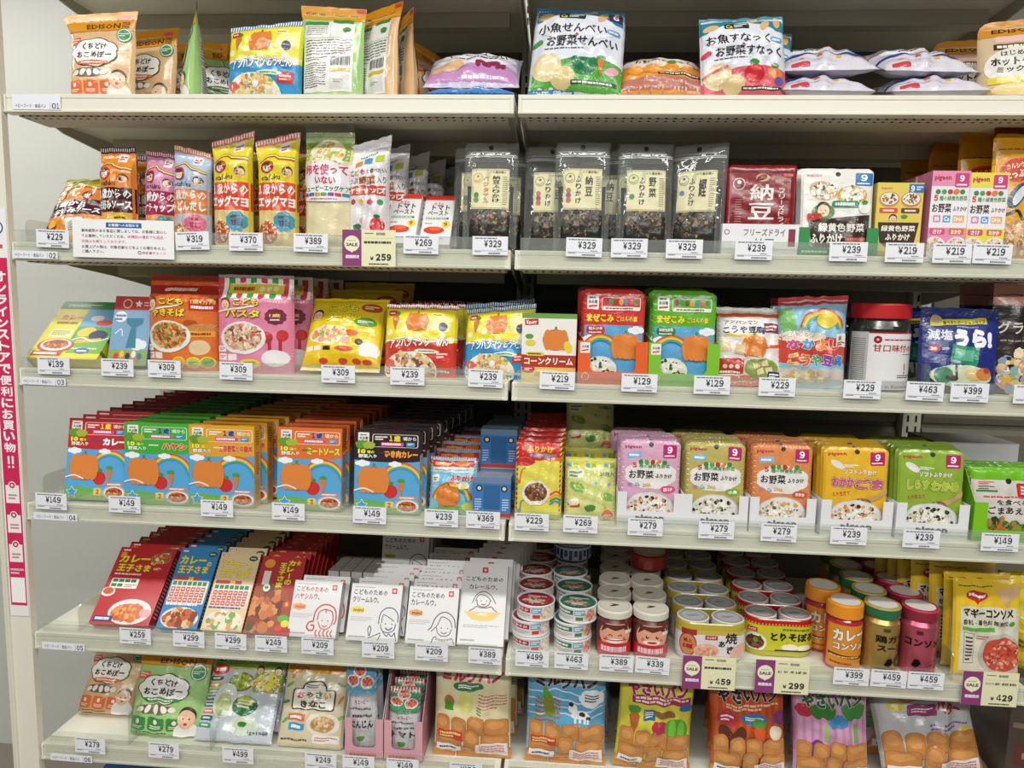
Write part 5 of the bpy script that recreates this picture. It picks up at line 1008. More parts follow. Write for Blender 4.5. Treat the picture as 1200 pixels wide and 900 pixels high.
def d_fbag(p):
    p.rect(0, 0, 1, 1, '#7fc4e0'); p.rect(0, .82, 1, 1, '#c8322c'); crimp(p, .95, 1, '#e8b0a0', 20); p.bars(.1, .85, .5, .9, 1, '#f0b03a', .8); p.ell(.7, .89, .15, '#e8702c', ry=.05); p.rect(0, .73, 1, .82, '#d8e2e0'); p.bars(.1, .75, .9, .79, 1, '#8ab0a0', .6); p.rect(.05, .55, .2, .68, '#f0eee8', r=.02); p.bars(.08, .58, .18, .65, 2, '#a8323a', .6)
    p.text('ふりかけ', .45, .57, .95, .69, '#d8402c', .07, '#fff', .08); rainbow(p, .5, .2, .45, .03); pumpkin(p, .42, .32, .26); p.ell(.75, .50, .12, '#e8e0a0', ry=.06); p.ell(.5, 0, .6, '#7fb83a', ry=.14); p.ell(.85, .12, .14, '#d8d83a', ry=.09)
fb = bag('topping_bag', '', 'topping bag', .086, .104, .03, 'pillow', '#8fbccc', d_fbag, seed=61, pinch=.02, wrinkle=.002, zig=.001)
row_of(fb, 5, -.104, .02, Z, .003, .045, .006, what='small sky blue bag with a red top, fourth shelf', group='small sky blue and red topping bags', lean=12, D=.02)
def d_tbox(p):
    p.rect(0, 0, 1, 1, '#3f7fc0'); p.rect(0, .0, 1, .14, '#c2302c'); p.rect(0, .0, 1, .05, '#8a9aa8'); p.rect(0, .86, 1, 1, '#6f8aa8')
    for x in (.17, .83): p.ell(x, .74, .09, '#2c3a4a'); p.ell(x, .74, .05, '#e8e2b0')
    p.rect(.28, .14, .72, .82, '#33699f', r=.04); p.bars(.05, .2, .22, .5, 5, '#dce8f2', .4); p.bars(.78, .2, .95, .5, 5, '#dce8f2', .4)
tb = carton('topping_carton', '', 'food carton', .068, .076, .045, dict(front='#3f7fc0', top='#8aa4b8', right='#4a8ac8', left='#3f7ab0', back='#3a6a9a', bottom='#888'), d_tbox, mat='cover', side=lambda p: (p.rect(0, 0, 1, .15, '#c2302c'), p.rect(.1, .3, .9, .8, '#3a70a8')))
for i, (dx, dy, dz, lb) in enumerate(((0, 0, 0, 'small blue carton with a red base, front one, left of the bay gap'), (.010, .06, 0, 'small blue carton with a red base, second one behind'), (.010, .06, .077, 'small blue carton standing on top of the second one'), (.018, .12, 0, 'small blue carton third behind, at shelf level'), (.018, .12, .077, 'small blue carton on top of the third one'), (.024, .18, 0, 'small blue carton fourth behind, at shelf level'), (.024, .18, .077, 'small blue carton on top of the deepest one'))):
    o = tb if i == 0 else dup(tb, lb); o['label'] = lb; o['group'] = 'small blue cartons'; place(o, -.030 + dx * .6, .018 + dy, Z + dz, 0, 0)

def d_monk(p):
    p.rect(0, 0, 1, 1, '#e2d85a'); p.rect(0, .76, 1, 1, '#c82c28'); p.ell(.2, .74, .22, '#c82c28', ry=.06); p.text('ふりかけ', .24, .86, .80, .94, '#f0c84a', .05); p.bars(.3, .80, .92, .84, 1, '#3fa0b0', .8); p.rect(.72, .755, .98, .80, '#e8742a'); p.text('20', .76, .76, .84, .795, '#fff', .05)
    p.curve([(.1, .48), (.14, .62), (.22, .66)], .03, '#d8702c'); p.ell(.08, .48, .045, '#d8702c'); p.curve([(.12, .1), (.14, .22), (.2, .24)], .03, '#3a9a9a'); p.ell(.1, .1, .045, '#3a9a9a')
    for i, c in enumerate(('#d8463c', '#ee9a3a', '#3f9a4a', '#4a8fc9')): p.curve([(.75, .32 - i * .04), (.88, .36 - i * .04), (1, .33 - i * .04)], .04, c)
    p.ell(.5, 0, .6, '#b8c83a', ry=.09); p.ell(.45, .34, .30, '#e9e2d2', ry=.16); p.ell(.45, .35, .24, '#7a4a2c', ry=.12); p.food(.45, .35, .22, .10, ['#8a5a34', '#6a3c22', '#a8744a'], 50, .16, 2)
mk_ = bag('topping_bag', '', 'topping bag', .084, .140, .022, 'flat', '#c9322c', d_monk, seed=62, pinch=.0, wrinkle=.0018)
row_of(mk_, 7, .053, .018, Z, .0025, .028, .0045, what='yellow bag with a red top, first in the right bay', group='yellow bags with red tops on the fourth shelf', lean=7, D=.02)
def d_sheep(p):
    p.rect(0, 0, 1, 1, '#d4d88a'); p.rect(0, .84, 1, 1, '#d9cf4a'); [p.rect(.04 + .12 * i, .85, .12 + .12 * i, .93, ('#5aa6c8', '#8ab84a', '#e0c43a')[i % 3]) for i in range(8)]; p.rect(.05, .66, .36, .80, '#e8ecd0', r=.03); p.bars(.08, .68, .33, .78, 2, '#4f8a4a', .6)
    p.text('20袋入', .68, .71, .96, .78, '#2f6a5a', .03); p.ell(.24, .52, .16, '#7fb04a', ry=.07, rot=-25); p.ell(.84, .38, .14, '#7fb04a', ry=.06, rot=-20); p.ell(.18, .24, .12, '#b8542a', ry=.06); p.ell(.18, .28, .10, '#f0e8d8', ry=.06); leafy(p, .5, .12, .12, '#4f8a3c'); p.star(.86, .58, .05, '#b8a0c0', 6); p.star(.6, .60, .04, '#6aa8c0', 4); p.star(.8, .2, .04, '#c8a84a', 6)
    p.ell(.84, .08, .11, '#dd6a5a'); p.bars(.77, .06, .91, .1, 2, '#fff', .5)
sh = bag('topping_bag', '', 'topping bag', .092, .112, .035, 'pillow', '#c9cf7a', d_sheep, seed=63, pinch=.0, wrinkle=.0022)
out = row_of(sh, 4, .147, .02, Z, -.001, .048, .008, what='pale yellow green bag with leaves, fourth shelf', group='pale yellow green bags', lean=12, D=.02)
for k, (dy, dz) in enumerate(((.085, .092), (.135, .098))):
    o = dup(sh, f'{("lower", "upper")[k]} pale yellow green bag resting on top of the bags behind'); place(o, .149 - .001 * k, .03 + dy, Z + dz + .022, 20, 2 - 5 * k, 0)

def d_pg(bg, tint, soft, tag, tagc, rice):
    def f(p):
        p.rect(0, 0, 1, 1, bg); p.ell(.5, .955, .04, '#3a3432'); p.text('pigeon', .06, .895, .34, .945, '#c0392e' if soft else '#b83a5a', .04); badge9(p, .70, .80, .93, .955, '#b8286a')
        if not soft:
            p.blob(.5, .60, .42, .16, '#e9e6e4', 8, .08); p.rect(.1, .79, .34, .86, '#7fb8d8', rot=6); p.bars(.13, .81, .31, .84, 1, '#fff', .8); veg_icons(p, .28, .745, .5); p.digits('5', .19, .68, .26, .74, '#d0402e', .06); p.text('種の緑黄色野菜', .30, .68, .82, .725, '#4f9a4a', .03)
            p.text('お野菜', .13, .55, .55, .65, '#26221f', .035); p.text('ふりかけ', .58, .56, .86, .615, '#26221f', .03)
            for x, c, t in ((.11, '#b08ac0', '鉄'), (.24, '#6ab0dc', 'Ca'), (.37, '#e0b04a', 'DHA')): p.text(t, x, .455, x + .08 + (.06 if t == 'DHA' else 0), .50, c, .05)
            p.ell(.80, .43, .13, tagc, ry=.045); p.text(tag, .72, .41, .88, .45, '#fff', .05)
        else:
            p.ell(.2, .80, .12, '#e6e4de', ry=.04, rot=-30); p.text('ソフトふりかけ', .30, .69, .80, .75, '#f4f0e2', .04, '#6a8a3a' if bg != '#e6b52c' else '#c88a2c', .05); p.bars(.3, .77, .52, .81, 2, '#fff', .6)
            p.text(tag[:3], .12, .54, .46, .66, tagc, .07, '#fff4d8' if bg == '#e6b52c' else '#f4ec9a', .07, out2='#5a2c14'); p.text(tag[3:], .48, .53, .92, .65, tagc, .07, '#fff4d8' if bg == '#e6b52c' else '#f4ec9a', .07, out2='#5a2c14'); p.text('とり仕立て', .14, .44, .40, .49, '#b83a3a', .04, rot=6)
            p.curve([(.6, .38), (.78, .42), (1, .52)], .07, '#c9a070'); p.ell(.60, .36, .14, '#8a5a3a', ry=.06); p.food(.60, .36, .11, .045, rice, 40, .16, 2)
        p.ell(.5, .20, .42, '#c9c9c9', ry=.20); p.ell(.5, .21, .40, '#e4e3e1', ry=.18); p.food(.5, .19, .36, .15, RICE + rice, 170, .085, 4)
    return f
pgs = [('pink', '#d9a9c4', .251, 'さけ', '#d8507c', False, ['#d98a5a', '#3a3226', '#c9703a'], .108), ('olive yellow', '#bdb061', .364, '小魚', '#7fae3a', False, ['#3a3226', '#8a8a5a', '#c9a86a'], .106), ('orange', '#dc8a50', .479, 'おかか', '#d05a3a', False, ['#c9a05a', '#e8b05a', '#4a6a3a'], .106),
       ('golden', '#e6b52c', .604, 'おかかごま', '#c85a7a', True, ['#e0a05a', '#3a2a1e', '#d08a4a'], .114), ('lime', '#8fb03a', .730, 'しらすわかめ', '#a8c83a', True, ['#3f5a2c', '#26301e', '#c8b87a'], .114)]
for i, (nm, bg, X, tag, tagc, soft, rice, W) in enumerate(pgs):
    c = bag('topping_pouch', '', 'topping pouch', W, .150, .013, 'flat', bg, d_pg(bg, bg, soft, tag, tagc, rice), seed=70 + i, round_=.011, wrinkle=.0010)
    n = 6; c['group'] = f'{nm} topping pouches on the fourth shelf'; w2 = f'{nm} rounded topping pouch with a magenta number 9 badge'
    for k in range(n):
        o = c if k == 0 else dup(c, f'{ORD[k]} {w2}'); o['label'] = f'{ORD[k]} {w2}'
        back = k >= 4; place(o, X + (-.002 * k if not back else -.012) + (.001 * (k % 2)), .016 + .011 * k + (.05 if back else 0), Z + .002 + (.004 if k == 1 else .009 if 2 <= k < 4 else .004 if back else 0), 4, 0, 0)
    t = tray('display_tray', f'white display tray holding the {nm} topping pouches', W + .006, .062, .14, '#e9e9ec', (W + .006) * .72, .028, round_=.003, inner='#e2e2e4', design=lambda p: p.text('pigeon', .28, .13, .72, .36, '#55565a', .06))
    t.matrix_world = Matrix.Translation((X, .011, Z))
def d_goma(p):
    p.rect(0, 0, 1, 1, '#d6d0ca'); p.rect(0, .86, 1, 1, '#6fb81c'); p.ell(.5, .85, .04, '#2a2a26'); p.text('和食', .08, .79, .28, .84, '#c8503a', .03) if False else p.bars(.08, .79, .3, .84, 2, '#c8503a', .6); p.rect(.05, .68, .35, .71, '#3f8a3a'); p.bars(.08, .71, .3, .78, 2, '#5a5a54', .5)
    p.rect(.62, .62, .90, .83, '#c82c26', r=.03, rot=6); p.text('国産', .68, .7, .84, .78, '#f8e8e0', .04) if False else p.bars(.67, .66, .85, .79, 3, '#f8e8e0', .6); p.bars(.15, .60, .95, .63, 1, '#c8605a', .8)
    p.text('を食べる', .34, .50, .78, .58, '#33302c', .03); p.text('ごまあえの素', .22, .36, .98, .47, '#2a2622', .04); p.ell(.32, .16, .20, '#3a4a28', ry=.14); p.food(.42, .15, .34, .13, ['#4a6a32', '#2f4420', '#8a9a4a', '#c9703a', '#b58a4a', '#6a7a3a'], 110, .15, 5); p.ell(.88, .30, .1, '#c8c84a', ry=.05)
gm = bag('seasoning_pouch', '', 'food pouch', .122, .118, .014, 'flat', '#b8c2a0', d_goma, seed=77, wrinkle=.001)
row_of(gm, 4, .862, .022, Z + .002, .0, .016, .002, what='white seasoning pouch with a green top in the lime tray', group='white and green seasoning pouches', lean=6)
tray('display_tray', 'lime green display tray at the right end of the fourth shelf', .128, .068, .11, '#7fc41c', .084, .02, inner='#d8d8d8', round_=.008, sidecol='#6fae18', backH=.118).matrix_world = Matrix.Translation((.862, .012, Z))
carton('tray_lid_box', 'plain white cardboard box behind the lime green display tray', 'cardboard box', .150, .150, .10, dict(front='#c9c9c9', top='#b5b4b2', right='#bbb', left='#b0b0b0', back='#aaa', bottom='#aaa'), lambda p: p.bars(.3, .72, .6, .76, 1, '#6fae18', .7)).matrix_world = Matrix.Translation((.862, .130, Z))
# ================================================================ fifth shelf (05)
Z = ZS[4]
def d_ouji(base, t1, grid, dish, wide):
    def f(p):
        p.rect(0, 0, 1, 1, base); p.rect(.05, .945, .2, .975, '#c8322c'); p.text('S&B', .06, .948, .19, .972, '#fff', .03); p.ell(.84, .93, .11, '#2f4a2c' if wide < .1 else '#7a5a3a', ry=.035); p.bars(.77, .92, .91, .94, 1, '#e8e4c8', .8)
        p.text(t1, .06, .79, .60 if wide > .1 else .72, .90, '#f6e22c', .05, '#3a1c14', .028); p.text('の', .63 if wide > .1 else .76, .77, .73 if wide > .1 else .88, .83, '#f6e22c', .05, '#3a1c14', .028); p.text('王子さま', .08, .67, .66 if wide > .1 else .84, .77, '#f6e22c', .05, '#3a1c14', .024)
        if wide > .1:
            p.star(.1, .90, .07, '#e8a02c', 6); p.ell(.78, .86, .17, '#c9744a', ry=.075); p.ell(.78, .86, .15, '#8a5a34', ry=.06); p.food(.78, .86, .14, .055, ['#c9602c', '#e8a04a', '#4a7a2c', '#f0dca0', '#b5442a'], 40, .18, 2); p.ell(.78, .72, .08, '#d8402c', ry=.03); p.bars(.72, .705, .84, .735, 2, '#fff', .5)
            p.bars(.08, .625, .58, .65, 1, '#f4e6d8', .8); p.rect(.08, .45, .55, .58, '#f4f2ea', r=.02); [p.rect(.10 + .105 * i, .53, .19 + .105 * i, .57, '#2f7a3a') for i in range(4)]; [p.rect(.10 + .105 * i, .47, .19 + .105 * i, .51, '#2f7a3a') for i in range(2)]; p.bars(.33, .46, .53, .51, 2, '#c8322c', .5)
            p.ell(.10, .40, .12, '#e9e4dc', ry=.06); p.ell(.1, .41, .09, '#c9602c', ry=.045); p.ell(.60, .16, .36, '#e9e6e0', ry=.16); p.ell(.60, .16, .31, '#dfe2e2', ry=.135); p.ell(.58, .15, .28, '#d8742a', ry=.11); p.food(.58, .15, .26, .10, ['#e8903a', '#d2621f', '#f0a852', '#c2541f'], 90, .16, 3, 1.2); p.rect(.04, .03, .36, .10, '#23407a'); p.bars(.07, .045, .33, .085, 1, '#e8ecf4', .8); p.ell(.87, .15, .1, '#e8a0a8', ry=.05)
        else:
            p.rect(.05, .585, .70, .63, '#d8402c', r=.02); p.text('28', .4, .585, .54, .63, '#f4e22c', .05); [p.rect(.06 + .125 * i, .52, .16 + .125 * i, .57, '#2f8a4a') for i in range(7)]
            p.rect(.04, .295, .96, .585, '#ece8e2', r=.03)
            [p.rect(.06 + .125 * i, .52, .16 + .125 * i, .57, '#2f8a4a') for i in range(7)]
            for j in range(3): [(p.rect(.06 + .125 * i, .31 + .067 * j, .165 + .125 * i, .368 + .067 * j, '#d2543c', r=.015), p.rect(.085 + .125 * i, .33 + .067 * j, .14 + .125 * i, .35 + .067 * j, '#f0d8cc')) for i in range(7)]
            p.bars(.05, .27, .9, .30, 1, '#f4f2ea' if base[1] == '2' else '#3a4a8a', .7); p.ell(.5, .12, .46, '#eae6de', ry=.135); p.ell(.5, .12, .40, dish[0], ry=.11); p.food(.5, .12, .38, .10, dish[1:], 60, .22, 4, 1.2)
    return f
DS = [('red', '#be1f2a', 'カレー', -.738, .118, .155, 44, 7, .022, ['#c9602c'], '#a81a24'),
      ('blue', '#2a86c0', 'カレー', -.624, .080, .156, 40, 6, .022, ['#a8542a', '#d88a3a', '#e8c08a', '#c9602c', '#8a3c1e'], '#2c4a6a'),
      ('cream', '#e4cda0', 'シチュー', -.537, .080, .150, 38, 6, .022, ['#e8dfcc', '#f4efe2', '#e8a06a', '#7fae5a', '#f2e4c8'], '#a83a2a')]
for nm, base, t1, X, W, H, lean, n, D, dish, sd in DS:
    c = carton('curry_carton', '', 'food carton', W, H, D, dict(front=base, top=base if nm != 'blue' else '#3f8ac0', right=sd, left=base, back=base, bottom=base), d_ouji(base, t1, 0, dish, W),
               side=lambda p, nm=nm: p.bars(.2, .1, .8, .9, 18, '#d8d4cc' if nm == 'blue' else '#f0dcc0', .3))
    row_of(c, n, X, .012, Z, .000, D / math.cos(math.radians(lean)) + .0015, what=f'{nm} curry carton leaning back on the fifth shelf' if nm != 'cream' else 'cream stew carton leaning back on the fifth shelf', group=f'{nm} leaning cartons', lean=lean, D=D, jit=.001)
def d_retort(p):
    p.rect(0, 0, 1, 1, '#b5242a'); p.ell(.35, .30, .55, '#9c4a22', ry=.34); p.food(.33, .32, .34, .28, ['#c9743a', '#8a3c1c', '#d98f4a', '#6a2c16', '#b5602c'], 70, .3, 6); p.ell(.1, .08, .08, '#3f5a2c', ry=.05); leafy(p, .80, .14, .14, '#5fae3a'); p.ell(.86, .14, .09, '#e8d43a', ry=.045); p.ell(.74, .08, .08, '#d8402c', ry=.04)
    p.vtext('カレーの', .62, .78, .96, .62, '#f4e22c', .06, '#3a1c14'); p.vtext('王子さま', .64, .86, .62, .34, '#f4e22c', .05, '#3a1c14') if False else p.vtext('王子さま', .44, .60, .92, .58, '#f4e22c', .05, '#3a1c14'); p.ell(.80, .38, .09, '#d8402c', ry=.045); p.text('5', .77, .36, .83, .40, '#f4e22c', .06); p.rect(.12, .62, .28, .8, '#e8e4dc'); p.ell(.2, .90, .12, '#e89a2c', ry=.06); p.star(.85, .92, .07, '#f0b03a')
    p.ell(.26, .58, .08, '#e8ecd8', ry=.05); leafy(p, .26, .56, .05)
c = carton('curry_carton', '', 'food carton', .088, .150, .018, dict(front='#b5242a', top='#a81e24', right='#9c1c22', left='#9c1c22', back='#a22', bottom='#a22'), d_retort)
row_of(c, 8, -.450, .012, Z, .002, .0245, what='brown and red stew photo carton with sideways lettering', group='brown and red leaning cartons', lean=40, D=.018, jit=.003)

# white roux cartons with outline drawings
def tk(p, t2, ink, mini, girl):
    p.bars(.06, .93, .5, .945, 1, '#8a8784', .7); p.rect(.80, .84, .90, .94, '#c42a34', r=.01); p.ell(.85, .89, .03, '#e9c6c6'); p.text('こどものための', .06, .80, .72, .90, ink, .02); p.text(t2, .05, .66, .56, .77, ink, .02)
    if mini: p.blob(.17, .53, .13, .055, mini, 6, .15); p.text('mini', .09, .50, .28, .56, ink, .02)
    p.bars(.05, .33, .46, .42, 3, '#b9b6b4', .4); p.bars(.05, .05, .40, .09, 1, '#9a9896', .6)
def g_red(p):
    I = '#c8432f'; W = .022
    p.curve([(.50, .28), (.52, .45), (.62, .56), (.78, .58), (.92, .50), (.96, .34), (.93, .24)], W * 1.3, I); p.curve([(.58, .30), (.60, .44), (.72, .50), (.74, .44)], W, I); p.curve([(.74, .50), (.86, .46), (.90, .34), (.88, .24)], W, I)
    p.curve([(.50, .28), (.42, .26), (.38, .18), (.44, .12), (.52, .14), (.52, .21), (.46, .21)], W * 1.4, I); p.curve([(.60, .28), (.66, .18), (.76, .15), (.86, .20), (.89, .28)], W * .8, I)
    for x in (.68, .80): p.ell(x, .30, .014, I)
    p.curve([(.68, .22), (.74, .195), (.80, .22)], W * .8, I); 
    for x in (.60, .68, .76, .84, .91): p.curve([(x, .14), (x - .03, .08), (x + .01, .02)], W, I)
def g_boy(p):
    I = '#26375e'; W = .014
    p.curve([(.60, .30), (.62, .48), (.72, .58), (.86, .58), (.96, .48), (.97, .34)], W * 1.2, I); p.curve([(.66, .32), (.68, .46), (.80, .42), (.90, .36)], W, I); p.curve([(.64, .30), (.68, .20), (.78, .16), (.90, .20), (.94, .32)], W, I)
    for x in (.74, .86): p.ell(x, .31, .012, I)
    p.curve([(.74, .24), (.81, .205), (.87, .25)], W * 1.4, I); p.curve([(.70, .17), (.78, .10), (.82, .14), (.88, .10), (.93, .17)], W, I); p.curve([(.66, .15), (.50, .08), (.42, .05)], W, I); p.curve([(.44, .09), (.41, .20), (.44, .26), (.47, .20), (.45, .09)], W, I); p.curve([(.62, .02), (.66, .12)], W, I); p.curve([(.93, .16), (.97, .02)], W, I)
def g_girl(p):
    I = '#5e2c42'; W = .014
    p.curve([(.44, .24), (.50, .30), (.56, .44), (.66, .54), (.80, .56), (.94, .46), (.98, .30)], W * 1.3, I); p.curve([(.50, .22), (.62, .34), (.70, .48), (.86, .42), (.92, .30)], W, I); p.curve([(.60, .30), (.64, .20), (.74, .15), (.86, .18), (.91, .28)], W, I)
    for x in (.70, .83): p.ell(x, .29, .012, I)
    p.curve([(.70, .22), (.76, .195), (.82, .22)], W, I); [p.ring(.62 + .055 * i, .10 - .02 * math.sin(i * .7), .022, .01, I) for i in range(6)]; p.curve([(.52, .02), (.56, .12), (.62, .14)], W, I); p.curve([(.93, .12), (.97, .02)], W, I)
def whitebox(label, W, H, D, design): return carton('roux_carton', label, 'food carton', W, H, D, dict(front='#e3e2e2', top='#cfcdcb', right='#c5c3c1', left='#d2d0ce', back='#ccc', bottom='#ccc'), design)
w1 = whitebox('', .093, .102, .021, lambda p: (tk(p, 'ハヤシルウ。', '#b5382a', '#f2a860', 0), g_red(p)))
row_of(w1, 2, -.364, .014, Z, .006, .026, what='white roux carton with the red haired girl drawing', group='white cartons with a red drawing', lean=28, D=.021)
edge = carton('roux_carton', '', 'food carton', .021, .102, .093, dict(front='#c9c6c2', top='#a09c96', right='#b0aca6', left='#a8a49e', back='#aaa', bottom='#aaa'), lambda p: p.bars(.2, .1, .8, .9, 14, '#b5b0aa', .3))
for k in range(4):
    o = edge if k == 0 else dup(edge); o['label'] = f'white carton standing edge-on in a row of four, {("first", "second", "third", "fourth")[k]} from the left'; o['group'] = 'edge-on white cartons'; place(o, -.352 + .0235 * k, .105, Z, 2, -2)
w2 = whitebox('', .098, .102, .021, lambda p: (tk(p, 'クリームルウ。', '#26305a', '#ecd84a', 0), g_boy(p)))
row_of(w2, 5, -.249, .013, Z, .005, .0262, what='white roux carton with the blue outlined child drawing', group='white cartons with a blue drawing', lean=27, D=.021)
for k in range(2):
    o = dup(w2, f'{("front", "rear")[k]} white cream roux carton of the higher pair standing at the back'); place(o, -.225 + .004 * k, .175 + .024 * k, Z + .052, 12, 0, 0, .02)
for k in range(4):
    o = dup(edge); o['label'] = f'white carton laid deeper behind the higher pair, {("first", "second", "third", "fourth")[k]} from the left'; o['group'] = 'edge-on white cartons'; place(o, -.254 + .024 * k, .235, Z + .06, 0, 0)
bx_ = carton('storage_box', 'plain pale box that carries the higher white cartons at the back', 'cardboard box', .122, .052, .24, dict(front='#a5a29c', top='#b0ada6', right='#999', left='#999', back='#999', bottom='#888')); place(bx_, -.226, .185, Z)
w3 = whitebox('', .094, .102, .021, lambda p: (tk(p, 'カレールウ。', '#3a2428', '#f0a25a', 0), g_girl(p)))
row_of(w3, 7, -.139, .013, Z, .003, .0262, .0035, what='white roux carton with the plum outlined girl drawing', group='white cartons with a plum drawing', lean=27, D=.021)
def d_tall(p):
    I = '#5a3028'; p.rect(.43, .88, .56, .95, '#c42a34', r=.01); p.ell(.495, .915, .03, '#e9c6c6'); p.text('こどものための', .08, .77, .92, .83, '#4a2a26', .02); p.text('カレールウ。', .16, .67, .80, .73, '#4a2a26', .02); W = .016
    p.curve([(.26, .50), (.34, .60), (.50, .645), (.66, .60), (.78, .50)], W, I); p.curve([(.32, .52), (.40, .60), (.56, .59), (.68, .53)], W, I); p.curve([(.36, .54), (.38, .48), (.50, .455), (.62, .48), (.66, .54)], W, I); p.ell(.45, .53, .012, I); p.ell(.57, .53, .012, I); p.curve([(.46, .49), (.51, .48), (.55, .49)], W, I)
    p.curve([(.2, .40), (.30, .43), (.36, .46), (.44, .445), (.58, .445), (.68, .46), (.74, .43), (.82, .40)], W, I); p.poly([(.08, .395), (.92, .395), (.72, .30), (.5, .285), (.28, .30)], '#ecc978'); p.ell(.5, .365, .12, '#f4ead4', ry=.015); p.bars(.1, .2, .9, .24, 2, '#a8a4a2', .4); p.bars(.06, .04, .4, .07, 1, '#9a9896', .6)
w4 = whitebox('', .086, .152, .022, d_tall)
row_of(w4, 9, -.046, .012, Z, .006, .0288, what='tall white roux carton with a child at a table', group='tall white cartons', lean=38, D=.022)

# tins
def tin(nm, ringc, topc, labels):
    e = empty('food_tin', '', 'tin'); R = .0355; H = .0310
    MB().lathe([(0, .001, '#9a9c9c'), (R * .9, 0, '#9a9c9c'), (R, .0008, '#d0d2d2'), (R, .0028, '#d0d2d2'), (R * .975, .004, '#e9e6e6'), (R * .975, H - .0045, '#e9e6e6'), (R, H - .0030, '#e6e7e8'), (R * 1.005, H - .0012, '#eceded'), (R * .985, H, '#eceded'), (R * .95, H - .0006, '#dcdddd'), (R * .93, H - .0030, '#dcdddd'), (0, H - .0030, topc)], 0, R, 40).build('tin_body', M['paper'], e, True)
    p = Print(2 * R, 2 * R); p.ell(.5, .5, .455, topc); p.ring(.5, .5, .455, .03, ringc); p.ell(.5, .5, .36, ringc, ry=.36); p.food(.5, .40, .30, .18, labels, 60, .16, 2); p.bars(.25, .62, .75, .76, 2, '#f0e6e4', .5); p.rect(.36, .30, .64, .42, '#c9c9c4', r=.04)
    obj('lid_print', p.mesh(disc_top(R, H - .0028, R), M['cover'], L=0, step=.00008, off=.0001), e)
    p = Print(R * math.radians(150), H * .72); p.rect(0, 0, 1, 1, '#e6e2e2'); p.rect(.04, .52, .5, .92, ringc); p.text('北海道' if False else 'やわらか', .08, .6, .46, .84, '#f6ece8', .03) if nm == 'red' else p.bars(.08, .6, .46, .84, 1, '#f6ece8', .7); p.rect(.52, .50, .74, .95, '#6f9fc8', r=.01); p.bars(.54, .58, .72, .88, 2, '#fff', .5); p.food(.84, .5, .13, .4, ['#e8d2b8', '#f4e6d2', '#d9b090'] if nm == 'red' else ['#d9907a', '#c8705a', '#e8b8a0'], 30, .3, 1); p.bars(.05, .1, .5, .42, 3, '#8a8482', .4); p.rect(.55, .1, .7, .4, '#c8402c' if nm == 'red' else '#3f8a4a')
    obj('printed_label', p.mesh(cyl(R * .976, .005, p.H, -80, 70, R), M['cover'], L=.006, step=.00008, off=.0002), e)
    return e
t1 = tin('red', '#b02a48', '#7a3a44', ['#8a5a3a', '#c9a070', '#5a6a3a', '#d8c0a0']); t2 = tin('green', '#1f7a5a', '#3a6a5a', ['#8a5a4a', '#c98070', '#6a8a5a', '#d8a090'])
LV = ['bottom', 'middle', 'top']
for t, X, nm, n in ((t1, .0475, 'red lidded food tin', 5), (t2, .1255, 'green lidded food tin', 4)):
    t['group'] = nm + 's in stacks of three'; r = random.Random(3)
    for k in range(n):
        for j in range(3):
            o = t if k + j == 0 else dup(t, None); o['label'] = f'{nm}, {LV[j]} of the {ORD[k]} stack from the front'
            place(o, X + (.0032 if X < .1 else 0) * k + r.uniform(-.001, .001), .014 + .073 * k, Z + .0312 * j, 0, r.uniform(-12, 12))
e = empty('food_tin', 'taller blue and white tin lying on top of the rear green lidded stack', 'tin'); R = .040; e.location = (.126, .236, Z + .0945)
MB().lathe([(0, 0, '#888'), (R, 0, '#b8bac0'), (R, .003, '#3f5fa0'), (R, .006, '#e6e8ec'), (R, .030, '#e6e8ec'), (R, .034, '#3f5fa0'), (R, .036, '#c9cbd0'), (0, .036, '#b8bac0')], 0, R, 36).build('tin_body', M['paper'], e, True)
p = Print(R * math.radians(150), .034); [p.rect(.02 + .1 * i, .1 + .2 * (i % 2), .09 + .1 * i, .7, '#3f5fa0') for i in range(10)]; obj('printed_label', p.mesh(cyl(R, .001, .034, -75, 75, R), M['cover'], L=.006, step=.0001, off=.0002), e)

# small jars with cream lids and a child's face
def lidtop(col, ring, mark):
    def f(p): p.ell(.5, .5, .46, col); p.ring(.5, .5, .42, .012, ring); p.ell(.5, .48, .15, mark, ry=.04, rot=25); p.ell(.5, .54, .10, mark, ry=.025, rot=-10)
    return f
def d_jarface(open_):
    def f(p):
        p.rect(0, 0, 1, 1, '#5a3028'); p.rect(0, 0, 1, .4, '#a82a34'); p.ell(.5, .66, .42, '#e9a987', ry=.40); p.poly([(.12, .70), (.2, .97), (.8, .97), (.88, .70), (.7, .86), (.5, .80), (.3, .87)], '#5a2c22')
        if open_: [(p.ell(x, .66, .04, '#2a1c18'), p.ell(x + .01, .68, .015, '#fff')) for x in (.38, .62)]
        else: [p.curve([(x - .05, .64), (x, .69), (x + .05, .64)], .02, '#4a2a20') for x in (.38, .62)]
        p.ell(.27, .56, .05, '#dd7a66', ry=.05); p.ell(.73, .56, .05, '#dd7a66', ry=.05); p.ell(.5, .50, .22, '#f4f0ea', ry=.07); p.rect(.2, .50, .8, .53, '#a8242e') if not open_ else p.ell(.5, .5, .12, '#b83a3a', ry=.04)
        p.rect(.04, .02, .96, .42, '#c22c38', r=.06); p.text('たっぷり' if False else 'だしじゃけ', .14, .14, .86, .34, '#f6dcd8', .05) if False else p.bars(.14, .14, .86, .34, 1, '#f6c8cc', .8); p.rect(.76, .70, .97, .80, '#f0e8e8', rot=-4)
    return f
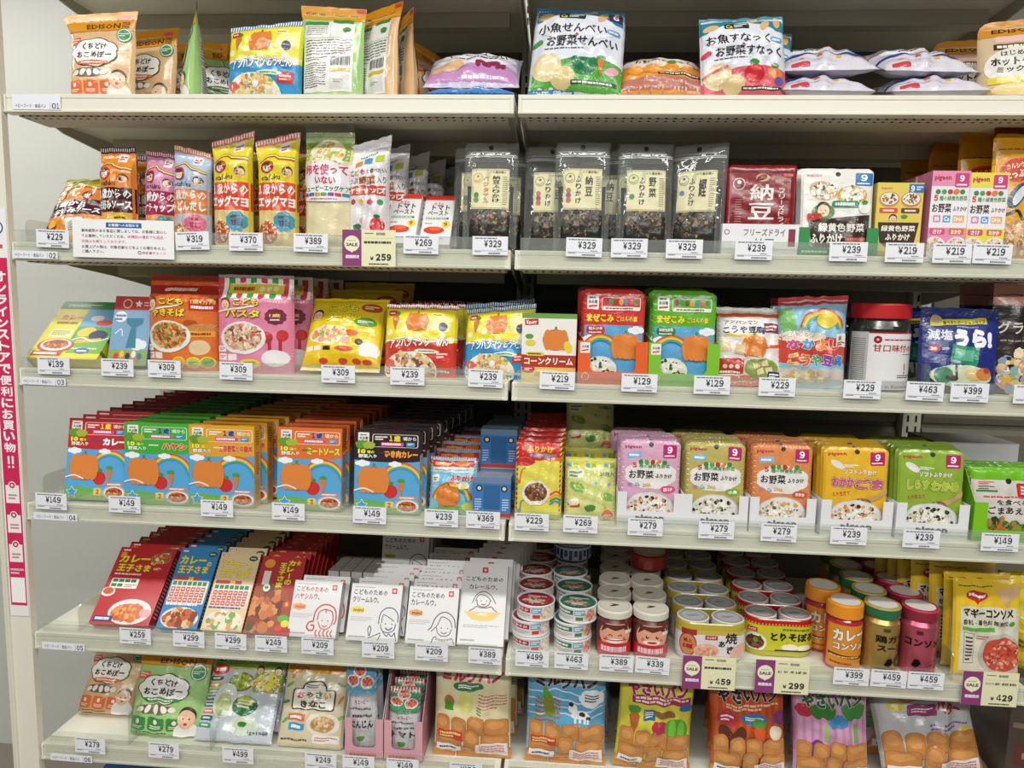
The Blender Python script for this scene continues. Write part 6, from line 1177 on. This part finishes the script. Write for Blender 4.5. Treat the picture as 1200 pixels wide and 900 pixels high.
for X, dx, nm, op, R, h, n in ((.200, .0055, 'laughing', False, .0335, .094, 6), (.2665, .0045, 'wide eyed', True, .0335, .094, 6)):
    j = jar('food_jar', '', 'jar', R, h - .006, .0145, '#6a2c26', '#d8d5c6', d_jarface(op), (-62, 62), (.04, .90), lidtop='#d3d0c0', lidR=R * .98, shoulder=.84, dt=lidtop('#d6d3c4', '#a8a696', '#3a3c44'), rim='#dedbcd')
    row_of(j, n, X, .016, Z, dx, .064, what=f'cream lidded jar with a {nm} face', group=f'cream lidded jars with a {nm} face', jit=.001)
k = jar('paste_pot', 'red labelled pot with a printed lid on top of the rear cream lidded jar', 'jar', .038, .036, .004, '#c8322c', '#b58a5a', None); place(k, .288, .215, Z + .0895)

# twin packs
def stadium(hw, r, n=12): return [(hw + r * math.cos(math.radians(-90 + 180 * i / n)), r + r * math.sin(math.radians(-90 + 180 * i / n))) for i in range(n + 1)] + [(-hw + r * math.cos(math.radians(90 + 180 * i / n)), r + r * math.sin(math.radians(90 + 180 * i / n))) for i in range(n + 1)]
def twin(label, wrapc, body, design, dots, low):
    e = empty('twin_pack', label, 'twin pack'); R = .031; hw = .031; H = .074
    for s in (-1, 1):
        c = MB().lathe([(0, 0, low), (R * .86, 0, low), (R * .98, .012, body), (R, .024, body), (R * .985, H - .022, body), (R * .94, H - .016, body), (R * .94, H, '#c9c9c6'), (R * .86, H + .0012, '#d6d6d4'), (R * .80, H - .0004, '#bdbdbb'), (0, H - .0004, '#bdbdbb')], s * .0315, R, 36); o = c.build('cup', M['cover'], e, True)
        p = Print(2 * R, 2 * R); p.ell(.5, .5, .40, '#b9b9b8'); p.ring(.5, .5, .34, .012, '#7a6a68'); p.ring(.5, .5, .39, .02, '#a83a34' if dots else '#8a8a86'); p.bars(.32, .42, .68, .56, 2, '#6a6866', .4)
        obj('lid_print', p.mesh(lambda u, v, oo, s=s: np.column_stack([s * .0315 + (u - .5) * 2 * R, v * 2 * R, H + oo]), M['cover'], L=0, step=.00008, off=.0002), o)
    m = MB(); N = 24; prof = [(.93, .002), (1.0, .008), (1.035, .022), (1.03, H - .030), (1.03, H - .012), (.99, H - .003), (.955, H - .001)]
    rings = [[(x * 1.0 if abs(x) < hw else math.copysign(hw + (abs(x) - hw) * f, x), R + (y - R) * f, z) for x, y in stadium(hw, R)] for f, z in prof]; n = len(rings[0])
    for (a, b), (f0, z0), (f1, z1) in zip(zip(rings, rings[1:]), prof, prof[1:]): m.add(a + b, [(i, (i + 1) % n, n + (i + 1) % n, n + i) for i in range(n)], wrapc if z0 > H - .031 else body)
    o = m.build('shrink_sleeve', M['cover'], e, True)
    W = .150; p = Print(W, .048)
    def S(u, v, oo):
        s = (u - .5) * W; L1 = hw; f = 1.033; x = np.where(np.abs(s) < L1, s, 0); th = np.clip((np.abs(s) - L1) / (R * f), 0, 2.2)
        x = np.where(np.abs(s) < L1, s, np.sign(s) * (hw + (R * f + oo) * np.sin(th))); y = R - (R * f + oo) * np.cos(th); return np.column_stack([x, y, .014 + v * .048 ])
    design(p); obj('printed_sleeve', p.mesh(S, M['cover'], L=.004, step=.00012, off=.0012), e)
    if dots:
        q = Print(W, .012); [q.ell(.02 + .04 * i, .5, .012, '#e8923a') for i in range(25)]
        def S2(u, v, oo): P = S(u, v, oo); P[:, 2] = H - .016 + v * .012; return P
        obj('dotted_band', q.mesh(S2, M['cover'], L=.004, step=.0001, off=.0010), e)
    return e
def d_yaki(p):
    p.rect(0, 0, 1, .86, '#e4dfe2'); p.rect(0, .82, 1, 1, '#c8b54a'); p.rect(.12, .78, .30, 1, '#a3222a'); p.ell(.20, .40, .105, '#a3222a', ry=.46); p.ell(.20, .40, .095, '#c98a54', ry=.40); p.text('極上', .15, .48, .25, .64, '#a8242c', .05); p.text('5種', .14, .24, .26, .42, '#a8242c', .05); p.rect(.40, .62, .55, .80, '#c8322c'); p.text('ニッスイ', .42, .66, .53, .76, '#fff', .04); p.text('焼', .64, .50, .78, .94, '#26201e', .04); p.text('あ', .56, .36, .64, .6, '#26201e', .04); p.text('き', .66, .10, .76, .42, '#26201e', .05)
    p.ell(.42, .2, .15, '#e8b8a0', ry=.28); p.food(.42, .2, .12, .22, ['#d98a6a', '#e8a88a', '#f2d0b8'], 40, .18, 2); p.ell(.85, .1, .15, '#e6b5a5', ry=.4)
def d_tori(p):
    p.rect(0, 0, 1, 1, '#c9c62c'); p.rect(.08, .70, .21, .88, '#c8322c'); p.text('ニッスイ', .10, .74, .19, .84, '#fff', .04); p.bars(.5, .80, .86, .92, 1, '#6a7a1c', .7); p.text('とりそぼろ', .36, .40, .90, .74, '#1c1a16', .06)
    p.ell(.18, .30, .14, '#eceae0', ry=.36); p.ell(.18, .30, .11, '#5a2c1c', ry=.26); p.food(.18, .3, .1, .24, ['#6a3420', '#8a4a2c', '#4a2014'], 50, .2, 2); p.ell(.19, .38, .03, '#4f9a2c', ry=.09); p.ell(.60, .16, .10, '#f4f0d8', ry=.14); p.ell(.78, .14, .09, '#f4f0d8', ry=.13); p.ell(.56, .32, .02, '#e8a02c', ry=.05); p.rect(.42, .0, .9, .06, '#2a2a1c')
g = twin('', '#b9a83a', '#d9d3d8', d_yaki, False, '#c9b0a8'); row_of(g, 7, .376, .022, Z, .002, .065, what='gold wrapped twin pack with pale cups', group='gold twin packs', jit=.001)
g = twin('', '#b5201c', '#c2bf2c', d_tori, True, '#3a3a2c'); row_of(g, 6, .507, .054, Z, .005, .065, what='red rimmed twin pack with yellow green cups', group='red and yellow twin packs', jit=.001)

def d_cur(p):
    p.rect(0, 0, 1, 1, '#e2901c'); p.rect(0, .93, 1, 1, '#b8243a'); p.rect(0, 0, 1, .05, '#b8243a'); p.text('カレー', .14, .62, .86, .86, '#f4f0e6', .06, '#5a2014', .06, rot=4); p.text('コンソメ', .16, .44, .84, .58, '#f4f0e6', .05, '#5a2014', .06, rot=3); p.poly([(.04, .34), (.84, .30), (.86, .24), (.06, .28)], '#2a1c14'); p.bars(.1, .26, .8, .31, 1, '#e8c08a', .6); p.bars(.1, .12, .6, .18, 1, '#7a3a14', .6); p.ell(.9, .16, .05, '#2a1c14'); p.ell(.88, .84, .08, '#c9702c')
def d_tori2(p): p.rect(.4, .86, .54, .93, '#6a6a2c'); p.text('鶏ガラ', .26, .62, .92, .78, '#2c281c', .03); p.text('スープ', .30, .44, .90, .58, '#2c281c', .03); p.poly([(.45, .14), (.52, .28), (.60, .30), (.64, .2), (.56, .1)], '#26221a'); p.ell(.80, .2, .12, '#5a7a3a'); p.bars(.2, .05, .8, .08, 1, '#6a6030', .5); p.bars(.72, .18, .88, .23, 2, '#e8e0b0', .5)
def d_con(p): p.rect(.30, .84, .42, .92, '#8a2a44'); p.text('コンソメ', .08, .58, .80, .74, '#2c1c20', .03); p.poly([(.25, .16), (.30, .30), (.38, .30), (.42, .22), (.34, .12)], '#26181c'); p.ring(.66, .2, .15, .01, '#8a2a44', ry=.09); p.bars(.56, .17, .76, .22, 2, '#8a2a44', .5); p.bars(.88, .3, .98, .9, 14, '#8a2a44', .3)
wl = lambda p: p.ell(.5, .5, .40, '#dcdad8')
j = jar('powder_jar', '', 'jar', .0305, .122, .026, '#b8243a', '#e8921c', d_cur, (-75, 75), (.02, .96), lidtop='#e2931f', rim='#e8921c', lidR=.0308, dt=wl, waist=.004)
row_of(j, 2, .611, .014, Z, -.013, .068, what='curry powder jar with an orange lid', group='orange lidded powder jars', jit=.001)
j = jar('powder_jar', '', 'jar', .0310, .121, .020, '#c2a65e', '#1f6a42', d_tori2, (-78, 78), (.06, .9), lidtop='#b5a04a', rim='#b5a04a', dt=wl, lidR=.0305, waist=.004, mat='metal')
row_of(j, 5, .675, .012, Z, .0045, .064, what='gold jar with a green lid band', group='gold powder jars with green lids', jit=.001)
j = jar('powder_jar', '', 'jar', .0310, .120, .020, '#d2657c', '#8a2038', d_con, (-78, 78), (.06, .9), lidtop='#a82a44', rim='#c2304a', dt=wl, lidR=.0305, waist=.004, mat='metal')
row_of(j, 5, .7405, .012, Z, .0045, .064, what='pink jar with a dark red lid', group='pink powder jars', jit=.001)
def d_mag(p):
    p.rect(0, 0, 1, 1, '#e6c12c'); p.bars(.06, .92, .6, .94, 1, '#6a5414', .6); p.ell(.33, .83, .16, '#c22a22', ry=.055); p.poly([(.28, .79), (.33, .75), (.38, .79)], '#c22a22'); p.text('Maggi', .21, .81, .45, .855, '#fff', .05); p.rect(.09, .06, .98, .72, '#d9d6c4', r=.02); p.text('マギーコンソメ', .13, .61, .88, .71, '#2c241c', .05); p.text('香料・着色料 無添加', .13, .53, .80, .585, '#3a3228', .03)
    p.ell(.86, .56, .05, '#4f9a2c', ry=.02, rot=40); p.rect(.13, .47, .60, .51, '#5fae3a'); p.rect(.15, .14, .29, .45, '#3a3228'); p.rect(.155, .145, .285, .445, '#d9d6c4'); p.bars(.17, .16, .27, .42, 7, '#3a3228', .5); p.bars(.33, .38, .55, .43, 2, '#b5402a', .5)
    p.ell(.70, .24, .34, '#c2bdb4', ry=.22); p.ell(.72, .24, .29, '#c8503a', ry=.18); p.food(.72, .24, .26, .16, ['#d9604a', '#e89080', '#a83a2a', '#f0b8a0', '#c84a34'], 110, .12, 3, 1.3); p.poly([(.6, .9), (.75, .74), (1, .88), (1, .96)], '#d8b08a')
mg = bag('seasoning_sachet', '', 'sachet', .118, .172, .016, 'flat', '#e2bc28', d_mag, seed=91, wrinkle=.0018)
for k_, (X, Y, dz, lean, yw) in enumerate(((.851, .020, 0, 6, 0), (.848, .045, .004, 6, 0), (.835, .072, .014, 5, -2), (.815, .10, .008, 4, -2), (.806, .13, .004, 4, -4), (.80, .16, 0, 3, -2), (.79, .19, 0, 3, -3))):
    o = mg if k_ == 0 else dup(mg); o['label'] = f'{ORD[k_]} yellow consomme sachet with a red soup photo'; o['group'] = 'yellow consomme sachets'; place(o, X, Y, Z + .002 + dz, lean, yw)
ys = bag('seasoning_sachet', 'plain yellow sachet leaning at the far right end of the fifth shelf', 'sachet', .11, .178, .03, 'pillow', '#d9c21c', lambda p: (p.ell(.5, .6, .4, '#e8d43a'), p.rect(.1, .2, .9, .4, '#c8a81c'), p.bars(.15, .25, .85, .35, 2, '#6a5414', .6)), seed=92, wrinkle=.004); place(ys, .945, .05, Z, 5, -4)
# ================================================================ sixth shelf (06) and below
Z = ZS[5]
G5 = 'rice puff pouches on the sixth shelf'
o = dup(puffO, 'orange rice puff pouch set back at the left end of the sixth shelf', G5); place(o, -.830, .075, Z, 30, 2, 2, .03)
pg2 = bag('snack_pouch', 'green rice puff pouch with a baby photo standing on the sixth shelf', 'snack pouch', .148, .162, .05, 'stand', GRN, d_puff(GRN, '#2f8a52', '#3f8f4a'), flare=.03, pinch=.0, wrinkle=.0022, seed=101, group=G5); place(pg2, -.672, .022, Z, 20, 0, 0, .03)
def d_powder(p):
    p.rect(0, 0, 1, 1, '#c6cbd4'); p.rect(0, .76, 1, 1, '#6fae2c'); p.rect(.3, .93, .7, .97, '#2f7a3a', r=.02); p.bars(.34, .94, .66, .96, 1, '#e8f2e0', .7); p.text('野菜パウダー', .06, .80, .92, .91, '#1f3f2c', .03, '#dfe8c0', .06); p.ell(.5, .76, .5, '#b9c85a', ry=.03); p.ell(.13, .72, .12, '#d8402c', ry=.06); p.text('5種', .06, .70, .2, .74, '#fff', .05)
    p.ell(.46, .60, .17, '#7a6a3a', ry=.10); p.ell(.46, .60, .145, '#9ab03a', ry=.085); p.food(.46, .6, .13, .075, ['#a8bc3a', '#7f9a2c', '#c2cf5a'], 60, .16, 2)
    for i, c in enumerate(('#1f5a3c', '#d8b03a', '#8fae2c', '#2f6a4a', '#2f7a5a', '#d8743a', '#1f5a5a', '#2f9a7a')): p.rect(.02 + .0 * i, .60 - .068 * i, .19, .648 - .068 * i, c, r=.02); p.bars(.05, .612 - .068 * i, .16, .638 - .068 * i, 1, '#eef4ea', .7)
    p.ell(.30, .40, .16, '#dfe4e0', ry=.18); p.ell(.29, .36, .10, '#c2cf8a', ry=.12); p.ell(.58, .36, .17, '#1f6a3a', ry=.10); p.ell(.58, .41, .12, '#b9c82c', ry=.045); p.text('食物繊維', .48, .35, .68, .385, '#e8f2c0', .03) if False else p.bars(.48, .33, .68, .43, 3, '#e8f2c0', .6); 
    p.rect(.62, .50, 1, .72, '#8fae4a', r=.04); p.ell(.8, .62, .16, '#dcd44a', ry=.08); p.food(.8, .6, .17, .08, ['#e8dc5a', '#5f8a2c', '#e8a04a', '#f0ead0'], 40, .25, 2); kid(p, .68, .73, .05); kid(p, .92, .73, .05); p.ell(.62, .16, .2, '#d2dcc8', ry=.1); leafy(p, .60, .14, .06, '#2f8a2c'); p.rect(.36, .10, .52, .15, '#eef0ee', rot=-14); p.text('1g×10袋', .68, .07, .95, .12, '#3a6a5a', .03); p.rect(.3, .25, .44, .30, '#eef0ee', rot=-4)
pw = bag('powder_pouch', '', 'food pouch', .158, .178, .022, 'flat', '#b9bec8', d_powder, seed=102, wrinkle=.0022)
row_of(pw, 3, -.527, .018, Z, .004, .035, .004, what='silver and lime green vegetable powder pouch leaning back', group='vegetable powder pouches', lean=38, D=.02)
def d_kinako(p):
    p.rect(0, 0, 1, 1, '#d6caaa'); p.rect(0, .84, 1, 1, '#dd9a1c'); p.text('EDISON', .06, .87, .36, .92, '#6a4a1c', .02); p.ell(.13, .95, .07, '#d8566f', ry=.02)
    for x, y, r, c in ((.1, .7, 30, '#6fae5a'), (.9, .72, -20, '#6fae5a'), (.06, .5, 10, '#4f8f4a'), (.92, .55, 60, '#d8843a'), (.1, .3, 40, '#6fae5a'), (.95, .35, 20, '#6fae5a'), (.15, .82, 60, '#d8843a')): p.ell(x, y, .07, c, ry=.02, rot=r)
    p.rect(.16, .42, .84, .66, '#3a2c24', r=.04); p.ell(.5, .66, .2, '#3a2c24', ry=.1); p.rect(.185, .435, .815, .648, '#efe9dc', r=.035); p.ell(.5, .66, .175, '#efe9dc', ry=.085); p.bars(.36, .67, .64, .72, 2, '#5a4a40', .5)
    for i, (ch, c) in enumerate(zip('おやさい', ('#c8402c', '#7a5a3a', '#3f8a3c', '#e0a02c'))): p.text(ch, .24 + .14 * i, .55, .35 + .14 * i, .63, c, .05)
    p.text('きなこ', .30, .45, .70, .53, '#4a3428', .05); p.rect(.14, .30, .40, .38, '#d8764a'); p.bars(.17, .32, .37, .36, 1, '#fff', .8); p.rect(.16, .19, .40, .27, '#3f9ac8'); p.bars(.2, .21, .36, .25, 1, '#fff', .8); p.ell(.68, .27, .26, '#e8e0cc', ry=.13); p.ell(.68, .27, .19, '#c9a070', ry=.09); p.food(.68, .27, .16, .07, ['#d8b888', '#b98a5a', '#e8cfa8'], 50, .16, 2); p.rect(.55, .06, .95, .15, '#efe6e2', r=.01); p.bars(.58, .08, .92, .13, 2, '#c86a5a', .5); p.bars(.06, .07, .5, .1, 1, '#5a4a3a', .7)
kn = bag('flour_pouch', '', 'food pouch', .134, .158, .024, 'flat', '#c9bd9c', d_kinako, seed=103, wrinkle=.0018, round_=.006)
row_of(kn, 3, -.375, .018, Z, .006, .036, .010, what='cream vegetable soy flour pouch with an orange top', group='cream soy flour pouches', lean=26, D=.02)
def d_tube(top, c2, t):
    def f(p):
        p.rect(0, 0, 1, 1, '#c9c8ca'); p.rect(0, .66, 1, 1, c2); p.rect(0, .93, 1, 1, top)
        if top == '#c03a3c': [p.rect(.02 + .1 * i, .93, .07 + .1 * i, 1, '#f0e4e0') for i in range(10)]
        for x, y in ((.25, .80), (.72, .78), (.48, .90)): p.ell(x, y, .22, '#ece8e6', ry=.07); p.ell(x, y + .005, .17, '#d2543c', ry=.05); p.food(x, y + .005, .15, .04, ['#e0705a', '#c2402c', '#e89070'], 24, .25, 1)
        p.ell(.5, .66, .5, '#7fb0c8' if c2 == '#58a9c8' else '#4a8a5a', ry=.03); p.text('キユーピー', .3, .55, .75, .60, '#b5403a', .03); p.bars(.12, .48, .88, .52, 1, '#6a6866', .6); p.bars(.2, .40, .9, .44, 1, '#4a4846', .7); p.text(t, .12, .28, .88, .37, '#33302e', .04); leafy(p, .45, .14, .14, '#5f9a3a'); p.ell(.6, .06, .3, '#c23a3a' if c2 != '#58a9c8' else '#b9b9bb', ry=.05)
    return f
for X, c2, top, t, H, rot, nm in ((-.262, '#58a9c8', '#3f7fa8', 'にんじん', .172, 0, 'blue topped'), (-.187, '#4f9a6a', '#c03a3c', 'トマト', .128, 1, 'red striped')):
    tr = tray('display_tray', f'pink display tray with a tall cut-out, {"left" if not rot else "right"} one of the pair', .073, .082, .19, '#e0a8b4', .045, .024, round_=.009, inner='#a09ea0', backH=.165, sidecol='#d08c9c' if rot else '#bdb9bc', design=lambda p: p.bars(.12, .08, .88, .16, 1, '#c8503c', .7))
    tr.matrix_world = Matrix.Translation((X, .010, Z))
    tb_ = bag('food_tube', '', 'food tube', .060 if rot else .058, H, .022, 'pillow', '#bdbcbe', d_tube(top, c2, t), seed=104 + rot, wrinkle=.0016, pinch=0, zig=.0006)
    row_of(tb_, 4 if rot else 2, X - (.004 if rot else .006), .018, Z + .002, .003, .026, .003, what=f'{nm} food sachet inside the {"right" if rot else "left"} pink tray', group=f'{nm} sachets in the pink tray', lean=9, D=.01, roll=0 if rot else -4)

def d_pan(bg, title, tc, outl, deco, base='#e3d8b8', date=True):
    def f(p):
        p.rect(0, 0, 1, 1, bg); deco(p)
        for i, (x, y, rx, ry, r) in enumerate(((.12, .32, .09, .11, 4), (.33, .30, .10, .12, -4), (.55, .33, .11, .09, 3), (.82, .32, .16, .08, -3), (.20, .18, .17, .085, 5), (.50, .17, .10, .12, 2), (.80, .17, .18, .08, 4), (.5, .04, .2, .07, 0), (.12, .05, .16, .07, 0), (.86, .04, .17, .07, 0))): bread(p, x, y, rx, ry, 0, i)
        p.rect(.06, .20, .38, .28, '#c8402c', rot=-2) if base == '#e3d8b8' else None
        p.bars(.08, .21, .36, .27, 2, '#f2d88a', .6) if base == '#e3d8b8' else None
        p.rect(.04, .07, .36, .135, '#eef0f4', rot=-3); p.bars(.08, .09, .32, .115, 1, '#33363a', .7); p.rect(.55, .03, .96, .16, '#f0e8e6', r=.01); p.bars(.6, .045, .92, .145, 4, '#c86a6a', .5)
        p.text(title, .10, .75, .90, .88, tc, .07, outl, .06)
    return f
def dc_milk(p): p.ell(.45, .71, .2, '#2f7a44', ry=.05); p.bars(.32, .69, .58, .73, 2, '#fff', .6); p.bars(.58, .50, .95, .64, 5, '#c86a6a', .4); p.ell(.2, .56, .07, '#b8743a', ry=.06); p.poly([(.14, .48), (.26, .48), (.25, .56), (.15, .56)], '#4f9a2c'); p.ell(.42, .54, .1, '#ddd67a', ry=.09); p.ell(.42, .62, .08, '#ddd67a', ry=.05); [p.rect(.56, .44 + .03 * i, .62, .455 + .03 * i, '#4f9a2c', rot=-10) for i in range(3)]
def dc_blue(p):
    p.rect(0, .40, 1, .78, '#5fa8d0'); [p.curve([(0, .48 + .07 * i), (.4, .52 + .07 * i), (.7, .47 + .07 * i), (1, .52 + .07 * i)], .015, '#d8e8f0') for i in range(4)]; p.poly([(.2, .80), (.32, .66), (.36, .50), (.24, .48), (.2, .62)], '#5f9a2c'); p.bars(.1, .42, .42, .66, 6, '#a8702c', .5); p.blob(.82, .66, .15, .08, '#eef2f4', 7, .12); p.bars(.73, .62, .91, .7, 3, '#3a3a3a', .5)
    p.ell(.68, .50, .12, '#eef0f0', ry=.045); p.ell(.58, .57, .06, '#eef0f0', ry=.045); p.ell(.56, .61, .03, '#2a2a2c', ry=.02); p.ell(.70, .51, .04, '#2a2a2c', ry=.025); p.ell(.78, .48, .03, '#2a2a2c', ry=.025); [p.rect(x, .42, x + .03, .47, '#eef0f0') for x in (.6, .66, .72, .76)]
def dc_veg(p): p.rect(.16, .68, .96, .76, '#93266a' if False else '#a82a5a'); p.bars(.2, .69, .92, .75, 2, '#f4e6d8', .6); carrot(p, .2, .46, .24, '#b8622c', w=.07); p.rect(.32, .52, .48, .63, '#2f6a9a', r=.02); p.bars(.35, .54, .46, .61, 3, '#fff', .5); p.blob(.55, .46, .1, .07, '#b8304a', 7, .1); p.ell(.78, .45, .16, '#4f9a2c', ry=.12); p.ell(.72, .45, .05, '#6fb83a', ry=.11); p.ell(.84, .45, .05, '#6fb83a', ry=.11); p.ell(.6, .60, .15, '#8a5a34', ry=.04); p.ell(.9, .66, .1, '#2f6ab0', ry=.035)
def dc_or(p): [p.rect(.1 * i, .3, .1 * i + .05, 1, '#b8481c') for i in range(10)]; p.bars(.2, .68, .9, .74, 2, '#f0c8a8', .6); p.ell(.2, .60, .13, '#b8304a', ry=.07); p.bars(.12, .57, .28, .63, 2, '#fff', .5); p.ell(.56, .60, .18, '#2f7ab8', ry=.06); p.bars(.44, .58, .68, .62, 2, '#fff', .6); p.blob(.92, .60, .09, .06, '#7a3a8a', 6, .14); p.ell(.2, .42, .09, '#5a2c1c', ry=.12, rot=30); p.ell(.34, .42, .09, '#5a2c1c', ry=.12, rot=-25); carrot(p, .62, .40, .24, '#d85a2c', w=.08); p.ell(.86, .45, .09, '#e8dcc0', ry=.07); p.ell(.9, .32, .14, '#2f7a3a', ry=.07)
def dc_pk(p): [p.rect(.1 * i, .3, .1 * i + .04, 1, '#c88ab0') for i in range(10)]; p.bars(.2, .84, .85, .88, 2, '#7a2a5a', .6); p.blob(.14, .72, .11, .06, '#b8283c', 7, .12); leafy(p, .36, .62, .18, '#2f7a2c', 7); p.rect(.37, .44, .42, .60, '#8ac85a'); p.blob(.56, .62, .12, .06, '#3f8ac0', 7, .12); leafy(p, .78, .62, .18, '#3f8a3c', 7); p.rect(.77, .42, .82, .6, '#6fae4a'); p.ell(.28, .34, .13, '#6a3a98', ry=.1); p.ell(.38, .28, .09, '#8a5ab0', ry=.06); p.blob(.60, .34, .13, .06, '#7a1c44', 7, .12)
def dc_bt(p): p.rect(0, .3, 1, .9, '#bfc0c4'); p.star(.1, .88, .08, '#b82a34', 4); p.text('ミニ', .44, .70, .66, .80, '#b8283c', .06, '#f0e8e8', .05, rot=-15); p.rect(.3, .55, .60, .66, '#8a3a6a', r=.02, rot=-6); p.bars(.34, .58, .56, .63, 2, '#e8d0dc', .5); p.text('バター', .60, .56, .86, .66, '#b8283c', .06, '#f0e8e8', .05, rot=-15); bread(p, .36, .76, .12, .07); bread(p, .76, .74, .12, .06); p.ell(.20, .64, .08, '#d8c83a', ry=.05); p.ell(.20, .64, .03, '#e8e4cc', ry=.02); p.ell(.86, .40, .07, '#d8c83a', ry=.04); p.bars(.5, .42, .9, .48, 2, '#7a5a8a', .5)
pans = [('cream', '#e2d9ae', 'ミルクパン', '#c2304a', '#f2e6e2', dc_milk, -.060, .150, 'milk bread', '#e3d8b8', '#d9cfa2'),
        ('light blue', '#8ac0dc', 'ミルクパン', '#3a2a28', '#f2ece2', dc_blue, .117, .152, 'milk bread', '#e3d8b8', '#6fa8c8'),
        ('yellow', '#d6cf46', 'やさいパン', '#a82a5a', '#f2ece2', dc_veg, .278, .145, 'vegetable bread', 'x', '#c2bb3a'),
        ('orange', '#c85a24', 'やさいパン', '#2a2422', '#f2ece2', dc_or, .458, .144, 'vegetable bread', 'x', '#b8521f'),
        ('pink', '#d4a2c4', 'やさいパン', '#2f5a3c', '#f2ece2', dc_pk, .608, .142, 'vegetable bread', 'x', '#c08ab0')]
for i, (nm, bg, title, tc, ol, deco, X, W, kind, base, body) in enumerate(pans):
    b = bag('bread_bag', '', 'bread bag', W, .190, .050, 'pillow', body, d_pan(bg, title, tc, ol, deco, base), seed=110 + i, wrinkle=.0028, pinch=.03 if i < 2 else .07, flare=.02)
    row_of(b, 3, X, .016, Z, .010 if i < 4 else .018, .07, what=f'{nm} {kind} bag on the sixth shelf', group=f'{nm} bread bags on the sixth shelf', lean=11 if i < 2 else 6, D=.03, roll=(-1, 0, 3, -3, -3)[i], jit=.002)
gb = bag('bread_bag', 'green printed bread bag behind the pink one, right side', 'bread bag', .12, .185, .04, 'pillow', '#b8a0b4', lambda p: (p.rect(0, 0, 1, 1, '#c8a8c0'), p.ell(.7, .75, .2, '#3f8a2c', ry=.18), p.ell(.6, .4, .2, '#5f9a3a', ry=.1)), seed=116, wrinkle=.003); place(gb, .700, .12, Z, 4, 0, 3)
bt = bag('bread_bag', '', 'bread bag', .182, .200, .055, 'pillow', '#a9aaa6', d_pan('#b3b4b0', ' ', '#fff', '#fff', dc_bt, 'x'), seed=117, wrinkle=.004, pinch=.02)
row_of(bt, 2, .795, .022, Z + .012, .006, .08, what='grey white butter roll bag at the right end of the sixth shelf', group='butter roll bags', lean=20, D=.03, roll=-7)
cs = carton('bread_box', 'dim brown plastic food box at the lower right edge of the frame', 'food box', .12, .17, .16, dict(front='#4a3c34', top='#6a5a50', right='#4a3c34', left='#54463c', back='#444', bottom='#444'), lambda p: (p.rect(.05, .72, .95, .78, '#7a6a5a'), p.rect(.1, .3, .8, .55, '#5a2c24'), p.rect(.2, .38, .7, .45, '#b8742c')), mat='cover'); place(cs, .975, .035, Z, 0, -10)
# blue cartons on the bottom shelf
bb = carton('snack_carton', '', 'food carton', .118, .178, .030, dict(front='#1a4c94', top='#1f5aa4', right='#16407c', left='#16407c', back='#16407c', bottom='#16407c'), lambda p: (p.rect(.05, .9, .95, .97, '#2a6ab8'), p.bars(.1, .82, .9, .88, 1, '#dfe8f2', .7), p.ell(.5, .4, .35, '#3f8ac8')), top=lambda p: p.bars(.15, .3, .85, .75, 2, '#dfe8f2', .6))
for i, (X, nm) in enumerate(((-.735, 'first'), (-.612, 'second'))):
    for k in range(3):
        o = bb if i + k == 0 else dup(bb); o['label'] = f'blue carton on the bottom shelf, {nm} column, {ORD[k]} one'; o['group'] = 'blue cartons on the bottom shelf'; place(o, X, .03 + .034 * k, Z6, 0)
bpy.context.view_layer.update()
